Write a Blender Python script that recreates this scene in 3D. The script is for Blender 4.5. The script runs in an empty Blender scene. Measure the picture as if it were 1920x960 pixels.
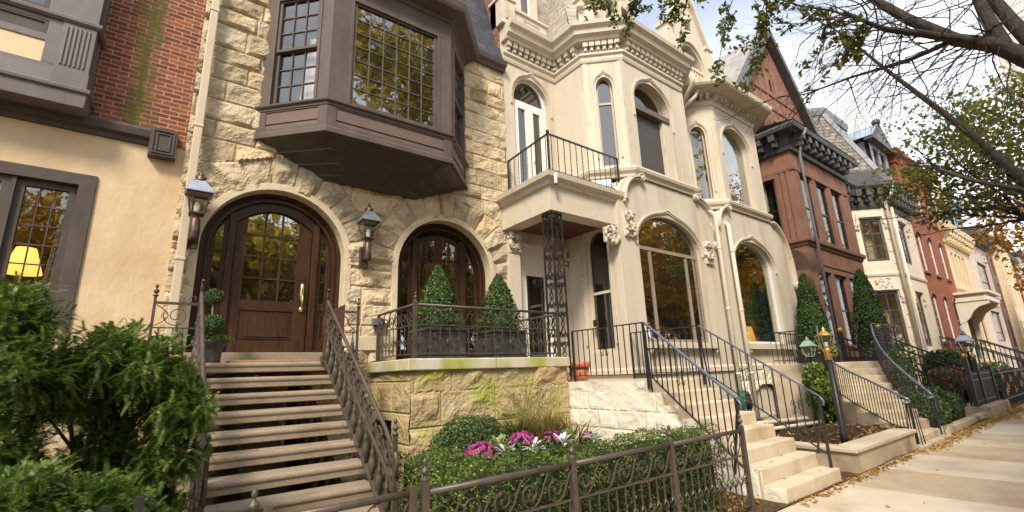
import bpy, math, random
import numpy as np
from mathutils import Vector, Matrix
from mathutils.geometry import tessellate_polygon
sc = bpy.context.scene
COL = sc.collection
rad = math.radians
random.seed(7)
RNG = np.random.default_rng(11)

# ---------------------------------------------------------------- camera
CAM_H = 1.6
yaw, pitch, roll = rad(37.73), rad(14.09), rad(-2.10)
fw = Vector((math.sin(yaw)*math.cos(pitch), math.cos(yaw)*math.cos(pitch), math.sin(pitch)))
r0 = Vector((math.cos(yaw), -math.sin(yaw), 0)); u0 = r0.cross(fw)
rt = r0*math.cos(roll)+u0*math.sin(roll); up = -r0*math.sin(roll)+u0*math.cos(roll)
cd = bpy.data.cameras.new('camera'); cam = bpy.data.objects.new('camera', cd); COL.objects.link(cam)
cam.matrix_world = Matrix(((rt.x, up.x, -fw.x, 0), (rt.y, up.y, -fw.y, 0), (rt.z, up.z, -fw.z, CAM_H), (0, 0, 0, 1)))
cd.sensor_width = 36; cd.lens = 883/1920*36; cd.clip_start = .05; cd.clip_end = 3000
cd.dof.use_dof = True; cd.dof.focus_distance = 5.5; cd.dof.aperture_fstop = 2.0
sc.camera = cam

# ---------------------------------------------------------------- light
SUN_EL, SUN_AZ = rad(46), rad(228)          # azimuth clockwise from +Y (towards the houses): behind and left of the camera
w = bpy.data.worlds.new('World'); sc.world = w; w.use_nodes = True
nt = w.node_tree; N = nt.nodes; L = nt.links
bg = N['Background']
sky = N.new('ShaderNodeTexSky'); sky.sky_type = 'NISHITA'; sky.sun_disc = False
sky.sun_elevation = SUN_EL; sky.sun_rotation = SUN_AZ; sky.air_density = 1.0; sky.dust_density = 1.0; sky.ozone_density = 1.0
tc = N.new('ShaderNodeTexCoord')
mp = N.new('ShaderNodeMapping'); mp.inputs['Scale'].default_value = (1.3, 1.3, 3.2)
nz = N.new('ShaderNodeTexNoise'); nz.inputs['Scale'].default_value = 1.7; nz.inputs['Detail'].default_value = 7; nz.inputs['Roughness'].default_value = .55
L.new(tc.outputs['Generated'], mp.inputs['Vector']); L.new(mp.outputs['Vector'], nz.inputs['Vector'])
cr = N.new('ShaderNodeValToRGB'); cr.color_ramp.elements[0].position = .36; cr.color_ramp.elements[1].position = .62
L.new(nz.outputs['Fac'], cr.inputs['Fac'])
sx = N.new('ShaderNodeSeparateXYZ'); L.new(tc.outputs['Generated'], sx.inputs['Vector'])
hz = N.new('ShaderNodeMapRange'); hz.inputs['From Min'].default_value = .25; hz.inputs['From Max'].default_value = .62
hz.inputs['To Min'].default_value = 1.0; hz.inputs['To Max'].default_value = 0.22
L.new(sx.outputs['Z'], hz.inputs['Value'])
mx = N.new('ShaderNodeMath'); mx.operation = 'MAXIMUM'; mul = N.new('ShaderNodeMath'); mul.operation = 'MULTIPLY'
L.new(cr.outputs['Color'], mul.inputs[0]); mul.inputs[1].default_value = .8
L.new(mul.outputs[0], mx.inputs[0]); L.new(hz.outputs['Result'], mx.inputs[1])
mixc = N.new('ShaderNodeMixRGB'); mixc.inputs['Color2'].default_value = (9.2, 9.2, 9.4, 1)
L.new(mx.outputs[0], mixc.inputs['Fac']); dk = N.new('ShaderNodeMixRGB'); dk.blend_type = 'DARKEN'; dk.inputs['Fac'].default_value = 1; dk.inputs['Color2'].default_value = (8.5, 8.8, 9.2, 1)   # added cap on sky brightness, no cloud: dims the sun's halo
L.new(sky.outputs['Color'], dk.inputs['Color1']); L.new(dk.outputs['Color'], mixc.inputs['Color1'])
L.new(mixc.outputs['Color'], bg.inputs['Color']); bg.inputs['Strength'].default_value = 0.112
sd = bpy.data.lights.new('sun', 'SUN'); sd.energy = 2.5; sd.angle = rad(13); sd.color = (1, .9, .74)
sun = bpy.data.objects.new('sun', sd); COL.objects.link(sun)
sdir = Vector((math.sin(SUN_AZ)*math.cos(SUN_EL), math.cos(SUN_AZ)*math.cos(SUN_EL), math.sin(SUN_EL)))
sun.rotation_euler = sdir.to_track_quat('Z', 'Y').to_euler(); sun.location = sdir*60
sc.view_settings.view_transform = 'Standard'; sc.view_settings.look = 'None'
sc.view_settings.exposure = 1.1; sc.view_settings.gamma = 1; sc.view_settings.use_curve_mapping = False
sc.render.engine = 'CYCLES'
cy = sc.cycles; cy.use_denoising = True; cy.denoiser = 'OPENIMAGEDENOISE'
cy.max_bounces = 7; cy.diffuse_bounces = 3; cy.glossy_bounces = 3; cy.transmission_bounces = 3; cy.transparent_max_bounces = 10
cy.sample_clamp_indirect = 6; cy.caustics_reflective = False; cy.caustics_refractive = False

# ---------------------------------------------------------------- materials
MATS = {}
def nodes(name):
    m = bpy.data.materials.new(name); m.use_nodes = True; MATS[name] = m
    nt = m.node_tree; return m, nt, nt.nodes, nt.links, nt.nodes['Principled BSDF']
def mat(name, c1, c2=None, scale=4, rough=.7, bump=0, bscale=None, detail=6, metal=0, dist=.02, spec=.4, tint=0, streak=None, c3=None, c3scale=1.2, c3lo=.52, c3hi=.7, rvar=.1, stretch=(1, 1, 1), coat=0):
    """noise-varied paint, stone or metal; tint: per-stone attribute; c3: large stains with a shape of their own"""
    m, nt, N, L, p = nodes(name)
    tc = N.new('ShaderNodeTexCoord'); mp = N.new('ShaderNodeMapping'); mp.inputs['Scale'].default_value = stretch
    L.new(tc.outputs['Object'], mp.inputs['Vector'])
    n1 = N.new('ShaderNodeTexNoise'); n1.inputs['Scale'].default_value = scale; n1.inputs['Detail'].default_value = detail; n1.inputs['Roughness'].default_value = .62
    L.new(mp.outputs['Vector'], n1.inputs['Vector'])
    cr = N.new('ShaderNodeValToRGB'); cr.color_ramp.elements[0].position = .32; cr.color_ramp.elements[1].position = .68
    cr.color_ramp.elements[0].color = (*c1, 1); cr.color_ramp.elements[1].color = (*(c2 or c1), 1)
    L.new(n1.outputs['Fac'], cr.inputs['Fac']); col = cr.outputs['Color']
    if c3:
        n3 = N.new('ShaderNodeTexNoise'); n3.inputs['Scale'].default_value = c3scale; n3.inputs['Detail'].default_value = 5
        L.new(mp.outputs['Vector'], n3.inputs['Vector'])
        r3 = N.new('ShaderNodeMapRange'); r3.inputs['From Min'].default_value = c3lo; r3.inputs['From Max'].default_value = c3hi
        L.new(n3.outputs['Fac'], r3.inputs['Value'])
        m3 = N.new('ShaderNodeMixRGB'); m3.inputs['Color2'].default_value = (*c3, 1)
        L.new(r3.outputs['Result'], m3.inputs['Fac']); L.new(col, m3.inputs['Color1']); col = m3.outputs['Color']
    if tint:
        at = N.new('ShaderNodeAttribute'); at.attribute_name = 'tint'
        mt = N.new('ShaderNodeMixRGB'); mt.blend_type = 'MULTIPLY'; mt.inputs['Fac'].default_value = tint
        L.new(col, mt.inputs['Color1']); L.new(at.outputs['Color'], mt.inputs['Color2']); col = mt.outputs['Color']
    L.new(col, p.inputs['Base Color'])
    rr = N.new('ShaderNodeMapRange'); rr.inputs['To Min'].default_value = max(.02, rough-rvar); rr.inputs['To Max'].default_value = min(1, rough+rvar)
    L.new(n1.outputs['Fac'], rr.inputs['Value']); L.new(rr.outputs['Result'], p.inputs['Roughness'])
    p.inputs['Metallic'].default_value = metal; p.inputs['Specular IOR Level'].default_value = spec
    if coat: p.inputs['Coat Weight'].default_value = coat; p.inputs['Coat Roughness'].default_value = .15
    if bump:
        n2 = N.new('ShaderNodeTexNoise'); n2.inputs['Scale'].default_value = bscale or scale*4; n2.inputs['Detail'].default_value = 8
        L.new(mp.outputs['Vector'], n2.inputs['Vector'])
        b = N.new('ShaderNodeBump'); b.inputs['Strength'].default_value = bump; b.inputs['Distance'].default_value = dist
        L.new(n2.outputs['Fac'], b.inputs['Height']); L.new(b.outputs['Normal'], p.inputs['Normal'])
    return m
def brick_mat(name, c1, c2, mortar, bw=.21, bh=.07, ms=.012, rough=.85, axis='XZ', bump=.6, offset=.5, c3=None, c3lo=.55, c3hi=.7, c3scale=.9, stretch=(1, 1, 1), dist=.012, moss=None, yk=1.0):
    m, nt, N, L, p = nodes(name)
    tc = N.new('ShaderNodeTexCoord'); sp = N.new('ShaderNodeSeparateXYZ'); cb = N.new('ShaderNodeCombineXYZ')
    L.new(tc.outputs['Object'], sp.inputs['Vector'])
    if axis == 'XZ':
        a = N.new('ShaderNodeMath'); a.operation = 'MULTIPLY_ADD'; L.new(sp.outputs['Y'], a.inputs[0]); a.inputs[1].default_value = yk; L.new(sp.outputs['X'], a.inputs[2])
        L.new(a.outputs[0], cb.inputs['X']); L.new(sp.outputs['Z'], cb.inputs['Y'])
    else:
        L.new(sp.outputs['Y'], cb.inputs['X']); L.new(sp.outputs['Z'], cb.inputs['Y'])
    br = N.new('ShaderNodeTexBrick'); br.inputs['Scale'].default_value = 1; br.offset = offset
    br.inputs['Brick Width'].default_value = bw; br.inputs['Row Height'].default_value = bh; br.inputs['Mortar Size'].default_value = ms
    br.inputs['Mortar Smooth'].default_value = .25; br.inputs['Bias'].default_value = -.1
    br.inputs['Color1'].default_value = (*c1, 1); br.inputs['Color2'].default_value = (*c2, 1); br.inputs['Mortar'].default_value = (*mortar, 1)
    L.new(cb.outputs['Vector'], br.inputs['Vector'])
    n1 = N.new('ShaderNodeTexNoise'); n1.inputs['Scale'].default_value = 6; n1.inputs['Detail'].default_value = 8
    L.new(tc.outputs['Object'], n1.inputs['Vector'])
    mr = N.new('ShaderNodeMapRange'); mr.inputs['To Min'].default_value = .62; mr.inputs['To Max'].default_value = 1.25; L.new(n1.outputs['Fac'], mr.inputs['Value'])
    mm = N.new('ShaderNodeMixRGB'); mm.blend_type = 'MULTIPLY'; mm.inputs['Fac'].default_value = 1
    L.new(br.outputs['Color'], mm.inputs['Color1']); L.new(mr.outputs['Result'], mm.inputs['Color2']); col = mm.outputs['Color']
    if c3:
        mp = N.new('ShaderNodeMapping'); mp.inputs['Scale'].default_value = stretch; L.new(tc.outputs['Object'], mp.inputs['Vector'])
        n3 = N.new('ShaderNodeTexNoise'); n3.inputs['Scale'].default_value = c3scale; n3.inputs['Detail'].default_value = 6
        L.new(mp.outputs['Vector'], n3.inputs['Vector'])
        r3 = N.new('ShaderNodeMapRange'); r3.inputs['From Min'].default_value = c3lo; r3.inputs['From Max'].default_value = c3hi
        L.new(n3.outputs['Fac'], r3.inputs['Value'])
        fac = n3.outputs['Fac']
        if moss:                                     # one damp streak of moss running down the wall
            s1 = N.new('ShaderNodeMath'); s1.operation = 'SUBTRACT'; L.new(sp.outputs['X'], s1.inputs[0]); s1.inputs[1].default_value = moss[0]
            s2 = N.new('ShaderNodeMath'); s2.operation = 'ABSOLUTE'; L.new(s1.outputs[0], s2.inputs[0])
            s3 = N.new('ShaderNodeMapRange'); s3.inputs['From Min'].default_value = 0; s3.inputs['From Max'].default_value = moss[1]; s3.inputs['To Min'].default_value = .42; s3.inputs['To Max'].default_value = -.25
            L.new(s2.outputs[0], s3.inputs['Value']); s4 = N.new('ShaderNodeMath'); s4.operation = 'ADD'; L.new(fac, s4.inputs[0]); L.new(s3.outputs['Result'], s4.inputs[1]); fac = s4.outputs[0]
        L.new(fac, r3.inputs['Value'])
        m3 = N.new('ShaderNodeMixRGB'); m3.inputs['Color2'].default_value = (*c3, 1)
        L.new(r3.outputs['Result'], m3.inputs['Fac']); L.new(col, m3.inputs['Color1']); col = m3.outputs['Color']
    L.new(col, p.inputs['Base Color']); p.inputs['Roughness'].default_value = rough; p.inputs['Specular IOR Level'].default_value = .25
    ad = N.new('ShaderNodeMath'); ad.operation = 'MULTIPLY_ADD'; ad.inputs[1].default_value = -1.4; L.new(br.outputs['Fac'], ad.inputs[0]); L.new(n1.outputs['Fac'], ad.inputs[2])
    b = N.new('ShaderNodeBump'); b.inputs['Strength'].default_value = bump; b.inputs['Distance'].default_value = dist
    L.new(ad.outputs[0], b.inputs['Height']); L.new(b.outputs['Normal'], p.inputs['Normal'])
    return m
def leaf_mat(name, c1, c2, c3=None, trans=.3, rough=.5, patch=1.6):
    m, nt, N, L, p = nodes(name)
    g = N.new('ShaderNodeNewGeometry'); cr = N.new('ShaderNodeValToRGB')
    cr.color_ramp.elements[0].color = (*c1, 1); cr.color_ramp.elements[1].color = (*c2, 1)
    if c3: e = cr.color_ramp.elements.new(.88); e.color = (*c2, 1); cr.color_ramp.elements[2].color = (*c3, 1)
    tc = N.new('ShaderNodeTexCoord'); n1 = N.new('ShaderNodeTexNoise'); n1.inputs['Scale'].default_value = patch; n1.inputs['Detail'].default_value = 3
    L.new(tc.outputs['Object'], n1.inputs['Vector'])
    mr = N.new('ShaderNodeMapRange'); mr.inputs['From Min'].default_value = .3; mr.inputs['From Max'].default_value = .7; mr.inputs['To Min'].default_value = -.28; mr.inputs['To Max'].default_value = .28
    L.new(n1.outputs['Fac'], mr.inputs['Value'])
    a = N.new('ShaderNodeMath'); a.operation = 'ADD'; L.new(g.outputs['Random Per Island'], a.inputs[0]); L.new(mr.outputs['Result'], a.inputs[1])
    L.new(a.outputs[0], cr.inputs['Fac'])
    L.new(cr.outputs['Color'], p.inputs['Base Color']); p.inputs['Roughness'].default_value = rough; p.inputs['Specular IOR Level'].default_value = .35
    tr = N.new('ShaderNodeBsdfTranslucent'); L.new(cr.outputs['Color'], tr.inputs['Color'])
    mix = N.new('ShaderNodeMixShader'); mix.inputs['Fac'].default_value = trans
    L.new(p.outputs[0], mix.inputs[1]); L.new(tr.outputs[0], mix.inputs[2])
    L.new(mix.outputs[0], N['Material Output'].inputs['Surface'])
    return m
def glass_mat(name, clear=True, ior=1.9, inner=(.012, .01, .008), wave=.06, wscale=1.5, tintc=(1, 1, 1)):
    """window glass: mirror-like by angle; clear panes let the room behind show"""
    m, nt, N, L, p = nodes(name)
    gl = N.new('ShaderNodeBsdfGlossy'); gl.inputs['Roughness'].default_value = .015; gl.inputs['Color'].default_value = (*tintc, 1)
    lw = N.new('ShaderNodeLayerWeight'); f0 = ((ior-1)/(ior+1))**2
    pw = N.new('ShaderNodeMath'); pw.operation = 'POWER'; L.new(lw.outputs['Facing'], pw.inputs[0]); pw.inputs[1].default_value = 5
    fr = N.new('ShaderNodeMath'); fr.operation = 'MULTIPLY_ADD'; L.new(pw.outputs[0], fr.inputs[0]); fr.inputs[1].default_value = 1-f0; fr.inputs[2].default_value = f0
    tc = N.new('ShaderNodeTexCoord'); n = N.new('ShaderNodeTexNoise'); n.inputs['Scale'].default_value = wscale; n.inputs['Detail'].default_value = 2
    L.new(tc.outputs['Object'], n.inputs['Vector'])
    b = N.new('ShaderNodeBump'); b.inputs['Strength'].default_value = wave; b.inputs['Distance'].default_value = .05
    L.new(n.outputs['Fac'], b.inputs['Height']); L.new(b.outputs['Normal'], gl.inputs['Normal'])
    if clear: base = N.new('ShaderNodeBsdfTransparent'); base.inputs['Color'].default_value = (.88, .9, .88, 1)
    else: base = N.new('ShaderNodeBsdfDiffuse'); base.inputs['Color'].default_value = (*inner, 1)
    mix = N.new('ShaderNodeMixShader'); L.new(fr.outputs[0], mix.inputs['Fac']); L.new(base.outputs[0], mix.inputs[1]); L.new(gl.outputs[0], mix.inputs[2])
    L.new(mix.outputs[0], N['Material Output'].inputs['Surface'])
    return m
def glow_mat(name, col, s, base=None):
    m, nt, N, L, p = nodes(name)
    p.inputs['Base Color'].default_value = (*(base or col), 1); p.inputs['Emission Color'].default_value = (*col, 1); p.inputs['Emission Strength'].default_value = s
    return m
# palette (real-world base colours)
M_STONE = mat('limestone', (.49, .385, .235), (.68, .56, .385), 3.5, .85, .9, 22, dist=.03, tint=.9, c3=(.34, .235, .12), c3scale=1.1, c3lo=.56, c3hi=.78, spec=.2)
M_TSTONE = mat('terrace_stone', (.40, .30, .16), (.55, .43, .25), 3, .88, .9, 20, dist=.03, tint=.9, c3=(.33, .33, .06), c3scale=1.5, c3lo=.5, c3hi=.66, spec=.2)
M_SMOOTHSTONE = mat('dressed_limestone', (.52, .43, .29), (.62, .53, .38), 5, .8, .35, 40, spec=.2)
M_LEDGE = mat('mossy_ledge', (.50, .44, .34), (.56, .50, .40), 5, .8, .3, 40, c3=(.30, .33, .045), c3scale=2.1, c3lo=.42, c3hi=.68, spec=.2, stretch=(1, 1, .5))
M_WHITESTONE = mat('painted_stone', (.66, .60, .48), (.74, .69, .58), 2.5, .75, .5, 14, dist=.02, tint=.35, spec=.25, c3=(.5, .43, .31), c3scale=1.6, c3lo=.56, c3hi=.8)
M_CREAM = mat('cream_painted_masonry', (.53, .465, .365), (.595, .53, .425), 1.6, .72, .3, 22, dist=.012, spec=.25, c3=(.36, .29, .205), c3scale=2.4, c3lo=.50, c3hi=.84, stretch=(1, 1, .14))
M_CREAMTRIM = mat('cream_trim', (.53, .465, .365), (.60, .535, .43), 3, .65, .25, 25, dist=.01, spec=.25, c3=(.38, .31, .22), c3scale=3, c3lo=.55, c3hi=.8)
M_WHITE = mat('white_paint', (.74, .72, .67), (.8, .78, .73), 3, .5, .05, 20, spec=.4)
M_PIPE = mat('cream_pipe_paint', (.62, .55, .44), (.7, .63, .51), 3, .5, .05, 20)
M_STUCCO = mat('tan_stucco', (.55, .41, .255), (.63, .485, .315), 2.2, .9, .7, 16, dist=.012, spec=.12, c3=(.48, .34, .185), c3scale=1.4, c3lo=.48, c3hi=.8, stretch=(1, 1, .6))
M_CREAMPANEL = mat('cream_panel', (.62, .49, .3), (.67, .54, .35), 2, .85, .3, 50, dist=.006, spec=.2)
M_DARKTRIM = mat('brown_grey_trim_paint', (.066, .053, .046), (.095, .077, .066), 4, .5, .1, 18, spec=.2, stretch=(1, 1, .4))
M_ORIEL = mat('oriel_paint', (.082, .062, .052), (.115, .089, .075), 3, .48, .1, 14, spec=.22, stretch=(1, 1, .4))
M_ORIELPANEL = mat('oriel_panel_paint', (.125, .09, .076), (.155, .114, .096), 3, .5, .08, 14, spec=.22)
M_WOOD = mat('dark_stained_wood', (.028, .013, .0055), (.064, .030, .0125), 6, .42, .12, 20, spec=.25, stretch=(3, 3, .35), coat=.06)
M_BRONZE = mat('bronze_iron_paint', (.062, .048, .037), (.10, .08, .062), 9, .42, .1, 40, metal=.2, spec=.4, c3=(.06, .05, .045), c3scale=5, c3lo=.6, c3hi=.75)
M_BLACK = mat('black_iron_paint', (.012, .012, .012), (.022, .021, .02), 8, .4, .05, 30, spec=.5)
M_RAILBLUE = mat('worn_handrail', (.10, .12, .16), (.2, .22, .27), 5, .35, .05, 30, metal=.5)
M_COPPER = mat('oxidised_copper', (.06, .035, .026), (.12, .07, .05), 10, .45, .1, 30, metal=.6, c3=(.14, .12, .11), c3scale=6, c3lo=.55, c3hi=.7)
M_TIN = mat('lantern_roof_metal', (.30, .33, .38), (.42, .45, .5), 8, .3, .05, 30, metal=.7)
M_VERDI = mat('verdigris_copper', (.15, .25, .20), (.25, .34, .28), 8, .6, .1, 30, c3=(.1, .12, .08), c3scale=9, c3lo=.55, c3hi=.7)
M_GOLD = mat('gold_paint', (.40, .225, .05), (.62, .39, .10), 8, .35, .05, 30, metal=.6)
M_BRASS = mat('brass', (.7, .5, .2), (.8, .6, .28), 8, .25, 0, metal=.9)
M_TREAD = mat('aggregate_tread', (.20, .155, .110), (.34, .275, .20), 90, .8, .35, 120, dist=.004, spec=.25, c3=(.14, .10, .07), c3scale=2.2, c3lo=.5, c3hi=.78, detail=3)
M_CONC = mat('step_concrete', (.50, .41, .29), (.60, .51, .385), 2.2, .85, .3, 45, dist=.008, spec=.2, c3=(.36, .27, .17), c3scale=1.4, c3lo=.5, c3hi=.75)
M_CONC2 = mat('curb_concrete', (.40, .325, .22), (.52, .435, .32), 2, .88, .35, 40, dist=.008, spec=.2, c3=(.24, .18, .11), c3scale=1.6, c3lo=.48, c3hi=.72)
M_WALK = mat('sidewalk_concrete', (.50, .42, .32), (.60, .52, .41), 1.1, .9, .3, 60, dist=.006, spec=.2, tint=1, c3=(.33, .255, .175), c3scale=1.3, c3lo=.48, c3hi=.85)
M_SOIL = mat('dark_mulch', (.022, .014, .008), (.09, .058, .03), 26, .95, 1, 40, dist=.05, spec=.1)
M_DIRT = mat('leafy_dirt', (.05, .032, .016), (.16, .10, .05), 20, .95, 1, 40, dist=.04, spec=.1)
M_ASPH = mat('asphalt', (.045, .045, .047), (.06, .06, .06), 8, .9, .3, 60, dist=.01, spec=.2)
M_GRASS = mat('parkway_grass', (.05, .07, .018), (.09, .11, .03), 9, .95, 1, 40, dist=.05, spec=.1)
M_LEAD = mat('lead_planter', (.045, .042, .042), (.10, .094, .092), 6, .42, .15, 18, metal=.3, c3=(.2, .2, .21), c3scale=4, c3lo=.6, c3hi=.74)
M_TERRA = mat('terracotta_plastic', (.42, .115, .055), (.5, .15, .075), 4, .45, .05, 20)
M_MAT = mat('coir', (.28, .15, .06), (.4, .24, .11), 60, .95, .8, 120, dist=.01)
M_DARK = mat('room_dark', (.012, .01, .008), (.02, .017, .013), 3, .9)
M_ROOM = mat('room_wall', (.34, .23, .12), (.4, .28, .16), 2, .9)
M_CURTAIN = mat('curtain_cloth', (.62, .54, .42), (.7, .62, .5), 4, .9, .3, 6, stretch=(6, 6, .2))
M_CURTAINW = mat('sheer_curtain', (.6, .55, .58), (.72, .67, .7), 4, .9, .3, 6, stretch=(6, 6, .2))
M_BLIND = mat('slat_blind', (.34, .25, .13), (.42, .32, .18), 3, .7, 0)
M_SHUTTER = mat('grey_shutter', (.05, .046, .043), (.075, .07, .065), 3, .6, .2, 8, stretch=(1, 1, 12))
M_SLATE = brick_mat('blue_slate', (.045, .05, .062), (.075, .082, .1), (.02, .021, .026), .3, .17, .006, .55, bump=.8)
M_SLATEP = brick_mat('pale_slate', (.36, .32, .26), (.46, .41, .34), (.2, .175, .14), .34, .16, .008, .8, bump=.8, dist=.03)
M_SLATEG = brick_mat('grey_scalloped_slate', (.15, .14, .12), (.27, .25, .215), (.07, .065, .057), .36, .26, .022, .8, bump=1, dist=.04, yk=-.5)
M_SLATEL = brick_mat('weathered_roof_slate', (.27, .25, .23), (.36, .335, .31), (.19, .175, .16), .4, .2, .01, .7, bump=.8, dist=.03)
M_BRICK = brick_mat('old_red_brick', (.15, .042, .024), (.30, .085, .042), (.34, .24, .155), .215, .072, .010)
M_MOSSBRICK = brick_mat('mossy_red_brick', (.15, .042, .024), (.30, .085, .042), (.34, .24, .155), .215, .072, .010, c3=(.07, .07, .014), c3lo=.46, c3hi=.98, c3scale=8, stretch=(1, 1, .35), moss=(2.47, .34))
M_BRICK2 = brick_mat('orange_red_brick', (.27, .075, .034), (.36, .112, .052), (.21, .105, .06), .215, .072, .008)
M_BROWN = mat('brownstone', (.205, .098, .068), (.28, .145, .10), 1.6, .85, .3, 25, dist=.01, spec=.2, c3=(.14, .072, .05), c3scale=1.1, c3lo=.52, c3hi=.8)
M_BROWNSM = mat('brownstone_trim', (.175, .092, .065), (.245, .135, .097), 2, .8, .25, 25, dist=.01, spec=.2)
M_GREYPAINT = mat('dark_grey_cornice_paint', (.055, .054, .056), (.085, .083, .085), 3, .5, .08, 16)
M_GREYLEAD = mat('grey_painted_sheet', (.14, .145, .16), (.2, .205, .225), 2, .45, .06, 12)
M_BLUEROOF = mat('blue_grey_roof_sheet', (.22, .28, .35), (.32, .38, .45), 2, .4, .1, 10)
M_WCREAM = mat('pale_painted_stone', (.60, .52, .41), (.66, .585, .47), 1.5, .75, .15, 25, dist=.01, c3=(.5, .42, .31), c3scale=1, c3lo=.56, c3hi=.8)
M_FCREAM = mat('buff_painted_stone', (.60, .47, .29), (.66, .54, .36), 1.5, .75, .15, 25, dist=.01)
M_LILAC = mat('grey_lilac_stone', (.44, .37, .33), (.52, .45, .41), 1.5, .75, .15, 25, dist=.01)
M_FARBROWN = mat('far_dark_stone', (.13, .075, .05), (.19, .115, .08), 1.5, .8, .2, 15)
M_TOWER = mat('tower_concrete', (.52, .45, .40), (.58, .51, .46), 1, .7)
M_TOWERW = mat('pale_office_concrete', (.72, .71, .70), (.76, .75, .74), 1, .7)
M_TGLASS = mat('tower_glass', (.05, .055, .065), (.09, .095, .11), .4, .5, spec=.2)
M_CEILWOOD = mat('porch_ceiling_wood', (.07, .032, .014), (.115, .055, .025), 5, .5, .2, 14, stretch=(.4, 6, 1))
M_BARK = mat('bark', (.018, .013, .010), (.052, .040, .031), 14, .9, .9, 30, dist=.03, stretch=(1, 1, .3))
M_BARKG = mat('grey_bark', (.035, .029, .024), (.085, .07, .058), 14, .9, .9, 30, dist=.03)
M_TWIG = mat('yew_twig', (.06, .038, .022), (.10, .065, .04), 10, .9)
M_HOSE = mat('green_rubber_hose', (.012, .09, .055), (.02, .13, .08), 4, .4)
M_DARKBROWN = mat('rusted_mail_bin', (.075, .028, .014), (.13, .05, .026), 5, .5, .1, 20, metal=.2)
M_GREYBOX = mat('grey_light_box', (.11, .11, .115), (.14, .14, .145), 3, .5)
M_GUTTER = mat('beige_downspout_paint', (.47, .385, .27), (.53, .44, .315), 2, .5, .06, 12)
M_OLDIRON = mat('weathered_black_iron', (.012, .010, .009), (.03, .02, .015), 8, .5, .1, 40, c3=(.16, .055, .02), c3scale=2.2, c3lo=.58, c3hi=.68)
G_REFL = glass_mat('window_glass_reflecting', False, 2.2)
G_GOLD = glass_mat('glass_mirroring_trees', False, 3.4, wave=.10, wscale=1.8)
G_AUTUMN = glass_mat('glass_mirroring_autumn', False, 4.6, wave=.14, wscale=1.6)
G_DOOR = glass_mat('door_glass', False, 2.6, wave=.12, wscale=2.2)
G_CLEAR = glass_mat('window_glass_clear', True, 1.8)
G_SHINY = glass_mat('window_glass_bright', True, 2.4, wave=.1)
G_BRIGHT = glass_mat('window_glass_golden', True, 3.5, wave=.10, wscale=1.5)
G_DIM = glass_mat('window_glass_dim', True, 1.35, tintc=(.6, .6, .6))
G_LAMP = glass_mat('lantern_glass', True, 1.5, wave=.1, wscale=8)
LF_YEW = leaf_mat('yew_needles', (.042, .085, .018), (.16, .245, .045), (.28, .36, .08), .32, .45, 8)
LF_BOX = leaf_mat('boxwood_leaves', (.036, .075, .016), (.13, .19, .036), (.30, .33, .06), .35, .38, 3)
LF_CONE = leaf_mat('topiary_leaves', (.026, .062, .014), (.07, .13, .026), (.16, .2, .035), .22, .42, 3)
LF_ARB = leaf_mat('arborvitae_leaves', (.026, .062, .016), (.066, .125, .026), (.11, .17, .035), .25, .5, 2)
LF_IVY = leaf_mat('ivy_leaves', (.06, .11, .016), (.15, .21, .035), (.26, .3, .06), .35, .45, 3)
LF_VAR = leaf_mat('variegated_leaves', (.10, .14, .04), (.3, .33, .14), (.45, .45, .22), .3, .45, 5)
LF_BUSH = leaf_mat('dark_shrub_leaves', (.036, .068, .022), (.085, .135, .042), (.15, .2, .075), .25, .45, 3)
LF_TREE = leaf_mat('tree_leaves_green', (.08, .12, .02), (.21, .23, .04), (.42, .34, .05), .6, .5, 1)
LF_TWIGLEAF = leaf_mat('branch_leaves', (.06, .095, .018), (.18, .18, .028), (.42, .30, .04), .6, .5, 1.2)
LF_GOLD = leaf_mat('tree_leaves_gold', (.18, .205, .02), (.50, .37, .03), (.68, .43, .03), .64, .5, .35)
LF_AUTUMN = leaf_mat('tree_leaves_autumn', (.34, .22, .02), (.66, .40, .035), (.72, .50, .06), .66, .5, .35)
LF_ORANGE = leaf_mat('tree_leaves_orange', (.28, .15, .014), (.46, .25, .02), (.55, .33, .05), .5, .5, .8)
LF_FALL = leaf_mat('fallen_leaf_colours', (.26, .13, .03), (.45, .27, .06), (.52, .36, .12), .2, .7, 2)
LF_GRASSY = leaf_mat('dry_grass_blades', (.20, .19, .05), (.38, .32, .12), (.52, .40, .14), .4, .6, 3)
LF_GRASSG = leaf_mat('green_grass_blades', (.06, .10, .02), (.15, .18, .04), (.3, .27, .08), .4, .6, 3)
LF_MUM = leaf_mat('mum_petals', (.46, .06, .26), (.60, .14, .39), (.70, .27, .50), .3, .6, 9)
LF_SILVER = leaf_mat('silver_leaves', (.50, .52, .47), (.64, .66, .61), None, .2, .8, 5)
LF_KALE = leaf_mat('kale_leaves', (.20, .28, .09), (.42, .5, .22), (.6, .64, .4), .3, .5, 5)
LF_ROSE = leaf_mat('pink_red_petals', (.5, .06, .06), (.6, .16, .14), (.65, .3, .25), .3, .6, 5)
LF_PALM = leaf_mat('palm_fronds', (.02, .05, .015), (.05, .10, .03), None, .3, .4, 3)
GLOW = glow_mat('lit_lampshade', (1, .46, .09), 1.25, (.8, .5, .2))
GLOWR = glow_mat('lit_room_lamp', (1, .42, .06), .75, (.8, .5, .2))
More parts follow.
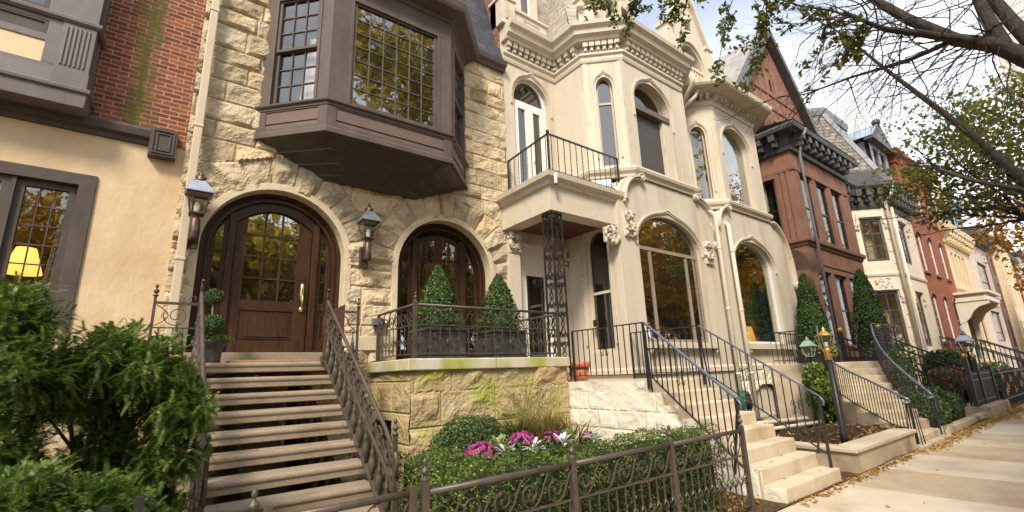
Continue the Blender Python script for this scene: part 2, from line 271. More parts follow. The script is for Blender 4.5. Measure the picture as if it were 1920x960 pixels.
# ---------------------------------------------------------------- mesh helpers
ORG = {}
def thing(name, label, cat, loc=(0, 0, 0), group=None):
    o = bpy.data.objects.new(name, None); COL.objects.link(o); o.empty_display_size = .2
    o.location = loc; ORG[o] = Vector(loc); o['label'] = label; o['category'] = cat
    if group: o['group'] = group
    return o
def tag(o, label, cat, group=None):
    o['label'] = label; o['category'] = cat
    if group: o['group'] = group
    return o
def struct(o): o['kind'] = 'structure'; return o
def stuff(o): o['kind'] = 'stuff'; return o
def dup(root, loc, rz=0, label=None, scale=None):
    r = root.copy(); COL.objects.link(r); r.location = loc; r.rotation_euler = (0, 0, rz); ORG[r] = Vector(loc)
    if label: r['label'] = label
    if scale: r.scale = (scale,)*3 if not hasattr(scale, '__len__') else scale
    for ch in list(root.children):
        c = ch.copy(); COL.objects.link(c); c.parent = r
        for g in list(ch.children):
            d = g.copy(); COL.objects.link(d); d.parent = c
    return r
class MB:
    def __init__(s): s.v = []; s.f = []; s.mi = []; s.sm = []; s.t = None
    def add(s, vs, fs, mi=0, sm=False):
        b = len(s.v); s.v.extend(tuple(p) for p in vs)
        for f in fs: s.f.append(tuple(i+b for i in f)); s.mi.append(mi); s.sm.append(sm)
        return s
    def box(s, x0, x1, y0, y1, z0, z1, mi=0):
        return s.add([(x0, y0, z0), (x1, y0, z0), (x1, y1, z0), (x0, y1, z0), (x0, y0, z1), (x1, y0, z1), (x1, y1, z1), (x0, y1, z1)],
                     [(3, 2, 1, 0), (4, 5, 6, 7), (0, 1, 5, 4), (1, 2, 6, 5), (2, 3, 7, 6), (3, 0, 4, 7)], mi)
    def bar(s, a, b, w, h=None, mi=0, upv=(0, 0, 1)):
        """square bar from a to b"""
        a = Vector(a); b = Vector(b); t = (b-a).normalized(); h = h or w
        u = Vector(upv)
        if abs(t.dot(u)) > .98: u = Vector((0, 1, 0))
        x = t.cross(u).normalized()*w/2; y = x.cross(t).normalized()*h/2
        vs = [p+q for p in (a, b) for q in (-x-y, x-y, x+y, -x+y)]
        return s.add(vs, [(3, 2, 1, 0), (4, 5, 6, 7), (0, 1, 5, 4), (1, 2, 6, 5), (2, 3, 7, 6), (3, 0, 4, 7)], mi)
    def tube(s, pts, r, n=6, mi=0, cap=True, flat=None):
        pts = [Vector(p) for p in pts]; m = len(pts)
        rs = r if hasattr(r, '__len__') else [r]*m
        t0 = (pts[1]-pts[0]).normalized(); ref = Vector((0, 0, 1)) if abs(t0.z) < .9 else Vector((1, 0, 0))
        x = t0.cross(ref).normalized(); vs = []
        for i, p in enumerate(pts):
            t = (pts[min(i+1, m-1)]-pts[max(i-1, 0)])
            t = t.normalized() if t.length > 1e-9 else t0
            x = (x-t*x.dot(t)); x = x.normalized() if x.length > 1e-6 else t.orthogonal().normalized()
            y = t.cross(x)
            for k in range(n):
                a = 2*math.pi*k/n
                vs.append(p+(x*math.cos(a)+y*math.sin(a))*rs[i])
        fs = [(i*n+k, i*n+(k+1) % n, (i+1)*n+(k+1) % n, (i+1)*n+k) for i in range(m-1) for k in range(n)]
        if cap: fs += [tuple(range(n))[::-1], tuple((m-1)*n+k for k in range(n))]
        return s.add(vs, fs, mi, n > 5)
    def lathe(s, c, prof, n=16, mi=0, sm=True, ax=None, sq=False):
        """profile (r,z) turned round c; sq gives a four-sided turning"""
        c = Vector(c); vs = []; m = len(prof)
        for r, z in prof:
            for k in range(n):
                a = 2*math.pi*(k+(.5 if sq else 0))/n
                q = Vector((r*math.cos(a), r*math.sin(a), z))
                if ax: q = ax @ q
                vs.append(c+q)
        fs = [(i*n+k, i*n+(k+1) % n, (i+1)*n+(k+1) % n, (i+1)*n+k) for i in range(m-1) for k in range(n)]
        if prof[0][0] > 1e-4: fs.append(tuple(range(n))[::-1])
        if prof[-1][0] > 1e-4: fs.append(tuple((m-1)*n+k for k in range(n)))
        return s.add(vs, fs, mi, sm)
    def ball(s, c, r, n=8, m=6, mi=0, sc3=(1, 1, 1)):
        vs = []; c = Vector(c)
        for i in range(m+1):
            th = math.pi*i/m
            for k in range(n):
                a = 2*math.pi*k/n
                vs.append(c+Vector((r*sc3[0]*math.sin(th)*math.cos(a), r*sc3[1]*math.sin(th)*math.sin(a), r*sc3[2]*math.cos(th))))
        return s.add(vs, [(i*n+k, (i+1)*n+k, (i+1)*n+(k+1) % n, i*n+(k+1) % n) for i in range(m) for k in range(n)], mi, True)
    def build(s, name, mats, parent=None, loc=None, bevel=0, seg=2, label=None):
        me = bpy.data.meshes.new(name)
        o0 = ORG.get(parent, Vector((0, 0, 0))) if parent else Vector(loc or (0, 0, 0))
        v = np.array(s.v, dtype=np.float64).reshape(-1, 3)-np.array(o0)
        me.from_pydata(v.tolist(), [], s.f)
        if not isinstance(mats, (list, tuple)): mats = [mats]
        for m in mats: me.materials.append(m)
        if len(mats) > 1: me.polygons.foreach_set('material_index', s.mi)
        if any(s.sm): me.polygons.foreach_set('use_smooth', s.sm)
        if s.t is not None:
            ca = me.color_attributes.new('tint', 'FLOAT_COLOR', 'POINT')
            t = np.ones((len(s.v), 4), dtype=np.float32); tt = np.array(s.t, dtype=np.float32)
            t[:len(tt), :3] = tt[:, None] if tt.ndim == 1 else tt
            ca.data.foreach_set('color', t.ravel())
        me.update()
        o = bpy.data.objects.new(name, me); COL.objects.link(o)
        if parent: o.parent = parent; ORG[o] = o0
        else: o.location = o0; ORG[o] = o0
        if bevel:
            b = o.modifiers.new('bevel', 'BEVEL'); b.width = bevel; b.segments = seg; b.limit_method = 'ANGLE'; b.angle_limit = rad(40)
        if label: o['label'] = label
        return o
class Fr:
    """a vertical plane: u along it, d outward from it, z up"""
    def __init__(s, o, u):
        s.o = Vector((o[0], o[1], 0)); s.u = Vector((u[0], u[1], 0)).normalized(); s.n = Vector((s.u.y, -s.u.x, 0))
    def __call__(s, u, d, z): return s.o+s.u*u+s.n*d+Vector((0, 0, z))
def front(Y): return Fr((0, Y), (1, 0))
def span(p, q):
    f = Fr(p, (q[0]-p[0], q[1]-p[1])); f.len = math.hypot(q[0]-p[0], q[1]-p[1]); return f
def fbox(mb, fr, u0, u1, d0, d1, z0, z1, mi=0):
    P = [fr(u, d, z) for z in (z0, z1) for u, d in ((u0, d1), (u1, d1), (u1, d0), (u0, d0))]
    mb.add(P, [(3, 2, 1, 0), (4, 5, 6, 7), (0, 1, 5, 4), (1, 2, 6, 5), (2, 3, 7, 6), (3, 0, 4, 7)], mi)
def fext(mb, fr, poly, d0, d1, mi=0):
    n = len(poly); vs = [fr(u, d1, z) for u, z in poly]+[fr(u, d0, z) for u, z in poly]
    tri = tessellate_polygon([[Vector((u, z, 0)) for u, z in poly]])
    fs = [tuple(t) for t in tri]+[tuple(i+n for i in t[::-1]) for t in tri]
    fs += [(i, (i+1) % n, n+(i+1) % n, n+i) for i in range(n)]
    mb.add(vs, fs, mi)
def fband(mb, fr, a, b, d0, d1, mi=0, closed=False):
    """moulding between two outlines with the same count"""
    n = len(a); vs = [fr(u, d, z) for pl, d in ((a, d1), (b, d1), (a, d0), (b, d0)) for u, z in pl]
    fs = []
    for i in range(n if closed else n-1):
        j = (i+1) % n
        fs += [(i, j, n+j, n+i), (2*n+i, 2*n+j, j, i), (n+i, n+j, 3*n+j, 3*n+i), (3*n+i, 3*n+j, 2*n+j, 2*n+i)]
    if not closed: fs += [(0, n, 3*n, 2*n), (n-1, 2*n-1, 4*n-1, 3*n-1)]
    mb.add(vs, fs, mi)
def opening(u0, u1, z0, zs, rise=0, n=20, ogee=0, power=2.0):
    """outline of an opening: straight jambs and an arched head"""
    c = (u0+u1)/2; a = (u1-u0)/2; p = [(u0, z0)]
    if rise <= 0: return p+[(u0, zs), (u1, zs), (u1, z0)]
    for i in range(n+1):
        x = -math.cos(math.pi*i/n); z = zs+rise*max(0, 1-abs(x)**power)**(1/power)
        if ogee: z += ogee*max(0, 1-abs(x)/.34)**2
        p.append((c+a*x, z))
    return p+[(u1, z0)]
def fwall(mb, fr, outline, holes, depth, mi=0, d=0, back=False):
    """a wall sheet with real openings and their reveals"""
    polys = [outline]+holes; flat = [p for pl in polys for p in pl]
    tri = tessellate_polygon([[Vector((u, z, 0)) for u, z in pl] for pl in polys])
    mb.add([fr(u, d, z) for u, z in flat], [tuple(t) for t in tri], mi)
    for pl in holes:
        n = len(pl); mb.add([fr(u, d, z) for u, z in pl]+[fr(u, d-depth, z) for u, z in pl], [(i, (i+1) % n, n+(i+1) % n, n+i) for i in range(n)], mi)
def sweep(mb, path, prof, mi=0, closed=False, sm=False):
    """profile (outward, z) carried along a plan path with mitred corners; outward is to the right of travel"""
    n = len(path); vs = []
    P = [Vector((p[0], p[1], 0)) for p in path]
    for i in range(n):
        a = (P[i]-P[i-1]).normalized() if (i > 0 or closed) else None
        b = (P[(i+1) % n]-P[i]).normalized() if (i < n-1 or closed) else None
        a = a or b; b = b or a
        na = Vector((a.y, -a.x, 0)); nb = Vector((b.y, -b.x, 0)); m = (na+nb).normalized(); k = 1/max(.35, m.dot(na))
        for d, z in prof: vs.append(P[i]+m*(d*k)+Vector((0, 0, z)))
    q = len(prof); fs = []
    for i in range(n if closed else n-1):
        j = (i+1) % n
        for k in range(q): fs.append((i*q+k, i*q+(k+1) % q, j*q+(k+1) % q, j*q+k))
    if not closed: fs += [tuple(range(q)), tuple((n-1)*q+k for k in range(q))[::-1]]
    mb.add(vs, fs, mi, sm)
def width_at(u0, u1, z, zs, rise, power=2.0):
    if z <= zs or rise <= 0: return u0, u1
    c = (u0+u1)/2; a = (u1-u0)/2; t = min(1, (z-zs)/rise); x = (1-t**power)**(1/power); return c-a*x, c+a*x
def head_at(u0, u1, u, zs, rise, power=2.0):
    if rise <= 0: return zs
    x = min(1, abs((u-(u0+u1)/2)/((u1-u0)/2))); return zs+rise*(1-x**power)**(1/power)
def window(fr, par, u0, u1, z0, zs, rise, d, fwid, nx=1, nz=1, mf=None, mg=None, trans=(), mull=(), bw=.025, fd=.07, name='window', power=2.0, sash=None, barw=.06, muntz=None):
    """a window: frame with bars, its glass a sub-part; d is the depth of the frame's face"""
    mb = MB(); z0i = z0+fwid
    fband(mb, fr, opening(u0, u1, z0, zs, rise, power=power), opening(u0+fwid, u1-fwid, z0, zs, max(0, rise-fwid*.4) if rise else 0, power=power) if rise else opening(u0+fwid, u1-fwid, z0, zs-fwid, 0), d-fd, d)
    fbox(mb, fr, u0+fwid, u1-fwid, d-fd, d-.004, z0, z0i)
    zt = (zs+rise)-fwid
    for t in trans: a, b = width_at(u0, u1, t, zs, rise, power); fbox(mb, fr, a+fwid*.7, b-fwid*.7, d-fd+.006, d-.006, t-barw/2, t+barw/2)
    for t in mull: fbox(mb, fr, t-barw/2, t+barw/2, d-fd+.008, d-.009, z0i, head_at(u0, u1, t, zs, rise, power)-fwid*.7)
    for i in range(1, nx):
        u = u0+fwid+(u1-u0-2*fwid)*i/nx; fbox(mb, fr, u-bw/2, u+bw/2, d-fd*.8, d-fd*.25, z0i, head_at(u0, u1, u, zs, rise, power)-fwid*.7)
    zl = muntz if muntz else zt
    for i in range(1, nz):
        z = z0i+(zl-z0i)*i/nz; a, b = width_at(u0, u1, z, zs, rise, power); fbox(mb, fr, a+fwid*.7, b-fwid*.7, d-fd*.78, d-fd*.27, z-bw/2, z+bw/2)
    o = mb.build(name, mf, par)
    g = MB(); fext(g, fr, opening(u0+fwid*.6, u1-fwid*.6, z0+fwid*.5, zs-(0 if rise else fwid*.5), max(0, rise-fwid*.3) if rise else 0, power=power), d-fd*.6, d-fd*.5)
    g.build('pane', mg, o)
    return o
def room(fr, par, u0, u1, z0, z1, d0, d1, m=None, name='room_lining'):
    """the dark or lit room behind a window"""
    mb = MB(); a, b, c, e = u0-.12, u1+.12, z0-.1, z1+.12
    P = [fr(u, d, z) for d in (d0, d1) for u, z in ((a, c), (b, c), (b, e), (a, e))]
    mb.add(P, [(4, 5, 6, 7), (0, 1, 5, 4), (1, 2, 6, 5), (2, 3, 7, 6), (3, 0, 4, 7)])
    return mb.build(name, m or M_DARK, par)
# ---- noise and rock-faced stone
def vnoise(x, y, seed):
    xi = np.floor(x).astype(np.int64); yi = np.floor(y).astype(np.int64); fx = x-xi; fy = y-yi
    def h(a, b):
        n = (a*374761393+b*668265263+seed*982451653) & 0xffffffff
        n = ((n ^ (n >> 13))*1274126177) & 0xffffffff
        return ((n ^ (n >> 16)) & 0xffff)/65535.
    ux = fx*fx*(3-2*fx); uy = fy*fy*(3-2*fy)
    return (h(xi, yi)*(1-ux)+h(xi+1, yi)*ux)*(1-uy)+(h(xi, yi+1)*(1-ux)+h(xi+1, yi+1)*ux)*uy
def fbm(x, y, seed, o=4):
    t = 0; a = .5
    for i in range(o): t = t+a*vnoise(x, y, seed+i); x = x*2.03+7.1; y = y*2.03+3.7; a *= .5
    return t
def stone_sheet(mb, fr, u0, u1, z0, z1, step, keep=None, courses=.3, wid=(.35, .8), arches=(), amp=.06, margin=.03, joint=.012, seed=1, blend=1.0, tvar=.3, mi=0):
    """rock-faced ashlar: every stone has its own chiselled planes"""
    rg = np.random.default_rng(seed)
    nu = int((u1-u0)/step)+1; nz = int((z1-z0)/step)+1
    U, Z = np.meshgrid(np.linspace(u0, u1, nu), np.linspace(z0, z1, nz))
    zb = [z0]
    while zb[-1] < z1: zb.append(zb[-1]+courses*rg.uniform(.82, 1.2))
    zb = np.array(zb); ci = np.clip(np.searchsorted(zb, Z, 'right')-1, 0, len(zb)-2)
    Zw = Z+.0*U; sid = np.zeros(Z.shape, int); cu = np.zeros(Z.shape); cz = np.zeros(Z.shape); e = np.zeros(Z.shape); k = 0
    for c in range(len(zb)-1):
        ub = [u0-rg.uniform(0, wid[1])]
        while ub[-1] < u1: ub.append(ub[-1]+rg.uniform(*wid))
        ub = np.array(ub); m = ci == c
        ui = np.clip(np.searchsorted(ub, U[m], 'right')-1, 0, len(ub)-2)
        sid[m] = k+ui; k += len(ub); cu[m] = (ub[ui]+ub[ui+1])/2; cz[m] = (zb[c]+zb[c+1])/2
        e[m] = np.minimum(np.minimum(U[m]-ub[ui], ub[ui+1]-U[m]), np.minimum(Z[m]-zb[c], zb[c+1]-Z[m]))
    for (uc, zc, R0, R1, ns) in arches:
        du = U-uc; dz = Z-zc; r = np.hypot(du, dz); th = np.arctan2(dz, du)
        rb = R1+.10*np.sin(th*5+uc)
        m = (r > R0-.2) & (r < rb) & (th > -.02)
        s = np.clip((th/math.pi*ns).astype(int), 0, ns-1); f = th/math.pi*ns-s
        sid[m] = k+s[m]; k += ns+1; Tj = 1
        ea = np.minimum(f, 1-f)*math.pi/ns*r*.62
        e[m] = np.minimum(np.minimum(np.abs(r-R0)+.05, rb-r), ea)[m]
        a = (s+.5)/ns*math.pi; cu[m] = (uc+np.cos(a)*(R0+R1)/2)[m]; cz[m] = (zc+np.sin(a)*(R0+R1)/2)[m]
    P = rg.uniform(-1, 1, (k+1, 6, 3)); base = rg.uniform(.5, 1.1, k+1)
    H = np.full(Z.shape, 9.)
    wob = (fbm(U*4, Z*4, seed+50)-.5)*.35
    for j in range(6):
        pl = P[sid, j]; H = np.minimum(H, base[sid]*(.55+.3*j/6)+pl[..., 0]*(U-cu+wob*.4)*2.6+pl[..., 1]*(Z-cz+wob*.4)*3.2+.25*pl[..., 2])
    H = np.clip(H, 0, 1.15)
    nn = (fbm(U*9, Z*9, seed+9, 5)-.5)*.9+(fbm(U*3, Z*3, seed+3)-.5)*.6
    en = e+(fbm(U*14, Z*14, seed+21)-.5)*.02
    ps = np.clip((en-joint*.4)/joint, 0, 1); ps = ps*ps*(3-2*ps)
    pm = np.clip((en-margin*.6)/(margin*1.3), 0, 1); pm = pm*pm*(3-2*pm)
    D = -.021+.021*ps+pm*amp*(H+nn*.55)+ps*nn*.006
    tv = 1-tvar*rg.random(k+1); T = tv[sid]*(.84+.16*np.clip(e/joint, 0, 1))
    hue = rg.uniform(-.05, .05, k+1)[sid]
    ok = np.ones((nz-1, nu-1), bool)
    if keep is not None: ok = keep((U[:-1, :-1]+U[1:, 1:])/2, (Z[:-1, :-1]+Z[1:, 1:])/2)
    o = np.array(fr.o); uu = np.array(fr.u); nnv = np.array(fr.n)
    V = o+U[..., None]*uu+D[..., None]*nnv; V[..., 2] = Z
    I = np.arange(nu*nz).reshape(nz, nu)
    F = np.stack([I[:-1, :-1], I[:-1, 1:], I[1:, 1:], I[1:, :-1]], -1)[ok]
    b = len(mb.v)
    tint = np.stack([T*(1+hue), T, T*(1-hue*1.5)], -1).reshape(-1, 3)
    prev = np.array(mb.t) if mb.t is not None else np.ones((b, 3))
    if len(prev) < b: prev = np.vstack([prev, np.ones((b-len(prev), 3))])
    mb.add(V.reshape(-1, 3).tolist(), F.tolist(), mi, False)
    mb.t = np.vstack([prev, tint])
# ---- leaves
def leaf_cloud(pts, size, rg, nrm=None, aspect=1.8, spread=1.0, bend=.25):
    """many small bent leaves; pts (n,3); returns verts and faces"""
    n = len(pts); size = np.asarray(size)*np.ones(n)*rg.uniform(.65, 1.3, n)
    d = rg.normal(size=(n, 3)); d /= np.linalg.norm(d, axis=1)[:, None]
    if nrm is not None: d = nrm+d*spread; d /= np.linalg.norm(d, axis=1)[:, None]
    a = rg.normal(size=(n, 3)); a -= d*(a*d).sum(1)[:, None]; a /= np.linalg.norm(a, axis=1)[:, None]
    b = np.cross(d, a); h = (size/2)[:, None]; wv = h/aspect
    V = np.stack([pts-a*h, pts+b*wv+d*h*bend*.3, pts+a*h-d*h*bend, pts-b*wv+d*h*bend*.3], 1).reshape(-1, 3)
    F = np.arange(n*4).reshape(n, 4)
    return V.tolist(), F.tolist()
def leaf_part(name, pts, size, m, par=None, rg=RNG, nrm=None, loc=None, **k):
    v, f = leaf_cloud(np.asarray(pts), size, rg, nrm, **k); mb = MB(); mb.add(v, f); return mb.build(name, m, par, loc)
def ell_points(n, c, r, rg, shell=.55, flat=None):
    d = rg.normal(size=(n, 3)); d /= np.linalg.norm(d, axis=1)[:, None]
    q = rg.uniform(shell**3, 1, n)**(1/3.); return np.array(c)+d*q[:, None]*np.array(r), d
# ---- ironwork
def scroll(cu, cz, r0, r1, turns, a0, sgn=1, n=26):
    return [(cu+(r0+(r1-r0)*t)*math.cos(a0+sgn*t*turns*2*math.pi), cz+(r0+(r1-r0)*t)*math.sin(a0+sgn*t*turns*2*math.pi)) for t in [i/n for i in range(n+1)]]
def ribbon(mb, P, uz, w, t, mi=0):
    """flat bar bent along a curve (u,z) in a plane given by P(u,d,z): w across the plane, t thick"""
    m = len(uz); vs = []
    for i, (u, z) in enumerate(uz):
        a = uz[max(i-1, 0)]; b = uz[min(i+1, m-1)]; du, dz = b[0]-a[0], b[1]-a[1]; l = math.hypot(du, dz) or 1
        nu, nz = -dz/l*t/2, du/l*t/2
        vs += [P(u+nu, w/2, z+nz), P(u-nu, w/2, z-nz), P(u-nu, -w/2, z-nz), P(u+nu, -w/2, z+nz)]
    fs = [(i*4+k, i*4+(k+1) % 4, i*4+4+(k+1) % 4, i*4+4+k) for i in range(m-1) for k in range(4)]+[(0, 1, 2, 3), (m*4-1, m*4-2, m*4-3, m*4-4)]
    mb.add(vs, fs, mi)
def basket(mb, c, h=.1, r=.024, wr=.0045):
    c = Vector(c)
    for k in range(4):
        pts = []
        for i in range(8):
            t = i/7; a = k*math.pi/2+t*2.6; q = r*math.sin(math.pi*t)+.004
            pts.append(c+Vector((q*math.cos(a), q*math.sin(a), (t-.5)*h)))
        mb.tube(pts, wr, 4)
FINIAL = [(.03, 0), (.03, .012), (.014, .02), (.014, .035), (.026, .045), (.03, .06), (.022, .075), (.01, .085), (.008, .095), (.016, .105), (.019, .118), (.013, .132), (.003, .142)]
def finial(mb, c, s=1, n=12, mi=0): mb.lathe(c, [(r*s, z*s) for r, z in FINIAL], n, mi)

def curtain(fr, par, u0, u1, z0, z1, d, m, n=28, taper=0, amp=.025, name='curtain'):
    mb = MB()
    for k in range(n+1):
        t = k/n; dd = d+amp*math.sin(k*1.9)+amp*.5*math.sin(k*.7)
        mb.v.append(tuple(fr(u0+(u1-u0)*t, dd, z0))); mb.v.append(tuple(fr(u0+taper*(1-t)+(u1-u0)*t, dd, z1)))
    for k in range(n): mb.f.append((2*k, 2*k+2, 2*k+3, 2*k+1)); mb.mi.append(0); mb.sm.append(True)
    return mb.build(name, m, par)
# ---------------------------------------------------------------- the setting: ground
g = MB(); g.box(-400, 900, -400, 900, -.5, -.06); struct(g.build('ground', M_DIRT))
g = MB(); nx, ny = 180, 34; xs = np.linspace(-8, 75, nx); ys = np.linspace(2.86, 8.6, ny)
zz = [(x, y, -.012+.05*float(vnoise(np.array(x*1.3), np.array(y*1.3), 5))+.02*float(vnoise(np.array(x*5.), np.array(y*5.), 8))) for y in ys for x in xs]
g.add(zz, [(j*nx+i, j*nx+i+1, (j+1)*nx+i+1, (j+1)*nx+i) for j in range(ny-1) for i in range(nx-1)], 0, True); struct(g.build('yard_soil', M_DIRT))
g = MB(); t = []; xj = [-12, -10.4, -8.8, -7.3, -5.7, -4.1, -2.5, -.9, .7, 2.3, 3.9, 5.4, 6.15, 7.72, 9.25, 10.9, 12.55, 14.7, 16.95, 19.0, 20.95]+[20.95+1.7*i for i in range(1, 34)]
rr = random.Random(5)
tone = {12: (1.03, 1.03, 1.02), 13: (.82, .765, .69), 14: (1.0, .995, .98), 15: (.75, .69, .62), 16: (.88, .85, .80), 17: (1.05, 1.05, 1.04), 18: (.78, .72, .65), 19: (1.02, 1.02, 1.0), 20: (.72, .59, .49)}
for i in range(len(xj)-1):
    for y0, y1 in ((-1.15, .86), (.872, 2.88)):
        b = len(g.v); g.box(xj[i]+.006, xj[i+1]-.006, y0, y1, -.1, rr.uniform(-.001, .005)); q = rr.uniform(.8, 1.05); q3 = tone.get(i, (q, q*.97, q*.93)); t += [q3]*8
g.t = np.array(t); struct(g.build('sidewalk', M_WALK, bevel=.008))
g = MB(); g.box(-60, 130, -2.9, -1.16, -.1, -.015); struct(g.build('parkway_lawn', M_GRASS))
g = MB(); g.box(-60, 130, -3.08, -2.905, -.3, 0); struct(g.build('street_kerb', M_CONC2))
g = MB(); g.box(-60, 130, -12.0, -3.085, -.3, -.14); struct(g.build('road', M_ASPH))
g = MB(); g.box(-60, 130, -12.2, -12.005, -.3, 0); g.box(-60, 130, -18, -12.2, -.3, -.02); struct(g.build('far_pavement', M_CONC2))

# ---------------------------------------------------------------- rough limestone house
SY = 8.0; F8 = front(SY)
S = thing('stone_house', 'rough tan limestone house with two round arches and a brown oriel window', 'house', (3.1, 8, 0))
A1 = (1.48, 3.60, 1.10); A2 = (4.56, 3.62, 1.09)          # arch centres and radii
def arch_out(A, R, zb, n=28): return [(A[0]-R, zb)]+[(A[0]-R*math.cos(math.pi*i/n), A[1]+R*math.sin(math.pi*i/n)) for i in range(n+1)]+[(A[0]+R, zb)]
def keep(U, Z):
    k = np.ones(U.shape, bool)
    for A in (A1, A2):
        k &= ~((np.abs(U-A[0]) < A[2]+.02) & (Z < A[1]) & (Z > 1.8)); k &= ~(np.hypot(U-A[0], Z-A[1]) < A[2]+.02)
    return k & ~((U > 1.15) & (U < 4.85) & (Z > 5.6) & (Z < 8.5))
mb = MB(); stone_sheet(mb, F8, .10, 6.12, -.1, 8.85, .026, keep, .34, (.4, .85), [(A1[0], A1[1], A1[2], A1[2]+.56, 11), (A2[0], A2[1], A2[2], A2[2]+.58, 13)], amp=.10, margin=.025, seed=3, tvar=.4)
fbox(mb, F8, .10, .14, -.4, -.01, 0, 10); fbox(mb, F8, 6.09, 6.115, -.4, -.03, 0, 8.8)
mb.build('rough_stone_wall', M_STONE, S)
mb = MB()
for A in (A1, A2): fband(mb, F8, arch_out(A, A[2]+.07, 1.87), arch_out(A, A[2]-.045, 1.87), -.36, .015)
fbox(mb, F8, 2.62, 3.44, -.05, .05, 2.08, 2.32); fbox(mb, F8, 5.68, 6.1, -.05, .05, 2.08, 2.32); fbox(mb, F8, .12, .34, -.05, .05, 2.08, 2.32)
mb.build('dressed_stone_trim', M_SMOOTHSTONE, S, bevel=.008)
mb = MB(); mb.box(.35, 2.62, 7.62, 8.36, 1.862, 2.03); mb.build('door_threshold', M_TREAD, S, bevel=.012)
# --- arched entrance of dark wood
FD = front(8.30)
def archset(A, zb):
    mb = MB()
    for R1, R0, d0, d1 in ((A[2]-.05, A[2]-.10, -.02, .10), (A[2]-.10, A[2]-.14, -.02, .06), (A[2]-.14, A[2]-.185, -.02, .085)):
        fband(mb, FD, arch_out(A, R1, zb), arch_out(A, R0, zb), d0, d1)
    return mb
def chord(A, R, u): return A[1]+math.sqrt(max(0, R*R-(u-A[0])**2))
mb = archset(A1, 2.03); Ri = A1[2]-.185; zh = 4.40
uL, uR = .90, 2.06
fbox(mb, FD, uL-.10, uL, -.06, .05, 2.03, chord(A1, Ri, uL-.05)); fbox(mb, FD, uR, uR+.10, -.06, .05, 2.03, chord(A1, Ri, uR+.05))
fext(mb, FD, [(uL, zh-.30)]+[(uL+(uR-uL)*i/12, zh-.30+.27*math.sin(math.pi*i/12)**.8) for i in range(1, 12)]+[(uR, zh-.30)]+[(uR-(uR-uL)*i/12, chord(A1, Ri+.03, uR-(uR-uL)*i/12)) for i in range(13)], -.05, .03)
mb.build('entrance_frame', M_WOOD, S, bevel=.006)
# door leaf
mb = MB(); gl, gr, gz0, gz1 = 1.06, 1.84, 2.88, 4.24
dz = lambda u: zh-.31+.27*math.sin(math.pi*(u-uL)/(uR-uL))**.8
fband(mb, FD, [(uL+.012, 2.05)]+[(uL+.012+(uR-uL-.024)*i/16, dz(uL+.012+(uR-uL-.024)*i/16)) for i in range(17)]+[(uR-.012, 2.05)],
      [(gl, 2.05)]+[(gl+(gr-gl)*i/16, gz1+.13*math.sin(math.pi*i/16)) for i in range(17)]+[(gr, 2.05)], -.05, .0)
fbox(mb, FD, gl, gr, -.05, -.003, 2.72, gz0); fbox(mb, FD, gl, gr, -.05, -.003, 2.05, 2.24)
fbox(mb, FD, gl, gr, -.05, -.02, 2.24, 2.72); fbox(mb, FD, gl+.035, gr-.035, -.03, -.008, 2.275, 2.685); fbox(mb, FD, gl+.07, gr-.07, -.03, .004, 2.31, 2.65)
for i in (1, 2): u = gl+(gr-gl)*i/3; fbox(mb, FD, u-.014, u+.014, -.04, -.006, gz0, gz1+.12)
for i in (1, 2, 3): z = gz0+(4.30-gz0)*i/4; fbox(mb, FD, gl, gr, -.04, -.008, z-.014, z+.014)
door = mb.build('front_door', M_WOOD, S, bevel=.004)
mb = MB(); fext(mb, FD, [(gl-.01, gz0-.01)]+[(gl-.01+(gr-gl+.02)*i/16, gz1+.13*math.sin(math.pi*i/16)) for i in range(17)]+[(gr+.01, gz0-.01)], -.035, -.028); mb.build('pane', G_GOLD, door)
mb = MB(); mb.lathe(FD(1.95, .012, 3.05), [(.001, -.16), (.03, -.13), (.036, -.05), (.036, .06), (.03, .13), (.001, .16)], 12); mb.tube([FD(1.95, .03, 3.0), FD(1.95, .08, 2.97), FD(1.95, .085, 2.88), FD(1.95, .05, 2.80), FD(1.95, .02, 2.79)], .013, 8); mb.lathe(FD(1.95, .012, 2.76), [(.001, -.05), (.03, -.03), (.034, 0), (.03, .03), (.001, .05)], 12)
mb.build('door_handle', M_BRASS, door)
for (a, b, nm) in ((A1[0]-Ri+.01, uL-.10, 0), (uR+.10, A1[0]+Ri-.01, 1)):      # sidelights
    mb = MB(); n = 10; top = [(a+(b-a)*i/n, chord(A1, Ri, a+(b-a)*i/n)) for i in range(n+1)]; fwd = .065
    it = [(min(max(u, a+fwd), b-fwd), z-fwd) for u, z in top]
    fband(mb, FD, [(a, 2.05)]+top+[(b, 2.05)], [(a+fwd, 2.05)]+it+[(b-fwd, 2.05)], -.05, 0)
    fbox(mb, FD, a+fwd, b-fwd, -.05, -.003, 2.75, 2.88); fbox(mb, FD, a+fwd, b-fwd, -.05, -.02, 2.05, 2.75); fbox(mb, FD, a+fwd+.04, b-fwd-.04, -.03, -.006, 2.26, 2.68)
    for i in (1, 2, 3): z = 2.88+.37*i; fbox(mb, FD, a+.02, b-.02, -.04, -.008, z-.013, z+.013) if z < min(top[0][1], top[-1][1])+.25 else None
    o = mb.build('sidelight', M_WOOD, S, bevel=.003); mb = MB(); fext(mb, FD, [(a+.05, 2.86)]+[(u, z+.02) for u, z in it]+[(b-.05, 2.86)], -.036, -.029); mb.build('pane', G_GOLD, o)
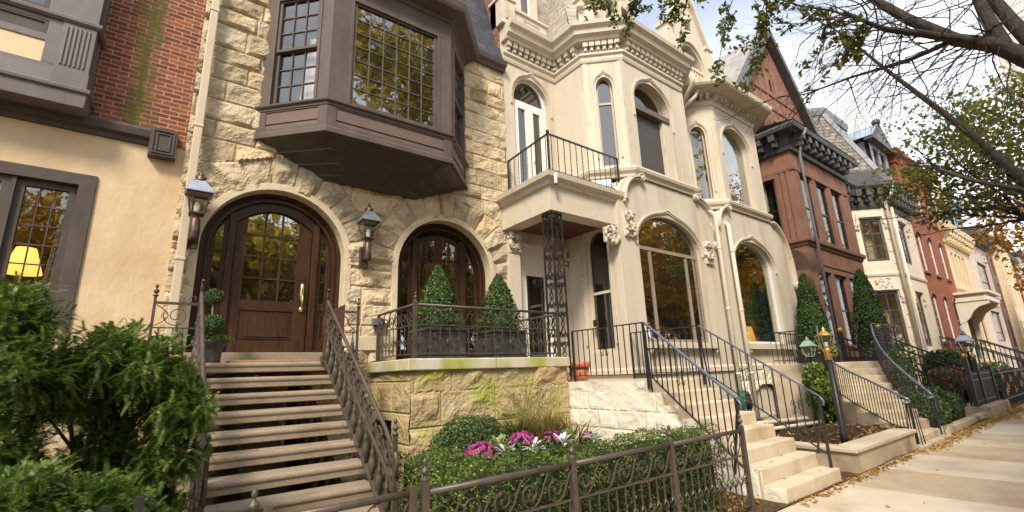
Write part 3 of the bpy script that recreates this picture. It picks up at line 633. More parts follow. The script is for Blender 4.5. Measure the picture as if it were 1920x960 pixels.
# --- arched garden doors
mb = archset(A2, 1.87); Ri = A2[2]-.185
for u in (3.93, 5.02): fbox(mb, FD, u, u+.10, -.06, .05, 1.87, chord(A2, Ri, u+.05))
mb.build('garden_door_frame', M_WOOD, S, bevel=.006)
segs = [(A2[0]-Ri+.01, 3.93, 1), (4.03, 4.525, 2), (4.525, 5.02, 2), (5.12, A2[0]+Ri-.01, 1)]
for a, b, nc in segs:
    mb = MB(); n = 10; top = [(a+(b-a)*i/n, chord(A2, Ri, a+(b-a)*i/n)-(.10 if nc == 2 else 0)) for i in range(n+1)]; fwd = .085 if nc == 2 else .06
    it = [(min(max(u, a+fwd), b-fwd), z-fwd) for u, z in top]
    fband(mb, FD, [(a+.004, 1.88)]+top+[(b-.004, 1.88)], [(a+fwd, 1.88)]+it+[(b-fwd, 1.88)], -.05, 0)
    fbox(mb, FD, a+fwd, b-fwd, -.05, -.003, 1.88, 2.12)
    if nc == 2: u = (a+b)/2; fbox(mb, FD, u-.013, u+.013, -.04, -.006, 2.12, it[5][1]+.02)
    for i in range(1, 6):
        z = 2.12+.36*i
        if z < max(it[0][1], it[-1][1])-.02: fbox(mb, FD, a+.03, b-.03, -.04, -.008, z-.013, z+.013)
    o = mb.build('garden_door', M_WOOD, S, bevel=.003); mb = MB(); fext(mb, FD, [(a+.05, 2.1)]+[(u, z+.02) for u, z in it]+[(b-.05, 2.1)], -.036, -.029); mb.build('pane', G_GOLD, o)
    if nc == 2 and a < 4.1: mb = MB(); mb.lathe(FD(b-.04, .02, 2.85), [(.001, -.06), (.018, -.05), (.018, .05), (.001, .06)], 8); mb.build('door_handle', M_BRASS, o)
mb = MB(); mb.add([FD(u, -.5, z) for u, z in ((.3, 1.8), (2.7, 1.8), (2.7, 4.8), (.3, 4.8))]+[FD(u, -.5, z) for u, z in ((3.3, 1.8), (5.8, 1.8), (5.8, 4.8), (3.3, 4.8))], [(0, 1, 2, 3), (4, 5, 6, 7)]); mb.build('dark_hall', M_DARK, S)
# --- oriel
oc = [(.99, 8.02), (1.84, 7.11), (4.12, 7.07), (5.04, 8.02)]
def lerp_plan(t, dz=0): c = (2.95, 8.03); return [(p[0]+(c[0]-p[0])*t*.62, p[1]+(c[1]-p[1])*t) for p in oc]
mb = MB()
lv = [(0, 5.47), (0, 5.45), (.03, 5.445), (.27, 5.325), (.275, 5.305), (.295, 5.30), (.52, 5.19), (.525, 5.17), (.545, 5.165), (.74, 5.07), (.745, 5.05), (.76, 5.045), (.87, 4.98)]
for i in range(len(lv)-1):
    a, b = lerp_plan(lv[i][0]), lerp_plan(lv[i+1][0])
    for j in range(3): mb.add([(*a[j], lv[i][1]), (*a[j+1], lv[i][1]), (*b[j+1], lv[i+1][1]), (*b[j], lv[i+1][1])], [(0, 1, 2, 3)])
e = lerp_plan(.87); mb.add([(*p, 4.98) for p in e], [(0, 1, 2, 3)])
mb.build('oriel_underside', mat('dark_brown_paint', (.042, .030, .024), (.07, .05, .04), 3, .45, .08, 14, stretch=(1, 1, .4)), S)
ori = MB()
sweep(ori, oc, [(-.06, 5.45), (.035, 5.45), (.035, 5.53), (.015, 5.56), (.015, 5.60), (-.06, 5.60)])
sweep(ori, oc, [(-.06, 5.94), (.015, 5.94), (.015, 5.98), (.055, 6.0), (.06, 6.035), (.02, 6.06), (-.06, 6.06)])
sweep(ori, oc, [(-.10, 8.13), (.0, 8.13), (.0, 8.5), (.04, 8.52), (.05, 8.58), (.18, 8.62), (.30, 8.64), (.33, 8.70), (.36, 8.82), (-.10, 8.84)])
PL = MB()
for j in range(3):
    f = span(oc[j], oc[j+1]); l = f.len
    fbox(PL, f, .13, l-.13, -.05, -.016, 5.6, 5.94)
    for a, b in ((0, .13), (l-.13, l)): fbox(ori, f, a, b, -.06, .002, 5.6, 5.94)
    fband(ori, f, [(.13, 5.6), (.13, 5.94), (l-.13, 5.94), (l-.13, 5.6)], [(.155, 5.625), (.155, 5.915), (l-.155, 5.915), (l-.155, 5.625)], -.05, .0, closed=True)
PL.build('oriel_panel', M_ORIELPANEL, S)
f0, f1, f2 = [span(oc[j], oc[j+1]) for j in range(3)]
for f, a, b in ((f0, .22, f0.len-.24), (f1, .36, f1.len-.30), (f2, .24, f2.len-.22)):
    fbox(ori, f, 0, a, -.10, 0, 6.06, 8.13); fbox(ori, f, b, f.len, -.10, 0, 6.06, 8.13)
    fband(ori, f, [(a-.05, 6.06), (a-.05, 8.18), (b+.05, 8.18), (b+.05, 6.06)], [(a, 6.06), (a, 8.10), (b, 8.10), (b, 6.06)], -.02, .018)
ori.build('oriel_frame', M_ORIEL, S, bevel=.004)
window(f1, S, .36, f1.len-.30, 6.07, 8.12, 0, -.02, .055, 6, 7, M_ORIEL, G_GOLD, bw=.017, name='leaded_window')
for f, a, b in ((f0, .22, f0.len-.24), (f2, .24, f2.len-.22)):
    window(f, S, a, b, 6.07, 7.12, 0, -.06, .05, 3, 3, M_ORIEL, G_CLEAR, bw=.018, name='sash_window')
    window(f, S, a, b, 7.08, 8.12, 0, -.02, .05, 3, 3, M_ORIEL, G_CLEAR, bw=.018, name='sash_window')
curtain(f0, S, f0.len-.66, f0.len-.32, 6.05, 7.4, -.22, M_CURTAINW, taper=.14)
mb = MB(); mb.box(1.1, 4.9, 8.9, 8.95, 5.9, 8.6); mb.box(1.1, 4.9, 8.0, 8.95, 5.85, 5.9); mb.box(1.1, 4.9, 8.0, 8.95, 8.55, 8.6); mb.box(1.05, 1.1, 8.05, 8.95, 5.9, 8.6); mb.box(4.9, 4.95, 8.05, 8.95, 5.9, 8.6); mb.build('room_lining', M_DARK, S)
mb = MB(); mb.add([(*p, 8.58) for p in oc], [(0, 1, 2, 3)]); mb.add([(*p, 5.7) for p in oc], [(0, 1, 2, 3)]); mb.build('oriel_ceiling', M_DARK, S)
# --- eaves and slate roof
mb = MB(); sweep(mb, [(5.06, 8.0), (6.13, 8.0)], [(-.1, 8.72), (.06, 8.72), (.08, 8.80), (.16, 8.84), (.19, 8.95), (-.1, 8.97)]); mb.build('eaves_gutter', M_ORIEL, S)
mb = MB()
mb.add([(.1, 7.9, 8.9), (6.12, 7.9, 8.9), (6.12, 8.9, 12.5), (.1, 8.9, 12.5)], [(0, 1, 2, 3)])
R0_ = [(.7, 8.0), (1.75, 6.85), (4.22, 6.8), (5.3, 7.95)]; rz = 8.84
top = [(1.9, 8.3), (2.3, 7.7), (3.7, 7.7), (4.1, 8.3)]
for j in range(3): mb.add([(*R0_[j], rz), (*R0_[j+1], rz), (*top[j+1], 11.2), (*top[j], 11.2)], [(0, 1, 2, 3)])
mb.build('slate_roof', M_SLATE, S)
mb = MB(); mb.box(6.0, 6.13, 8.06, 9.4, 8.9, 12.4); mb.build('party_wall', M_BRICK, S)
mb = MB(); fbox(mb, F8, 3.04, 3.24, .03, .15, 2.50, 2.62); fbox(mb, F8, 3.06, 3.10, .06, .10, 2.45, 2.50); mb.build('light_box', M_GREYBOX, S, bevel=.006)
mb = MB(); mb.box(.165, .275, 7.80, 7.90, .0, 9.2)
for z in (1.2, 3.3, 5.35, 7.4): mb.box(.155, .285, 7.79, 7.93, z, z+.05)
mb.build('downspout', M_GUTTER, S, bevel=.012)

# ---------------------------------------------------------------- wall lanterns
def lantern(x, label):
    z0 = 3.50; base = Vector((x, 7.94, z0)); t = thing('wall_lantern', label, 'wall lantern', base, 'gas lanterns either side of the arched door')
    yc = 7.72
    mb = MB(); mb.box(x-.075, x+.075, 7.87, 7.93, 3.50, 3.86); mb.box(x-.035, x+.035, yc-.03, 7.88, 3.62, 3.70); mb.lathe((x, yc, 0), [(.04, 3.58), (.062, 3.60), (.062, 3.88), (.048, 3.90), (.048, 3.94), (.085, 3.97)], 14); mb.build('bracket', M_COPPER, t, bevel=.008)
    mb = MB(); b, tp = .08, .14
    for sx in (-1, 1):
        for sy in (-1, 1): mb.bar((x+sx*b, yc+sy*b, 3.96), (x+sx*tp, yc+sy*tp, 4.27), .016)
    for z, q in ((3.97, b), (4.26, tp)):
        for sx, sy, ex, ey in ((-1, -1, 1, -1), (1, -1, 1, 1), (1, 1, -1, 1), (-1, 1, -1, -1)): mb.bar((x+sx*q, yc+sy*q, z), (x+ex*q, yc+ey*q, z), .02)
    mb.build('lantern_frame', M_COPPER, t)
    mb = MB()
    for sx, sy, ex, ey in ((-1, -1, 1, -1), (1, -1, 1, 1), (1, 1, -1, 1), (-1, 1, -1, -1)): mb.add([(x+sx*b, yc+sy*b, 3.97), (x+ex*b, yc+ey*b, 3.97), (x+ex*tp, yc+ey*tp, 4.26), (x+sx*tp, yc+sy*tp, 4.26)], [(0, 1, 2, 3)])
    mb.build('lantern_glass', G_LAMP, t)
    mb = MB(); q = 1.4142; mb.lathe((x, yc, 0), [(.172*q, 4.265), (.172*q, 4.28), (.08*q, 4.43), (.066*q, 4.46)], 4, sm=False, sq=True); mb.build('lantern_roof', M_TIN, t)
    mb = MB(); mb.lathe((x, yc, 0), [(.07, 4.455), (.085, 4.475), (.055, 4.49), (.075, 4.52), (.03, 4.54), (.035, 4.57), (.012, 4.60), (.002, 4.64)], 12); mb.build('finial', M_COPPER, t)
    mb = MB(); mb.lathe((x, yc, 0), [(.02, 3.96), (.035, 4.0), (.04, 4.08), (.025, 4.14), (.001, 4.16)], 10); mb.build('mantle', M_WHITE, t)
lantern(.33, 'copper wall lantern left of the arched front door, by the downspout')
lantern(2.83, 'copper wall lantern right of the arched front door, between both arches')

# ---------------------------------------------------------------- stoop of the stone house
T = thing('front_stoop', 'tan open-riser stoop climbing to the dark arched door', 'steps', (1.2, 5.6, 0))
NT = 10; nose = lambda k: 6.774-.262*k; tz = lambda k: 1.862-.183*k
def tread_mb(x0, x1, y0, y1, z, th=.115):
    mb = MB(); r = .034
    sec = [(y1, z), (y0+r, z)]+[(y0+r-r*math.sin(a), z-r+r*math.cos(a)) for a in [math.pi*i/8 for i in range(1, 7)]]+[(y0+.016, z-2*r), (y0+.016, z-th), (y0+.06, z-th-.012), (y1, z-th-.012)]
    n = len(sec); mb.add([(x0, y, q) for y, q in sec]+[(x1, y, q) for y, q in sec], [(i, (i+1) % n, n+(i+1) % n, n+i) for i in range(n)]+[tuple(range(n))[::-1], tuple(range(n, 2*n))])
    return mb
for k in range(1, NT): tread_mb(.43, 1.99, nose(k), nose(k)+.31, tz(k)).build('tread', M_TREAD, T)
mb = tread_mb(.0, 2.40, nose(0), 7.94, tz(0)); mb.build('landing', M_TREAD, T)
mb = MB()
for x0, x1 in ((.92, 1.30), (1.74, 1.80), (.50, .58)):
    pts = [(7.8, -.05), (7.8, 1.72), (7.06, 1.72)]+[(nose(k)+.315, tz(k)-.118) for k in range(1, NT)]+[(nose(NT)+.30, -.05)]
    n = len(pts); mb.add([(x0, y, z) for y, z in pts]+[(x1, y, z) for y, z in pts], [tuple(range(n)), tuple(range(n, 2*n))[::-1]]+[(i, (i+1) % n, n+(i+1) % n, n+i) for i in range(n)])
mb.build('stringer', mat('stringer_stone', (.16, .12, .075), (.24, .185, .12), 3, .9, .5, 25), T)
tag(MB().box(.86, 1.84, 7.02, 7.5, 1.864, 1.90).build('doormat', M_MAT, loc=(1.35, 7.26, 1.864), bevel=.01), 'brown coir doormat on the stoop landing before the arched door', 'doormat')
# ---------------------------------------------------------------- stoop railings
def baluster_prof(h): return [(.010, 0), (.010, .10*h), (.016, .13*h), (.034, .20*h), (.040, .34*h), (.034, .48*h), (.022, .56*h), (.026, .58*h), (.022, .60*h), (.026, .62*h), (.018, .66*h), (.012, .80*h), (.009, h)]
def stoop_rail(x, label, side):
    t = thing('stoop_railing', label, 'railing', (x, 5.6, .3), 'iron railings of the stone house stoop')
    y0, y1 = 6.72, 4.36; sl = .183/.262
    zb = lambda y: 1.862-(6.774-y)*sl
    P = lambda u, d, z: Vector((x+d, u, z))
    mb = MB(); mb.tube([(x, y0, zb(y0)+.86), (x, y0-.04, zb(y0)+.82), (x, y1+.25, zb(y1+.25)+.80), (x, y1+.10, zb(y1)+.83), (x, y1+.02, zb(y1)+.80), (x, y1-.05, zb(y1)+.70), (x, y1-.03, zb(y1)+.58), (x, y1+.05, zb(y1)+.55), (x, y1+.07, zb(y1)+.62)], .021, 8); mb.build('handrail', M_BRONZE, t)
    for off, wv, hh, nm in ((.47, .03, .018, 'middle_rail'), (.075, .045, .018, 'bottom_rail')):
        mb = MB(); mb.bar((x, y0, zb(y0)+off), (x, y1+.02, zb(y1)+off), wv, hh); mb.build(nm, M_BRONZE, t)
    n = 12; st = (y0-y1-.1)/n
    for i in range(n):
        y = y0-.10-st*i; zc = zb(y)+.635; mb = MB()
        sp = scroll(y, zc, .02, .125, 1.9, 2.2, 1, 30); sp = [(u, z+(u-y)*sl) for u, z in sp]
        ribbon(mb, P, sp, .022, .009)
        sp = scroll(y-.09, zc-.03, .008, .05, 1.1, -.6, -1, 14); ribbon(mb, P, [(u, z+(u-y)*sl) for u, z in sp], .02, .008); mb.build('scroll', M_BRONZE, t)
        yb = y-.02; h = .39; mb = MB(); mb.lathe((x, yb, zb(yb)+.08), baluster_prof(h), 10); mb.build('baluster', M_BRONZE, t)
    mb = MB(); mb.box(x-.02, x+.02, y0-.02, y0+.02, 1.862, 2.70); mb.tube([(x, y0, 2.68), (x, y0+.005, 2.78), (x, y0-.02, 2.84), (x, y0-.04, 2.82)], .02, 8); mb.box(x-.05, x+.05, y0-.05, y0+.05, 1.864, 1.93); mb.build('newel_post', M_BRONZE, t)
    mb = MB(); mb.box(x-.018, x+.018, y1-.02, y1+.016, -.02, zb(y1)+.92); finial(mb, (x, y1, zb(y1)+.92)); mb.build('newel_post', M_BRONZE, t)
    mb = MB()
    for yy in (6.3, 5.55, 4.8): mb.bar((x, yy, zb(yy)-.22), (x, yy, zb(yy)+.08), .012)
    mb.build('stay', M_BRONZE, t)
    # short return panel along the landing edge
    xe = x+side*.44; Q = lambda u, d, z: Vector((u, 6.74+d, z)); a, b = min(x, xe), max(x, xe)
    mb = MB(); mb.box(xe-.015, xe+.015, 6.725, 6.755, 1.862, 2.62); finial(mb, (xe, 6.74, 2.62)); mb.box(xe-.03, xe+.03, 6.71, 6.77, 1.864, 1.90); mb.build('end_post', M_BRONZE, t)
    mb = MB(); mb.bar((a, 6.74, 2.545), (b, 6.74, 2.545), .022, .03); mb.build('panel_rail', M_BRONZE, t); mb = MB(); mb.bar((a, 6.74, 2.26), (b, 6.74, 2.26), .022, .014); mb.build('panel_rail', M_BRONZE, t); mb = MB(); ribbon(mb, Q, [(x+side*u, z) for u, z in scroll(.07, 2.61, .01, .06, 1.2, -1.57, -1, 16)], .02, .009); mb.build('panel_volute', M_BRONZE, t)
    mb = MB(); ribbon(mb, Q, scroll((a+b)/2, 2.40, .02, .13, 1.7, .8, side, 26), .02, .009); ribbon(mb, Q, [(xe-side*.02-side*.12*math.sin(math.pi*i/10), 2.28+.24*i/10) for i in range(11)], .02, .009); mb.build('panel_scroll', M_BRONZE, t)
    for k in (.33, .85): mb = MB(); mb.lathe((x+side*.44*k, 6.74, 1.87), baluster_prof(.385), 10); mb.build('baluster', M_BRONZE, t)
stoop_rail(1.93, 'scrolled bronze iron railing down the right side of the stoop', 1)
stoop_rail(.45, 'scrolled bronze iron railing on the stoop behind the yew', -1)

# ---------------------------------------------------------------- terrace
TE = thing('terrace', 'raised rough stone terrace with a moss-green ledge under the arched garden doors', 'terrace', (4.6, 7.2, 0))
FT = front(6.44); FTS = span((3.06, 8.0), (3.06, 6.44))
mb = MB(); stone_sheet(mb, FT, 3.06, 6.16, -.1, 1.70, .022, None, .46, (.5, 1.0), amp=.085, margin=.05, joint=.008, seed=21, tvar=.2)
kp = lambda U, Z: ~((U > .15) & (U < .95) & (Z < .98) & (Z > .1))
stone_sheet(mb, FTS, 0, 1.56, -.1, 1.70, .022, kp, .46, (.5, .95), amp=.05, margin=.05, joint=.008, seed=25, tvar=.2)
fbox(mb, FTS, .15, .95, -.5, -.45, .1, 1.0); mb.build('rough_stone_wall', M_TSTONE, TE)
mb = MB(); mb.box(2.99, 4.55, 6.375, 6.75, 1.70, 1.872); mb.box(4.556, 6.19, 6.375, 6.75, 1.70, 1.872); mb.box(2.99, 3.36, 6.756, 7.97, 1.70, 1.872); mb.build('ledge', M_LEDGE, TE, bevel=.02, seg=3)
mb = MB(); mb.box(3.36, 6.15, 6.75, 7.98, 1.6, 1.86); mb.build('terrace_floor', M_CONC2, TE)

def wave_panel(P, u0, u1, zb, zt, n, sgn=1, wv=.02, th=.008):
    """one running-scroll strip between two rails: list of (u,z) curves"""
    out = []; st = (u1-u0)/n; h = zt-zb
    for i in range(n):
        uc = u0+st*(i+.36); r = h*.40; cz = zb+r+.004
        sp = scroll(uc, cz, .012, r, 1.45, -math.pi/2-1.45*2*math.pi, 1, 30); B = [(uc, zb+.004), (uc+.52*st, zb+.004), (uc+.40*st, zt), (uc+.95*st, zt)]
        tail = [tuple((1-t)**3*B[0][q]+3*t*(1-t)**2*B[1][q]+3*t*t*(1-t)*B[2][q]+t**3*B[3][q] for q in (0, 1)) for t in [j/10 for j in range(1, 11)]]
        out.append(sp+tail)
    return out
def iron_panel(t, A, B, z0, zrail, zmid, zlow, nscr, npick, sgn=1, mrail=None, knot=.42, mid=True, railw=.045, rnd=True, pw=.012):
    """rail, scroll strip and knotted pickets between two posts; A and B are plan points"""
    f = span(A, B); l = f.len; m = mrail or M_BRONZE
    mb = MB(); mb.tube([f(0, 0, z0+zrail), f(l, 0, z0+zrail)], railw/2, 8) if rnd else mb.bar(f(0, 0, z0+zrail), f(l, 0, z0+zrail), railw, railw*.6); mb.build('top_rail', m, t)
    mb = MB(); mb.bar(f(0, 0, z0+zmid), f(l, 0, z0+zmid), .022, .016); mb.bar(f(0, 0, z0+zlow), f(l, 0, z0+zlow), .022, .016); mb.build('lower_rails', m, t)
    for c in wave_panel(f, .03, l-.03, z0+zmid+.008, z0+zrail-railw/2, nscr, sgn):
        c = [(min(max(u, .012), l-.012), z) for u, z in c]
        mb = MB(); ribbon(mb, f, c, .014, .0065); mb.build('scroll', m, t)
    for i in range(npick):
        u = l*(i+.5)/npick; mb = MB(); zk = zlow+(zmid-zlow)*knot
        mb.bar(f(u, 0, z0+(zlow if zlow > .03 else 0)), f(u, 0, z0+zk-.04), pw); mb.bar(f(u, 0, z0+zk+.04), f(u, 0, z0+zmid), pw); basket(mb, f(u, 0, z0+zk), .10, .026, .0055); mb.build('picket', m, t)
def iron_post(t, p, z0, h, w=.045, fin=True, s=1.0, m=None):
    mb = MB(); mb.box(p[0]-w/2, p[0]+w/2, p[1]-w/2, p[1]+w/2, z0, z0+h)
    if fin: finial(mb, (p[0], p[1], z0+h), s)
    mb.build('post', m or M_BRONZE, t, bevel=.003)
TR = thing('terrace_railing', 'bronze scroll railing standing on the mossy terrace ledge', 'railing', (4.6, 6.5, 1.872))
pc, pl, pr = (3.13, 6.46), (3.13, 7.88), (6.0, 6.46)
iron_post(TR, pc, 1.872, .85, .055); iron_post(TR, pr, 1.872, .80, .045); iron_post(TR, pl, 1.872, .80, .045, False)
iron_panel(TR, pc, pr, 1.872, .80, .50, .075, 9, 17, 1); iron_panel(TR, pl, pc, 1.872, .80, .50, .075, 6, 10, 1)
pb = (6.0, 7.9); iron_panel(TR, pr, pb, 1.872, .78, .50, .075, 4, 9, 1)

def lead_planter(label):
    t = thing('square_planter', label, 'planter', (0, 0, 0), 'lead planters on the terrace'); s = .34; h = .5
    mb = MB(); mb.box(-s, s, -s, s, .0, h-.05); mb.box(-s-.025, s+.025, -s-.025, s+.025, h-.05, h)
    mb.box(-s-.015, s+.015, -s-.015, s+.015, 0, .04)
    mb.build('planter_box', M_LEAD, t, bevel=.01)
    for f in (Fr((0, -s), (1, 0)), Fr((-s, 0), (0, -1))):
        mb = MB(); q = .07; w2 = s-.04; a = [(-w2, .08), (-w2, h-.17), (-w2+q, h-.17), (-w2+q, h-.09), (w2-q, h-.09), (w2-q, h-.17), (w2, h-.17), (w2, .08)]
        for i in range(8): mb.bar(f(a[i][0], .006, a[i][1]), f(a[(i+1) % 8][0], .006, a[(i+1) % 8][1]), .018, .016)
        mb.ball(f(0, .0, h*.52), .05, 8, 6, sc3=(.8, .8, 1.3)); mb.build('relief_panel', M_LEAD, t)
    mb = MB(); mb.add([(-s+.01, -s+.01, h-.01), (s-.01, -s+.01, h-.01), (s-.01, s-.01, h-.01), (-s+.01, s-.01, h-.01)], [(0, 1, 2, 3)]); mb.build('potting_soil', M_SOIL, t)
    return t
p1 = lead_planter('grey lead planter at the terrace corner, nearer the stoop'); p1.location = (3.83, 7.05, 1.87)
p2 = dup(p1, (5.10, 7.05, 1.87), 0, 'grey lead planter on the terrace beside the iron lattice column')
def cone_topiary(name, label, h, r, n, m, size, loc, group, rg, squash=1.0, power=.8, core=True, rz=0):
    t = thing(name, label, 'topiary', loc, group); q = rg.uniform(0, 1, n)**.75; zz = q*h
    th = rg.uniform(0, 2*math.pi, n); bump = 1+.07*np.sin(th*3+zz*4)+.05*np.sin(th*5-zz*7)
    rad_ = r*np.minimum(1, (1-q)**power*1.12+.02)*bump*(1-np.clip((.12-q)*2.2, 0, .2)); k = np.where(rg.random(n) < .05, rg.uniform(1.02, 1.16, n), rg.uniform(.80, 1.04, n))
    pts = np.stack([rad_*k*np.cos(th), rad_*k*np.sin(th), zz+rg.normal(0, .012, n)], -1)
    nr = np.stack([np.cos(th), np.sin(th), np.full(n, .5)], -1)
    mb = MB(); v, f = leaf_cloud(pts, size, rg, nr, aspect=1.6, spread=.9); mb.add(v, f); mb.build('foliage', m, t, loc=None) if False else None
    o = mb.build('foliage', m, None); o.parent = t
    if core:
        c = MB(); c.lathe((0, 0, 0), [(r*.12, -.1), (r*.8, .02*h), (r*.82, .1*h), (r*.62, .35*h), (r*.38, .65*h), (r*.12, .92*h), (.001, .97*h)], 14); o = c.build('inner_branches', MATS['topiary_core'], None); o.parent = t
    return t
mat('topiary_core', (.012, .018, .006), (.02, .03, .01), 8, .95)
rg = np.random.default_rng(3)
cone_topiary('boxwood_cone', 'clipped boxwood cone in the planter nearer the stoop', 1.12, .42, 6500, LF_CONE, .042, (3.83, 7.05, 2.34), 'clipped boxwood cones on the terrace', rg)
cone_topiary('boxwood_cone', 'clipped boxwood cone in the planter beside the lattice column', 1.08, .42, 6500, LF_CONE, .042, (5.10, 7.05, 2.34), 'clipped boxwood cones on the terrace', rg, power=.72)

# little standard tree in a pot by the door, mail bin
t = thing('potted_standard', 'small ball-topped boxwood in a grey urn left of the arched door', 'potted plant', (.62, 7.15, 1.864))
mb = MB(); mb.lathe((.62, 7.15, 1.866), [(.14, 0), (.145, .02), (.15, .1), (.165, .22), (.19, .25), (.19, .29), (.16, .29), (.15, .25)], 18); mb.build('pot', M_LEAD, t)
mb = MB(); mb.tube([(.62, 7.15, 2.1), (.625, 7.15, 2.35), (.615, 7.15, 2.6), (.62, 7.15, 2.74)], .012, 7); mb.build('stem', mat('bare_stem', (.2, .13, .07), (.27, .18, .1), 20, .9), t)
for c, r, n, nm in (((.62, 7.15, 2.72), .115, 1300, 'leaf_ball'), ((.62, 7.15, 2.33), .175, 1700, 'leaf_ball')):
    p, d = ell_points(n, c, (r, r, r*.9), rg, .75); leaf_part(nm, p, .03, LF_CONE, t, rg, d, spread=.9)
p, d = ell_points(500, (.66, 7.1, 2.17), (.24, .2, .06), rg, .4); leaf_part('trailing_plant', p, .035, LF_IVY, t, rg)
mb = MB(); mb.add([(2.10, 7.3, 2.28), (2.36, 7.3, 2.28), (2.36, 7.3, 2.74), (2.10, 7.3, 2.56), (2.10, 7.52, 2.28), (2.36, 7.52, 2.28), (2.36, 7.52, 2.74), (2.10, 7.52, 2.56)], [(0, 1, 2, 3), (7, 6, 5, 4), (0, 4, 5, 1), (1, 5, 6, 2), (3, 2, 6, 7), (0, 3, 7, 4)])
for xx in (2.13, 2.33): mb.box(xx-.012, xx+.012, 7.32, 7.5, 1.864, 2.28)
tag(mb.build('mail_bin', M_DARKBROWN, loc=(2.23, 7.4, 1.864)), 'rust brown slanted mail bin behind the stoop return railing', 'mail bin')
# ---------------------------------------------------------------- left house: tan stucco below, old brick above
LH = thing('stucco_brick_house', 'tan stucco and mossy red brick house with a grey panelled oriel at the left edge', 'house', (-3, 8, 0))
FL = front(8.03)
mb = MB(); fwall(mb, FL, [(-9, -.1), (.10, -.1), (.10, 5.02), (-9, 5.02)], [[(-2.62, 2.3), (-2.62, 4.38), (-.80, 4.38), (-.80, 2.3)]], .25); mb.build('stucco_wall', M_STUCCO, LH)
mb = MB(); mb.add([FL(u, -.02, z) for u, z in ((-9, 5.0), (.10, 5.0), (.10, 11), (-9, 11))], [(0, 1, 2, 3)]); mb.build('brick_wall', M_MOSSBRICK, LH)
mb = MB(); sweep(mb, [(-9, 8.03), (-.30, 8.03)], [(-.05, 4.97), (.04, 4.97), (.05, 5.03), (.11, 5.06), (.13, 5.16), (.10, 5.20), (-.05, 5.24)]); mb.build('cornice_band', M_DARKTRIM, LH, bevel=.004)
mb = MB(); fbox(mb, FL, -.325, -.005, -.02, .15, 4.80, 5.22)
for a in (.03, .075): fband(mb, FL, [(-.325+a, 4.80+a), (-.325+a, 5.22-a), (-.005-a, 5.22-a), (-.005-a, 4.80+a)], [(-.325+a+.018, 4.80+a+.018), (-.325+a+.018, 5.22-a-.018), (-.005-a-.018, 5.22-a-.018), (-.005-a-.018, 4.80+a+.018)], .14, .165, closed=True)
mb.build('corner_block', M_DARKTRIM, LH, bevel=.004)
mb = MB(); fband(mb, FL, [(-2.62, 2.3), (-2.62, 4.38), (-.80, 4.38), (-.80, 2.3)], [(-2.45, 2.3), (-2.45, 4.22), (-.97, 4.22), (-.97, 2.3)], -.16, .03); mb.build('window_surround', M_DARKTRIM, LH, bevel=.006)
for a, b, dd in ((-2.45, -1.58, -.02), (-1.55, -.97, -.05)):
    window(FL, LH, a, b, 2.3, 4.22, 0, dd, .085, 3 if b < -1 and a < -2 else 3, 7, M_DARKTRIM, G_CLEAR, bw=.012, name='leaded_window')
mb = MB(); fbox(mb, FL, -1.585, -1.545, -.10, .0, 2.3, 4.22); mb.build('window_mullion', M_DARKTRIM, LH)
room(FL, LH, -2.5, -.9, 2.2, 4.3, -.26, -2.4, M_ROOM)
curtain(FL, LH, -1.22, -.92, 2.2, 4.3, -.34, M_CURTAIN, taper=.12)
curtain(FL, LH, -2.48, -2.2, 2.2, 4.3, -.34, M_CURTAIN)
mb = MB(); mb.lathe((-1.42, 8.62, 0), [(.20, 3.10), (.10, 3.44)], 18); o = mb.build('lamp_shade', GLOW, None, loc=(-1.42, 8.62, 2.3))
TL = thing('table_lamp', 'lit table lamp with a yellow shade behind the leaded window', 'lamp', (-1.42, 8.62, 2.2)); o.parent = TL; o.location = (0, 0, .1)
mb = MB(); mb.lathe((-1.42, 8.62, 0), [(.09, 2.2), (.03, 2.28), (.07, 2.5), (.1, 2.75), (.04, 2.95), (.015, 3.0), (.015, 3.2)], 12); mb.build('lamp_base', M_BRASS, TL)
# oriel
FO = front(7.65)
ox = -1.047
def oframe(mb, f, u1, right):
    return
mb = MB(); oc2 = [(-5, 7.65), (ox, 7.65), (ox+.02, 8.02)]
sweep(mb, oc2, [(-.3, 5.138), (.02, 5.138), (.03, 5.319), (.06, 5.34), (.065, 5.383), (.02, 5.414), (.01, 5.595), (-.3, 5.595)])
mb.add([(-5, 7.65, 5.138), (ox, 7.65, 5.138), (ox, 8.03, 5.143), (-5, 8.03, 5.143)], [(0, 1, 2, 3)])
sweep(mb, oc2, [(-.1, 6.307), (.02, 6.307), (.05, 6.339), (.055, 6.381), (.01, 6.413), (-.1, 6.413)])
fbox(mb, FO, -5, ox-.0, -.08, -.004, 5.595, 5.659); fbox(mb, FO, -5, ox, -.08, -.005, 5.967, 6.062); fbox(mb, FO, -5, ox, -.08, -.006, 6.254, 6.307)
fbox(mb, FO, -1.51, -1.381, -.08, -.003, 5.659, 6.307); fbox(mb, FO, -5, -2.76, -.08, -.003, 5.659, 6.307)
fbox(mb, FO, -1.381, ox, -.08, .012, 5.595, 6.307); fbox(mb, FO, -1.392, ox+.012, -.08, .03, 5.393, 5.616)
for k in range(6): u = -1.344+.044*k; fbox(mb, FO, u, u+.022, .0, .026, 5.68, 6.254)
fbox(mb, FO, -1.54, ox, -.08, .0, 6.413, 9.037); fbox(mb, FO, -2.92, -2.71, -.08, .0, 6.413, 9.037)
fo2 = span((ox, 7.65), (ox+.02, 8.02)); fbox(mb, fo2, 0, .06, -.08, 0, 5.595, 9.037); fbox(mb, fo2, .24, .36, -.08, 0, 5.595, 9.037); fbox(mb, fo2, .06, .24, -.08, -.02, 5.595, 6.307); fbox(mb, fo2, .06, .24, -.08, -.0, 8.294, 9.037); fbox(mb, fo2, .05, .26, -.02, .035, 6.381, 6.445)
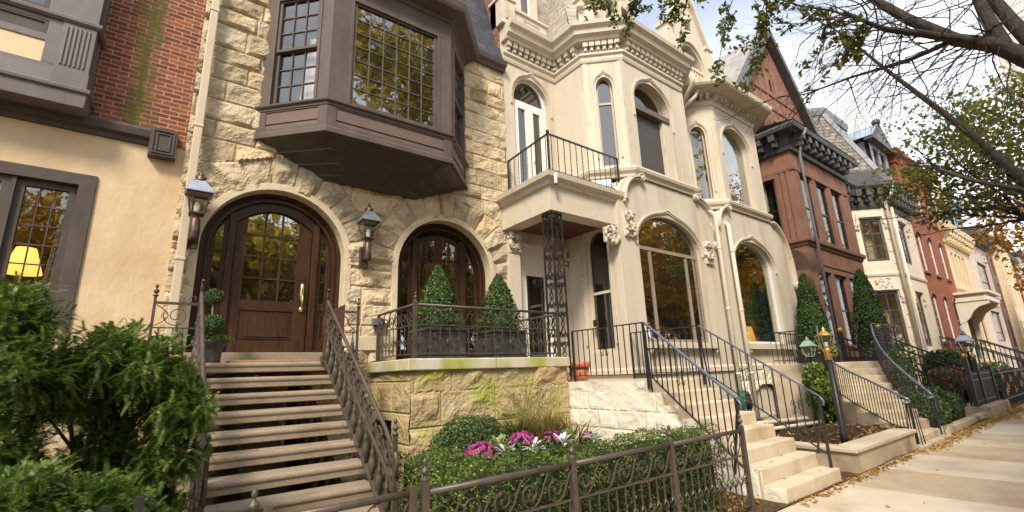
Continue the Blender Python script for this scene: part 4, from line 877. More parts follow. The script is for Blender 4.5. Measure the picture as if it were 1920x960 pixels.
fbox(mb, FO, -5, ox, -.08, 0, 8.347, 9.037)
mb.build('oriel_frame', mat('grey_oriel_paint', (.115, .10, .095), (.15, .132, .125), 3, .5, .1, 18, stretch=(1, 1, .4)), LH, bevel=.005)
mb = MB(); fbox(mb, FO, -2.76, -1.51, -.08, -.02, 5.659, 5.967); mb.build('cream_panel', M_CREAMPANEL, LH)
mb = MB(); fbox(mb, FO, -2.76, -1.51, -.08, -.03, 6.062, 6.254); fband(mb, FO, [(-2.76, 6.062), (-2.76, 6.254), (-1.51, 6.254), (-1.51, 6.062)], [(-2.73, 6.089), (-2.73, 6.227), (-1.55, 6.227), (-1.55, 6.089)], -.05, -.012, closed=True); mb.build('upper_panel', M_DARKTRIM, LH)
window(FO, LH, -2.71, -1.54, 6.413, 8.347, 0, -.03, .06, 2, 3, M_DARKTRIM, G_REFL, name='oriel_window'); window(fo2, LH, .06, .24, 6.445, 8.294, 0, -.03, .04, 1, 2, M_DARKTRIM, G_REFL, name='oriel_window')
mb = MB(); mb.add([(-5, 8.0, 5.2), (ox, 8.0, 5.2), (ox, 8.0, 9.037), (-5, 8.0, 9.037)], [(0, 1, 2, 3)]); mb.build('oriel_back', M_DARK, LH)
# ---------------------------------------------------------------- cream Gothic house
def hood(mb, fr, u0, u1, z0, zs, rise, w=.055, d=.028, ogee=.12, off=.05, drop=.25, power=2.0):
    """moulding over an opening, with the little ogee point"""
    a = opening(u0-off, u1+off, zs-drop, zs, rise+off, 28, ogee*.6, power); b = opening(u0-off-w, u1+off+w, zs-drop, zs, rise+off+w, 28, ogee, power)
    fband(mb, fr, b, a, -.02, d); a2 = opening(u0-off-w*.45, u1+off+w*.45, zs-drop, zs, rise+off+w*.5, 28, ogee*.8, power); fband(mb, fr, b, a2, d-.004, d+.018)
def corbels(mb, fr, u0, u1, z0, z1, w, n, d0, d1):
    st = (u1-u0)/n
    for i in range(n):
        u = u0+st*(i+.5); fbox(mb, fr, u-w/2, u+w/2, d0, d0+(d1-d0)*.55, z0, z1-.001); fbox(mb, fr, u-w/2-.004, u+w/2+.004, d0, d1, z0+(z1-z0)*.45, z1)
        fbox(mb, fr, u-w*.28, u+w*.28, d0+(d1-d0)*.5, d0+(d1-d0)*.8, z0+.01, z0+(z1-z0)*.46)
def carved(mb, c, fr, w, h, seed, dep=.12):
    """carved leaf bracket: curled leaves and lumps"""
    r = random.Random(seed); u, z = c
    fbox(mb, fr, u-w*.36, u+w*.36, -.02, dep*.4, z-h*.45, z+h*.45)
    for k in range(14): mb.ball(fr(u+r.uniform(-.42, .42)*w, dep*r.uniform(.25, .75), z+r.uniform(-.45, .45)*h), r.uniform(.10, .17)*w, 7, 5, sc3=(1, .8, r.uniform(.9, 1.7)))
    for s in (-1, 1):
        for q in (.3, -.2): ribbon(mb, lambda a, d, b: fr(a, d+dep*.75, b), scroll(u+s*w*.24, z+h*q, .01, w*.2, 1.3, 1.57, s, 16), .05, .022)
def scroll_bracket(mb, fr, u, z, s, w=.62, h=.62, dep=.12):
    """curved shoulder bracket ending in a little volute"""
    for k, (o, dd) in enumerate(((0, dep), (.055, dep*.7))):
        pts = [(u+s*(w*(1-math.cos(a))-o*math.cos(a)*0), z-h*(1-math.sin(a))-o) for a in [math.pi/2*i/12 for i in range(13)]]
        pts = [(u+s*w*math.sin(a), z-h*(1-math.cos(a))-o) for a in [math.pi/2*i/14 for i in range(15)]]
        ribbon(mb, lambda a, d, b: fr(a, d+dd*.5, b), pts, dd, .032)
    e = fr(u, dep*.7, z-.02); mb.ball(e, .065, 10, 8)
    ribbon(mb, lambda a, d, b: fr(a, d+dep*.6, b), scroll(u, z-.02, .02, .11, 1.2, 1.57, -s, 18), dep, .03)
CORN = [(-.12, 9.10), (.03, 9.10), (.05, 9.16), (.05, 9.24), (.10, 9.28), (.10, 9.34), (-.02, 9.345), (-.02, 9.62), (.20, 9.62), (.22, 9.70), (.32, 9.74), (.34, 9.86), (.43, 9.92), (.45, 10.02), (.40, 10.06), (-.12, 10.08)]
G1 = thing('cream_gothic_house', 'cream painted Gothic row house with a white balcony door and octagonal bay', 'house', (9, 8, 0))
Fm = front(8.0); Fb = front(6.3)
mb = MB()
fwall(mb, Fm, [(6.12, 1.2), (7.9, 1.2), (7.9, 9.2), (6.12, 9.2)], [opening(6.42, 7.56, 5.60, 8.25, .63), [(6.44, 1.46), (6.44, 4.5), (7.50, 4.5), (7.50, 1.46)]], .28)
pl = [(7.85, 8.0), (7.85, 7.0), (8.56, 6.3), (11.06, 6.3), (11.76, 7.0), (11.76, 8.0)]
UF = [span(pl[i], pl[i+1]) for i in range(5)]
for i, f in enumerate(UF):
    hol = []
    if i == 1: hol = [opening(.30, .70, 6.30, 8.38, .30)]
    if i == 2: hol = [opening(8.90-8.56, 10.36-8.56, 6.30, 8.15, .65)]
    fwall(mb, f, [(0, 5.95), (f.len, 5.95), (f.len, 9.2), (0, 9.2)], hol, .34)
# lower bay with shoulders
sh = lambda uc, zc, rx, rz, a0, a1, n=10: [(uc+rx*math.cos(a0+(a1-a0)*i/n), zc+rz*math.sin(a0+(a1-a0)*i/n)) for i in range(n+1)]
out = [(7.85, -.1)]+[(7.85, 5.0)]+sh(8.58, 5.0, .73, .97, math.pi, math.pi/2)+sh(11.08, 4.8, .70, 1.17, math.pi/2, 0)+[(11.78, -.1)]
W1 = opening(8.47, 10.93, 2.17, 4.42, .72)
fwall(mb, Fb, out, [W1], .28)
n = len(out); mb.add([Fb(u, 0, z) for u, z in out]+[Fb(u, -.9, z) for u, z in out], [(i, (i+1) % n, n+(i+1) % n, n+i) for i in range(1, n-1)])
fs = span((7.85, 8.0), (7.85, 6.3)); WS = opening(.62, 1.30, 2.0, 4.35, .38)
fwall(mb, fs, [(0, -.1), (1.70, -.1), (1.70, 5.0), (0, 5.0)], [WS], .2, d=.004)
fr_ = span((11.78, 6.3), (11.78, 8.0)); mb.add([fr_(0, 0, 0), fr_(1.7, 0, 0), fr_(1.7, 0, 4.8), fr_(0, 0, 4.8)], [(0, 1, 2, 3)])
mb.build('masonry_wall', M_CREAM, G1)
mb = MB(); cpath = [(6.10, 8.0)]+pl
sweep(mb, cpath, CORN)
for (a, b), cnt in (((cpath[0], cpath[1]), 9), ((cpath[1], cpath[2]), 4), ((cpath[2], cpath[3]), 6), ((cpath[3], cpath[4]), 13), ((cpath[4], cpath[5]), 5)):
    f = span(a, b); corbels(mb, f, .04, f.len-.02, 9.37, 9.62, .12, cnt, -.02, .17)
mb.build('cornice', M_CREAMTRIM, G1)
mb = MB()
sweep(mb, pl, [(-.05, 5.97), (.05, 5.97), (.06, 6.05), (.12, 6.09), (.14, 6.16), (.10, 6.21), (.02, 6.25), (-.05, 6.25)])
hood(mb, Fm, 6.42, 7.56, 5.6, 8.25, .63); hood(mb, UF[1], .30, .70, 6.3, 8.38, .30, w=.05, drop=1.9); hood(mb, UF[2], 8.90-8.56, 10.36-8.56, 6.3, 8.15, .65, drop=.5); hood(mb, Fb, 8.47, 10.93, 2.17, 4.42, .72, w=.06, drop=.1); hood(mb, fs, .62, 1.30, 2, 4.35, .38, w=.06, drop=2.2)
fbox(mb, Fb, 8.36, 11.05, -.02, .14, 2.03, 2.15)
for u in (8.44, 10.97): mb.lathe(Fb(u, .07, 1.97), [(.001, -.06), (.05, -.03), (.055, .03), (.03, .06)], 10)
sweep(mb, [(7.85, 8.0), (7.85, 6.3), (11.78, 6.3)], [(-.05, 1.50), (.05, 1.50), (.05, 1.60), (.02, 1.64), (-.05, 1.66)])
fbox(mb, Fm, 6.04, 6.34, -.02, .10, 1.43, 4.16); fbox(mb, Fm, 7.62, 7.84, -.02, .07, 1.43, 4.05)
for u in (8.56, 11.06): fbox(mb, Fb, u-.07, u+.07, -.02, .012, 6.25, 9.1)
fbox(mb, UF[1], UF[1].len-.13, UF[1].len-.02, -.02, .012, 6.25, 9.1); fbox(mb, UF[1], .02, .13, -.02, .012, 6.25, 9.1)
mb.build('stone_trim', M_CREAMTRIM, G1)
for c_, f_, w_, h_, s_, d_ in (((6.19, 4.40), Fm, .34, .46, 3, .22), ((7.73, 4.30), Fm, .26, .46, 4, .2), ((7.62, 4.42), front(6.42), .42, .36, 5, .16), ((8.14, 4.72), Fb, .42, .62, 6, .14), ((11.28, 4.45), Fb, .38, .62, 7, .14)): mb = MB(); carved(mb, c_, f_, w_, h_, s_, d_); mb.build('carved_bracket', M_CREAMTRIM, G1)
mb = MB(); scroll_bracket(mb, Fb, 8.72, 5.96, -1, .66, .66, .12); mb.build('scroll_bracket', M_CREAMTRIM, G1); mb = MB(); scroll_bracket(mb, Fb, 11.0, 5.94, 1, .70, .62, .12); mb.build('scroll_bracket', M_CREAMTRIM, G1); mb = MB(); mb.ball(Fb(11.72, .06, 4.72), .12, 10, 8); mb.build('carved_boss', M_CREAMTRIM, G1)
# windows and doors
o = window(Fb, G1, 8.47, 10.93, 2.17, 4.42, .72, -.09, .07, 1, 1, mat('taupe_window_paint', (.25, .19, .14), (.31, .245, .185), 4, .5), G_AUTUMN, trans=(4.30,), mull=(), barw=.085, name='arched_picture_window')
for u in (8.98, 10.42): mb = MB(); fbox(mb, Fb, u-.045, u+.045, -.15, -.105, 2.24, 4.26); mb.build('window_mullion', MATS['taupe_window_paint'], o)
window(UF[2], G1, .34, 1.80, 6.30, 8.15, .65, -.24, .05, 1, 1, M_CREAMTRIM, G_REFL, trans=(8.02,), name='arched_window', barw=.06)
mb = MB(); fbox(mb, UF[2], .345, 1.795, -.24, -.02, 7.90, 8.06); mb.build('blind_box', mat('taupe_blind_box', (.10, .078, .06), (.13, .10, .08), 4, .5), G1, bevel=.006)
mb = MB(); fbox(mb, UF[2], .345, .46, -.24, -.10, 6.31, 7.9); mb.build('window_casing', M_CREAMTRIM, G1, bevel=.008); mb = MB(); fbox(mb, UF[2], 1.52, 1.795, -.24, -.06, 6.31, 7.9); mb.build('window_casing', M_CREAMTRIM, G1, bevel=.008)
mb = MB(); fbox(mb, UF[2], .46, 1.52, -.20, -.17, 6.31, 7.9); mb.build('insect_screen', M_SHUTTER, G1)
o = window(UF[1], G1, .30, .70, 6.30, 8.38, .30, -.12, .05, 1, 1, mat('taupe_window_paint_light', (.36, .28, .21), (.42, .33, .25), 4, .5), G_REFL, trans=(8.0,), name='slender_arched_window')
o = window(Fm, G1, 6.42, 7.56, 5.60, 8.25, .63, -.12, .09, 1, 1, M_WHITE, G_REFL, trans=(8.20,), barw=.11, name='balcony_door')
mb = MB()
for a, b in ((6.51, 6.985), (6.995, 7.47)): fband(mb, Fm, [(a, 5.62), (a, 8.15), (b, 8.15), (b, 5.62)], [(a+.12, 5.8), (a+.12, 8.05), (b-.12, 8.05), (b-.12, 5.8)], -.17, -.115, closed=True)
mb.lathe(Fm(7.06, -.08, 6.7), [(.001, -.05), (.02, -.04), (.02, .04), (.001, .05)], 8); mb.build('door_leaves', M_WHITE, o)
o = window(fs, G1, .62, 1.30, 2.0, 4.35, .38, -.10, .06, 1, 1, mat('cream_sash_paint', (.55, .46, .33), (.6, .51, .38), 4, .5), G_REFL, trans=(3.3,), name='side_sash_window')
mb = MB(); fband(mb, Fm, [(6.44, 1.46), (6.44, 4.5), (7.50, 4.5), (7.50, 1.46)], [(6.58, 1.46), (6.58, 4.0), (7.36, 4.0), (7.36, 1.46)], -.2, -.1)
fbox(mb, Fm, 6.58, 7.36, -.2, -.13, 3.92, 4.0); o = mb.build('entrance_frame', M_WHITE, G1, bevel=.005)
mb = MB(); fband(mb, Fm, [(6.58, 1.47), (6.58, 3.92), (7.36, 3.92), (7.36, 1.47)], [(6.70, 1.85), (6.70, 3.78), (7.24, 3.78), (7.24, 1.85)], -.2, -.15, closed=True); o = mb.build('entrance_door', M_WHITE, G1)
mb = MB(); fbox(mb, Fm, 6.68, 7.26, -.19, -.18, 1.83, 3.8); mb.build('pane', G_REFL, o)
for f, a, b, z0, z1, nm in ((Fb, 8.5, 10.9, 2.2, 5.0, 0), (UF[2], .4, 1.7, 6.3, 8.7, 0), (Fm, 6.45, 7.5, 5.6, 8.8, 0)): room(f, G1, a, b, z0, z1, -.29, -.9)
# portico slab, ceiling
mb = MB(); PX = [(5.95, 8.0), (5.95, 6.4), (8.18, 6.4), (8.18, 6.32)]
sweep(mb, [(5.95, 8.0), (5.95, 6.40), (8.2, 6.40)], [(-.36, 4.70), (.0, 4.70), (.0, 5.20), (.05, 5.22), (.07, 5.30), (.16, 5.34), (.18, 5.44), (.12, 5.47), (-.36, 5.47)])
mb.box(5.98, 8.0, 6.45, 7.98, 5.30, 5.455); mb.build('portico_slab', M_CREAMTRIM, G1)
mb = MB(); mb.box(6.31, 7.84, 6.76, 7.98, 4.74, 4.80); mb.build('porch_ceiling', M_CEILWOOD, G1)
mb = MB(); mb.lathe((7.05, 7.55, 4.62), [(.10, .0), (.12, .05), (.08, .10), (.02, .12)], 14); mb.build('ceiling_light', M_COPPER, G1)
# parapet, mansard and dormer
mb = MB(); fbox(mb, Fm, 6.0, 6.42, -.3, .20, 10.05, 10.78); fbox(mb, Fm, 6.10, 6.32, .19, .225, 10.2, 10.6); fbox(mb, Fm, 5.96, 6.46, -.32, .24, 10.78, 10.86)
fbox(mb, Fm, 6.42, 7.55, -.2, .12, 10.05, 10.62); fbox(mb, Fm, 6.42, 7.6, -.24, .17, 10.62, 10.70)
for k in range(9): fbox(mb, Fm, 6.76+.06*k, 6.79+.06*k, .12, .145, 10.22, 10.46)
fband(mb, Fm, [(6.72, 10.19), (6.72, 10.49), (7.31, 10.49), (7.31, 10.19)], [(6.745, 10.215), (6.745, 10.465), (7.285, 10.465), (7.285, 10.215)], .1, .15, closed=True)
fbox(mb, Fm, 7.6, 7.85, -.2, .08, 10.05, 10.42)
for k in range(3): fbox(mb, Fm, 7.63+.07*k, 7.67+.07*k, .08, .105, 10.14, 10.36)
fbox(mb, UF[0], .1, 1.0, -.2, .05, 10.05, 10.45); fbox(mb, UF[1], .02, .40, -.3, .12, 10.05, 10.62); fbox(mb, UF[1], -.02, .44, -.33, .16, 10.62, 10.70)
mb.build('parapet', M_CREAMTRIM, G1, bevel=.006)
mb = MB(); mb.add([(6.1, 8.15, 10.1), (8.0, 8.15, 10.1), (8.9, 9.0, 14.5), (6.1, 9.0, 14.5)], [(0, 1, 2, 3)]); mb.add([(7.85, 8.2, 10.1), (7.85, 7.3, 10.1), (8.3, 8.2, 14.5)], [(0, 1, 2)]); mb.add([(7.85, 7.25, 10.08), (8.6, 6.65, 10.08), (8.9, 7.8, 14.5), (8.2, 8.2, 14.5)], [(0, 1, 2, 3)]); mb.add([(10.9, 7.2, 10.08), (12.1, 7.2, 10.08), (12.1, 9.0, 14.6), (10.4, 9.0, 14.6)], [(0, 1, 2, 3)]); mb.build('slate_mansard', M_SLATEP, G1)
fd = front(8.05); mb = MB(); fwall(mb, fd, [(6.62, 10.6), (7.42, 10.6), (7.42, 12.6), (7.02, 13.4), (6.62, 12.6)], [opening(6.84, 7.2, 10.86, 12.2, .2)], .2); fbox(mb, fd, 6.62, 7.42, -.8, -.2, 10.6, 12.6); mb.build('small_dormer', M_CREAMTRIM, G1)
window(fd, G1, 6.84, 7.2, 10.86, 12.2, .2, -.08, .04, 1, 2, M_WHITE, G_REFL, name='dormer_window')
fD = front(6.78); mb = MB()
lan = lambda u: [(u-.22, 10.45), (u-.22, 11.15)]+[(u-.22+.22*(1-math.cos(a)), 11.15+.42*math.sin(a)) for a in [math.pi/3*i/6 for i in range(1, 7)]]+[(u+.22-.22*(1-math.cos(a)), 11.15+.42*math.sin(a)) for a in [math.pi/3*i/6 for i in range(6, 0, -1)][1:]]+[(u+.22, 11.15), (u+.22, 10.45)]
fwall(mb, fD, [(8.15, 10.05), (10.35, 10.05), (10.32, 10.7), (10.05, 11.4), (9.9, 12.6), (9.25, 14.6), (8.6, 12.6), (8.45, 11.4), (8.18, 10.7)], [lan(8.95), lan(9.55)], .22)
fbox(mb, fD, 8.2, 10.3, -1.6, -.22, 10.05, 11.5)
for u in (8.95, 9.55): ribbon(mb, lambda a, d, b: fD(a, d+.03, b), [(u-.27, 10.45), (u-.27, 11.15)]+[(u-.27+.27*(1-math.cos(a)), 11.15+.52*math.sin(a)) for a in [math.pi/3*i/6 for i in range(7)]], .1, .06); ribbon(mb, lambda a, d, b: fD(a, d+.03, b), [(u+.27, 10.45), (u+.27, 11.15)]+[(u+.27-.27*(1-math.cos(a)), 11.15+.52*math.sin(a)) for a in [math.pi/3*i/6 for i in range(7)]], .1, .06)
fbox(mb, fD, 10.2, 10.6, -.4, .05, 10.05, 10.62); fbox(mb, fD, 10.16, 10.64, -.44, .09, 10.62, 10.7); fbox(mb, fD, 8.0, 8.22, -.4, .05, 10.05, 10.75)
ribbon(mb, lambda a, d, b: fD(a, d, b), [(7.95+.30*math.cos(a), 10.75+.35*math.sin(a)) for a in [math.pi*i/12 for i in range(13)]], .3, .1)
mb.build('gabled_dormer', M_CREAMTRIM, G1)
for u in (8.95, 9.55): mb = MB(); fext(mb, fD, lan(u), -.18, -.17); mb.build('dormer_pane', G_REFL, G1)

# iron lattice column
LC = thing('lattice_column', 'black and rust scrollwork iron column holding the cream portico corner', 'column', (6.2, 6.62, 1.43))
cx0, cx1, cy0, cy1 = 6.02, 6.28, 6.47, 6.73
mb = MB()
for x in (cx0, cx1):
    for y in (cy0, cy1): mb.box(x-.014, x+.014, y-.014, y+.014, 1.43, 4.69)
for z in (1.46, 4.66):
    for a, b in (((cx0, cy0), (cx1, cy0)), ((cx1, cy0), (cx1, cy1)), ((cx1, cy1), (cx0, cy1)), ((cx0, cy1), (cx0, cy0))): mb.bar((*a, z), (*b, z), .024, .024)
mb.build('corner_bars', M_OLDIRON, LC)
for a, b in (((cx0, cy0), (cx1, cy0)), ((cx1, cy0), (cx1, cy1)), ((cx1, cy1), (cx0, cy1)), ((cx0, cy1), (cx0, cy0))):
    f = span(a, b); w2 = f.len/2; mb = MB()
    for k in range(6):
        z = 1.62+.56*k
        for s in (-1, 1):
            ribbon(mb, f, scroll(w2+s*.058, z+.10, .012, .05, 1.4, math.pi/2, s, 18), .014, .009); ribbon(mb, f, scroll(w2+s*.058, z-.06, .012, .05, 1.4, -math.pi/2, -s, 18), .014, .009)
            ribbon(mb, f, [(w2+s*.012, z-.20), (w2+s*.02, z-.13), (w2+s*.09, z-.08), (w2+s*.112, z+.02), (w2+s*.09, z+.12), (w2+s*.03, z+.20), (w2+s*.012, z+.26), (w2+s*.05, z+.30), (w2+s*.012, z+.36)], .014, .009)
    mb.build('scroll_panel', M_OLDIRON, LC)
# balcony railing
BR = thing('balcony_railing', 'black twisted iron railing on the cream balcony above the entrance', 'railing', (7, 6.5, 5.47))
def twisted(mb, a, b, r=.009):
    a = Vector(a); b = Vector(b); mb.bar(a, b, r*1.2)
    for k in range(9): p = a.lerp(b, (k+.5)/9); mb.lathe(p, [(r*.6, -.025), (r*1.5, 0), (r*.6, .025)], 5)
b0, b1, b2 = (6.1, 7.9), (6.0, 6.42), (8.14, 6.42)
for p in (b0, b1, b2): mb = MB(); mb.box(p[0]-.018, p[0]+.018, p[1]-.018, p[1]+.018, 5.46, 6.37); (p is b1) and mb.lathe((*p, 6.37), [(.03, 0), (.04, .03), (.03, .06), (.001, .075)], 10); mb.build('post', M_BLACK, BR)
for a, b, n in ((b0, b1, 9), (b1, b2, 12)):
    mb = MB(); mb.bar((*a, 6.35), (*b, 6.35), .035, .03); mb.bar((*a, 5.56), (*b, 5.56), .03, .022); mb.build('rails', M_BLACK, BR)
    for i in range(n): t = (i+.5)/n; x, y = a[0]+(b[0]-a[0])*t, a[1]+(b[1]-a[1])*t; mb = MB(); twisted(mb, (x, y, 5.56), (x, y, 6.35)); mb.build('baluster', M_BLACK, BR)
mb = MB(); mb.lathe((5.98, 6.24, 5.18), [(.028, 0), (.034, .02), (.034, .15), (.03, .17)], 12); mb.box(5.95, 6.01, 6.21, 6.30, 5.33, 5.40)
SCM = thing('security_camera', 'small white security camera under the balcony corner', 'camera', (5.98, 6.24, 5.2)); mb.build('housing', M_WHITE, SCM)
mb = MB(); mb.lathe((5.98, 6.24, 5.16), [(.02, 0), (.03, .015), (.03, .03)], 12); mb.build('lens', M_BLACK, SCM)
tag(MB().box(7.80, 7.835, 7.16, 7.24, 2.55, 2.70).build('door_intercom', M_BLACK, loc=(7.82, 7.2, 2.55), bevel=.005), 'small black intercom box on the cream wall beside the entrance', 'intercom')

# ---------------------------------------------------------------- its narrower twin
G2 = thing('cream_twin_house', 'cream house with a wide bracketed eave, blinds and golden-reflecting arched window', 'house', (14, 8, 0))
pl2 = [(11.98, 8.0), (11.98, 7.02), (12.70, 6.3), (15.22, 6.3), (15.92, 7.0), (15.92, 8.0)]
U2 = [span(pl2[i], pl2[i+1]) for i in range(5)]
mb = MB()
for i, f in enumerate(U2):
    hol = []
    if i == 1: hol = [opening(.28, .70, 6.30, 8.30, .32)]
    if i == 2: hol = [opening(.33, 1.92, 6.28, 8.15, .65)]
    fwall(mb, f, [(0, 5.95), (f.len, 5.95), (f.len, 9.35), (0, 9.35)], hol, .34)
out = [(11.93, -.1), (11.93, 4.8)]+sh(12.7, 4.8, .77, 1.17, math.pi, math.pi/2)+sh(15.3, 4.35, .95, 1.62, math.pi/2, 0)+[(16.25, -.1)]
fwall(mb, Fb, out, [opening(12.68, 15.0, 2.18, 4.40, .72), opening(12.45, 14.1, -.05, .62, .5)], .28)
n = len(out); mb.add([Fb(u, 0, z) for u, z in out]+[Fb(u, -.9, z) for u, z in out], [(i, (i+1) % n, n+(i+1) % n, n+i) for i in range(0, n-1)])
mb.add([(16.2, 8.0, 0), (17.2, 8.0, 0), (17.2, 8.0, 10.0), (15.9, 8.0, 10.0), (15.9, 8.0, 0)], [(0, 1, 2, 3, 4)])
mb.build('masonry_wall', M_CREAM, G2)
EAVE = [(-.12, 9.28), (.03, 9.28), (.05, 9.36), (.10, 9.40), (.0, 9.41), (.0, 9.58), (.22, 9.60), (.56, 9.66), (.60, 9.72), (.62, 9.86), (.56, 9.90), (-.12, 9.95)]
mb = MB(); sweep(mb, pl2, EAVE)
for i, cnt in ((0, 4), (1, 5), (2, 12), (3, 4)): corbels(mb, U2[i], .03, U2[i].len-.03, 9.42, 9.60, .10, cnt, -.0, .2)
mb.build('bracketed_eave', M_CREAMTRIM, G2)
mb = MB(); sweep(mb, pl2, [(-.05, 5.97), (.05, 5.97), (.06, 6.05), (.12, 6.09), (.14, 6.16), (.10, 6.21), (.02, 6.25), (-.05, 6.25)])
hood(mb, U2[1], .28, .70, 6.3, 8.30, .32, w=.05, drop=1.8); hood(mb, U2[2], .33, 1.92, 6.28, 8.15, .65, drop=.4); hood(mb, Fb, 12.68, 15.0, 2.18, 4.40, .72, w=.06, drop=.1)
fbox(mb, Fb, 12.5, 15.2, -.02, .14, 2.02, 2.15); mb.lathe(Fb(12.6, .07, 1.97), [(.001, -.06), (.05, -.03), (.055, .03), (.03, .06)], 10)
sweep(mb, [(11.93, 6.3), (16.25, 6.3)], [(-.05, 1.50), (.05, 1.50), (.05, 1.60), (.02, 1.64), (-.05, 1.66)])
for u in (.06, U2[2].len-.06): fbox(mb, U2[2], u-.06, u+.06, -.02, .012, 6.25, 9.3)
ribbon(mb, lambda a, d, b: Fb(a, d+.06, b), sh(15.25, 4.35, 1.0, 1.62, math.pi/2, 0, 14)+[(16.25, 4.0)], .13, .05); mb.ball(Fb(16.25, .1, 4.0), .13, 10, 8)
scroll_bracket(mb, Fb, 12.62, 5.96, -1, .6, .6, .12)
mb.build('stone_trim', M_CREAMTRIM, G2)
mb = MB(); stone_sheet(mb, Fr((0, 6.27), (1, 0)), 11.8, 16.3, -.1, 1.5, .035, lambda U, Z: ~((((U-13.27)/.84)**2+(np.maximum(Z-.60, 0)/.52)**2) < 1), .42, (.5, 1.0), amp=.07, margin=.03, seed=41, tvar=.15); mb.build('rough_stone_base', M_WHITESTONE, G2)
window(U2[1], G2, .28, .70, 6.30, 8.30, .32, -.12, .05, 1, 1, MATS['taupe_window_paint_light'], G_CLEAR, name='slender_arched_window')
window(U2[2], G2, .33, 1.92, 6.28, 8.15, .65, -.16, .05, 1, 1, M_CREAMTRIM, G_SHINY, name='arched_window')
window(Fb, G2, 12.68, 15.0, 2.18, 4.40, .72, -.12, .06, 1, 1, M_WHITE, G_BRIGHT, name='arched_picture_window')
for f, a, b, z0 in ((U2[1], .34, .64, 6.35), (U2[2], .4, 1.0, 6.35)):
    mb = MB()
    for k in range(36):
        z = z0+.05*k
        if abs(k-18) > 1: P = [f(u, d, zz) for u, d, zz in ((a, -.36, z), (b, -.36, z), (b, -.39, z+.032), (a, -.39, z+.032))]; mb.add(P, [(0, 1, 2, 3)])
    for u in (a, b): fbox(mb, f, u-.025, u+.025, -.40, -.35, z0, z0+1.9)
    mb.build('slatted_shutter', M_BLIND, G2)
room(U2[1], G2, .3, .7, 6.3, 8.6, -.41, -.7, M_ROOM); room(U2[2], G2, .4, 1.8, 6.3, 8.7, -.41, -1.5, M_ROOM); room(Fb, G2, 12.7, 15.9, 2.2, 5.0, -.30, -1.0, M_ROOM)
curtain(Fb, G2, 15.15, 15.6, 2.2, 4.9, -.40, M_CURTAIN); curtain(Fb, G2, 14.85, 15.15, 2.2, 3.9, -.5, mat('blue_curtain', (.02, .06, .11), (.03, .09, .15), 4, .9))
mb = MB(); mb.lathe(Fb(14.1, -.66, 0), [(.19, 2.30), (.12, 2.72)], 18); ob = mb.build('lamp_shade', GLOWR, None, loc=Fb(14.1, -.66, 2.3)); RL = thing('window_lamp', 'glowing yellow lamp behind the palm in the arched window', 'lamp', Fb(14.1, -.66, 2.1)); ob.parent = RL; ob.location = (0, 0, .2)
mb = MB(); mb.lathe(Fb(14.1, -.66, 0), [(.1, 2.1), (.04, 2.2), (.03, 2.6)], 10); mb.build('lamp_base', M_BRASS, RL)
PT = thing('potted_palm', 'dark green palm standing inside the arched window', 'potted plant', Fb(14.35, -.62, 2.1))
rg = np.random.default_rng(77); mb = MB()
for k in range(34):
    a = rg.uniform(0, 6.28); el = rg.uniform(.1, 1.2); ln = rg.uniform(.45, .75); c = Vector(Fb(14.35, -.62, 2.95)); dr = Vector((math.cos(a)*math.cos(el), .55*math.sin(a)*math.cos(el), math.sin(el)))
    hub = c+dr*ln*.55
    for q in range(11):
        b = (q-5)/5*1.25; sd_ = dr.cross(Vector((0, 0, 1))).normalized(); tipd = (dr*math.cos(b)+sd_*math.sin(b)); tip = hub+tipd*.30+Vector((0, 0, -.10)); w_ = tipd.cross(Vector((0, 0, 1))).normalized()*.013
        mb.add([hub, hub+tipd*.16+w_, tip, hub+tipd*.16-w_], [(0, 1, 2, 3)])
    mb.tube([c, hub], .008, 4)
mb.build('fronds', LF_PALM, PT); mb = MB(); mb.lathe(Fb(14.35, -.62, 2.1), [(.12, 0), (.17, .3), (.15, .3), (.04, .28), (.03, .85)], 12); mb.build('pot', M_TERRA, PT)
mb = MB()
for k in range(15): u = 12.55+.105*k; fbox(mb, Fb, u, u+.042, -.10, -.06, -.05, .62+.46*math.sqrt(max(0, 1-((u+.025-13.27)/.8)**2)))
fbox(mb, Fb, 12.5, 14.05, -.11, -.05, .28, .34); mb.build('basement_grille', M_CREAMTRIM, G2)
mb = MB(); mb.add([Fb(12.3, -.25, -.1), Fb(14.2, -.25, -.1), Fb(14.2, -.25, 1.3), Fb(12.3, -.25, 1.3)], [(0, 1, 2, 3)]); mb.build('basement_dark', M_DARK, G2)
# roof and dormer of the twin
f2 = front(6.95); mb = MB()
ga = opening(12.47, 13.75, 10.4, 11.1, .85, 16)
fwall(mb, f2, [(12.0, 9.85), (14.4, 9.85), (14.4, 12.0), (14.1, 12.35), (13.12, 14.6), (12.2, 12.3), (12.0, 12.0)], [ga], .35); fbox(mb, f2, 12.0, 14.4, -1.8, -.35, 9.85, 12.0)
fband(mb, f2, opening(12.30, 13.92, 10.4, 11.1, 1.05, 16), opening(12.40, 13.82, 10.4, 11.1, .94, 16), -.02, .07)
mb.lathe(f2(13.12, .0, 12.9), [(.2, -.001), (.2, .06), (.001, .06)], 14, ax=Matrix.Rotation(math.pi/2, 3, 'X'))
for u in (12.0, 14.3): fbox(mb, f2, u-.14, u+.16, -.3, .06, 11.5, 12.25); fbox(mb, f2, u-.2, u+.22, -.34, .1, 12.25, 12.38)
for k in range(2): ribbon(mb, f2, [(13.12+s_*(1-i/8)*1.1, 12.25+2.45*(i/8)) for i in range(9)] if (s_ := (-1, 1)[k]) else [], .25, .12)
mb.build('gabled_dormer', M_CREAMTRIM, G2); mb = MB(); fext(mb, f2, ga, -.30, -.29); mb.build('dormer_pane', G_REFL, G2)
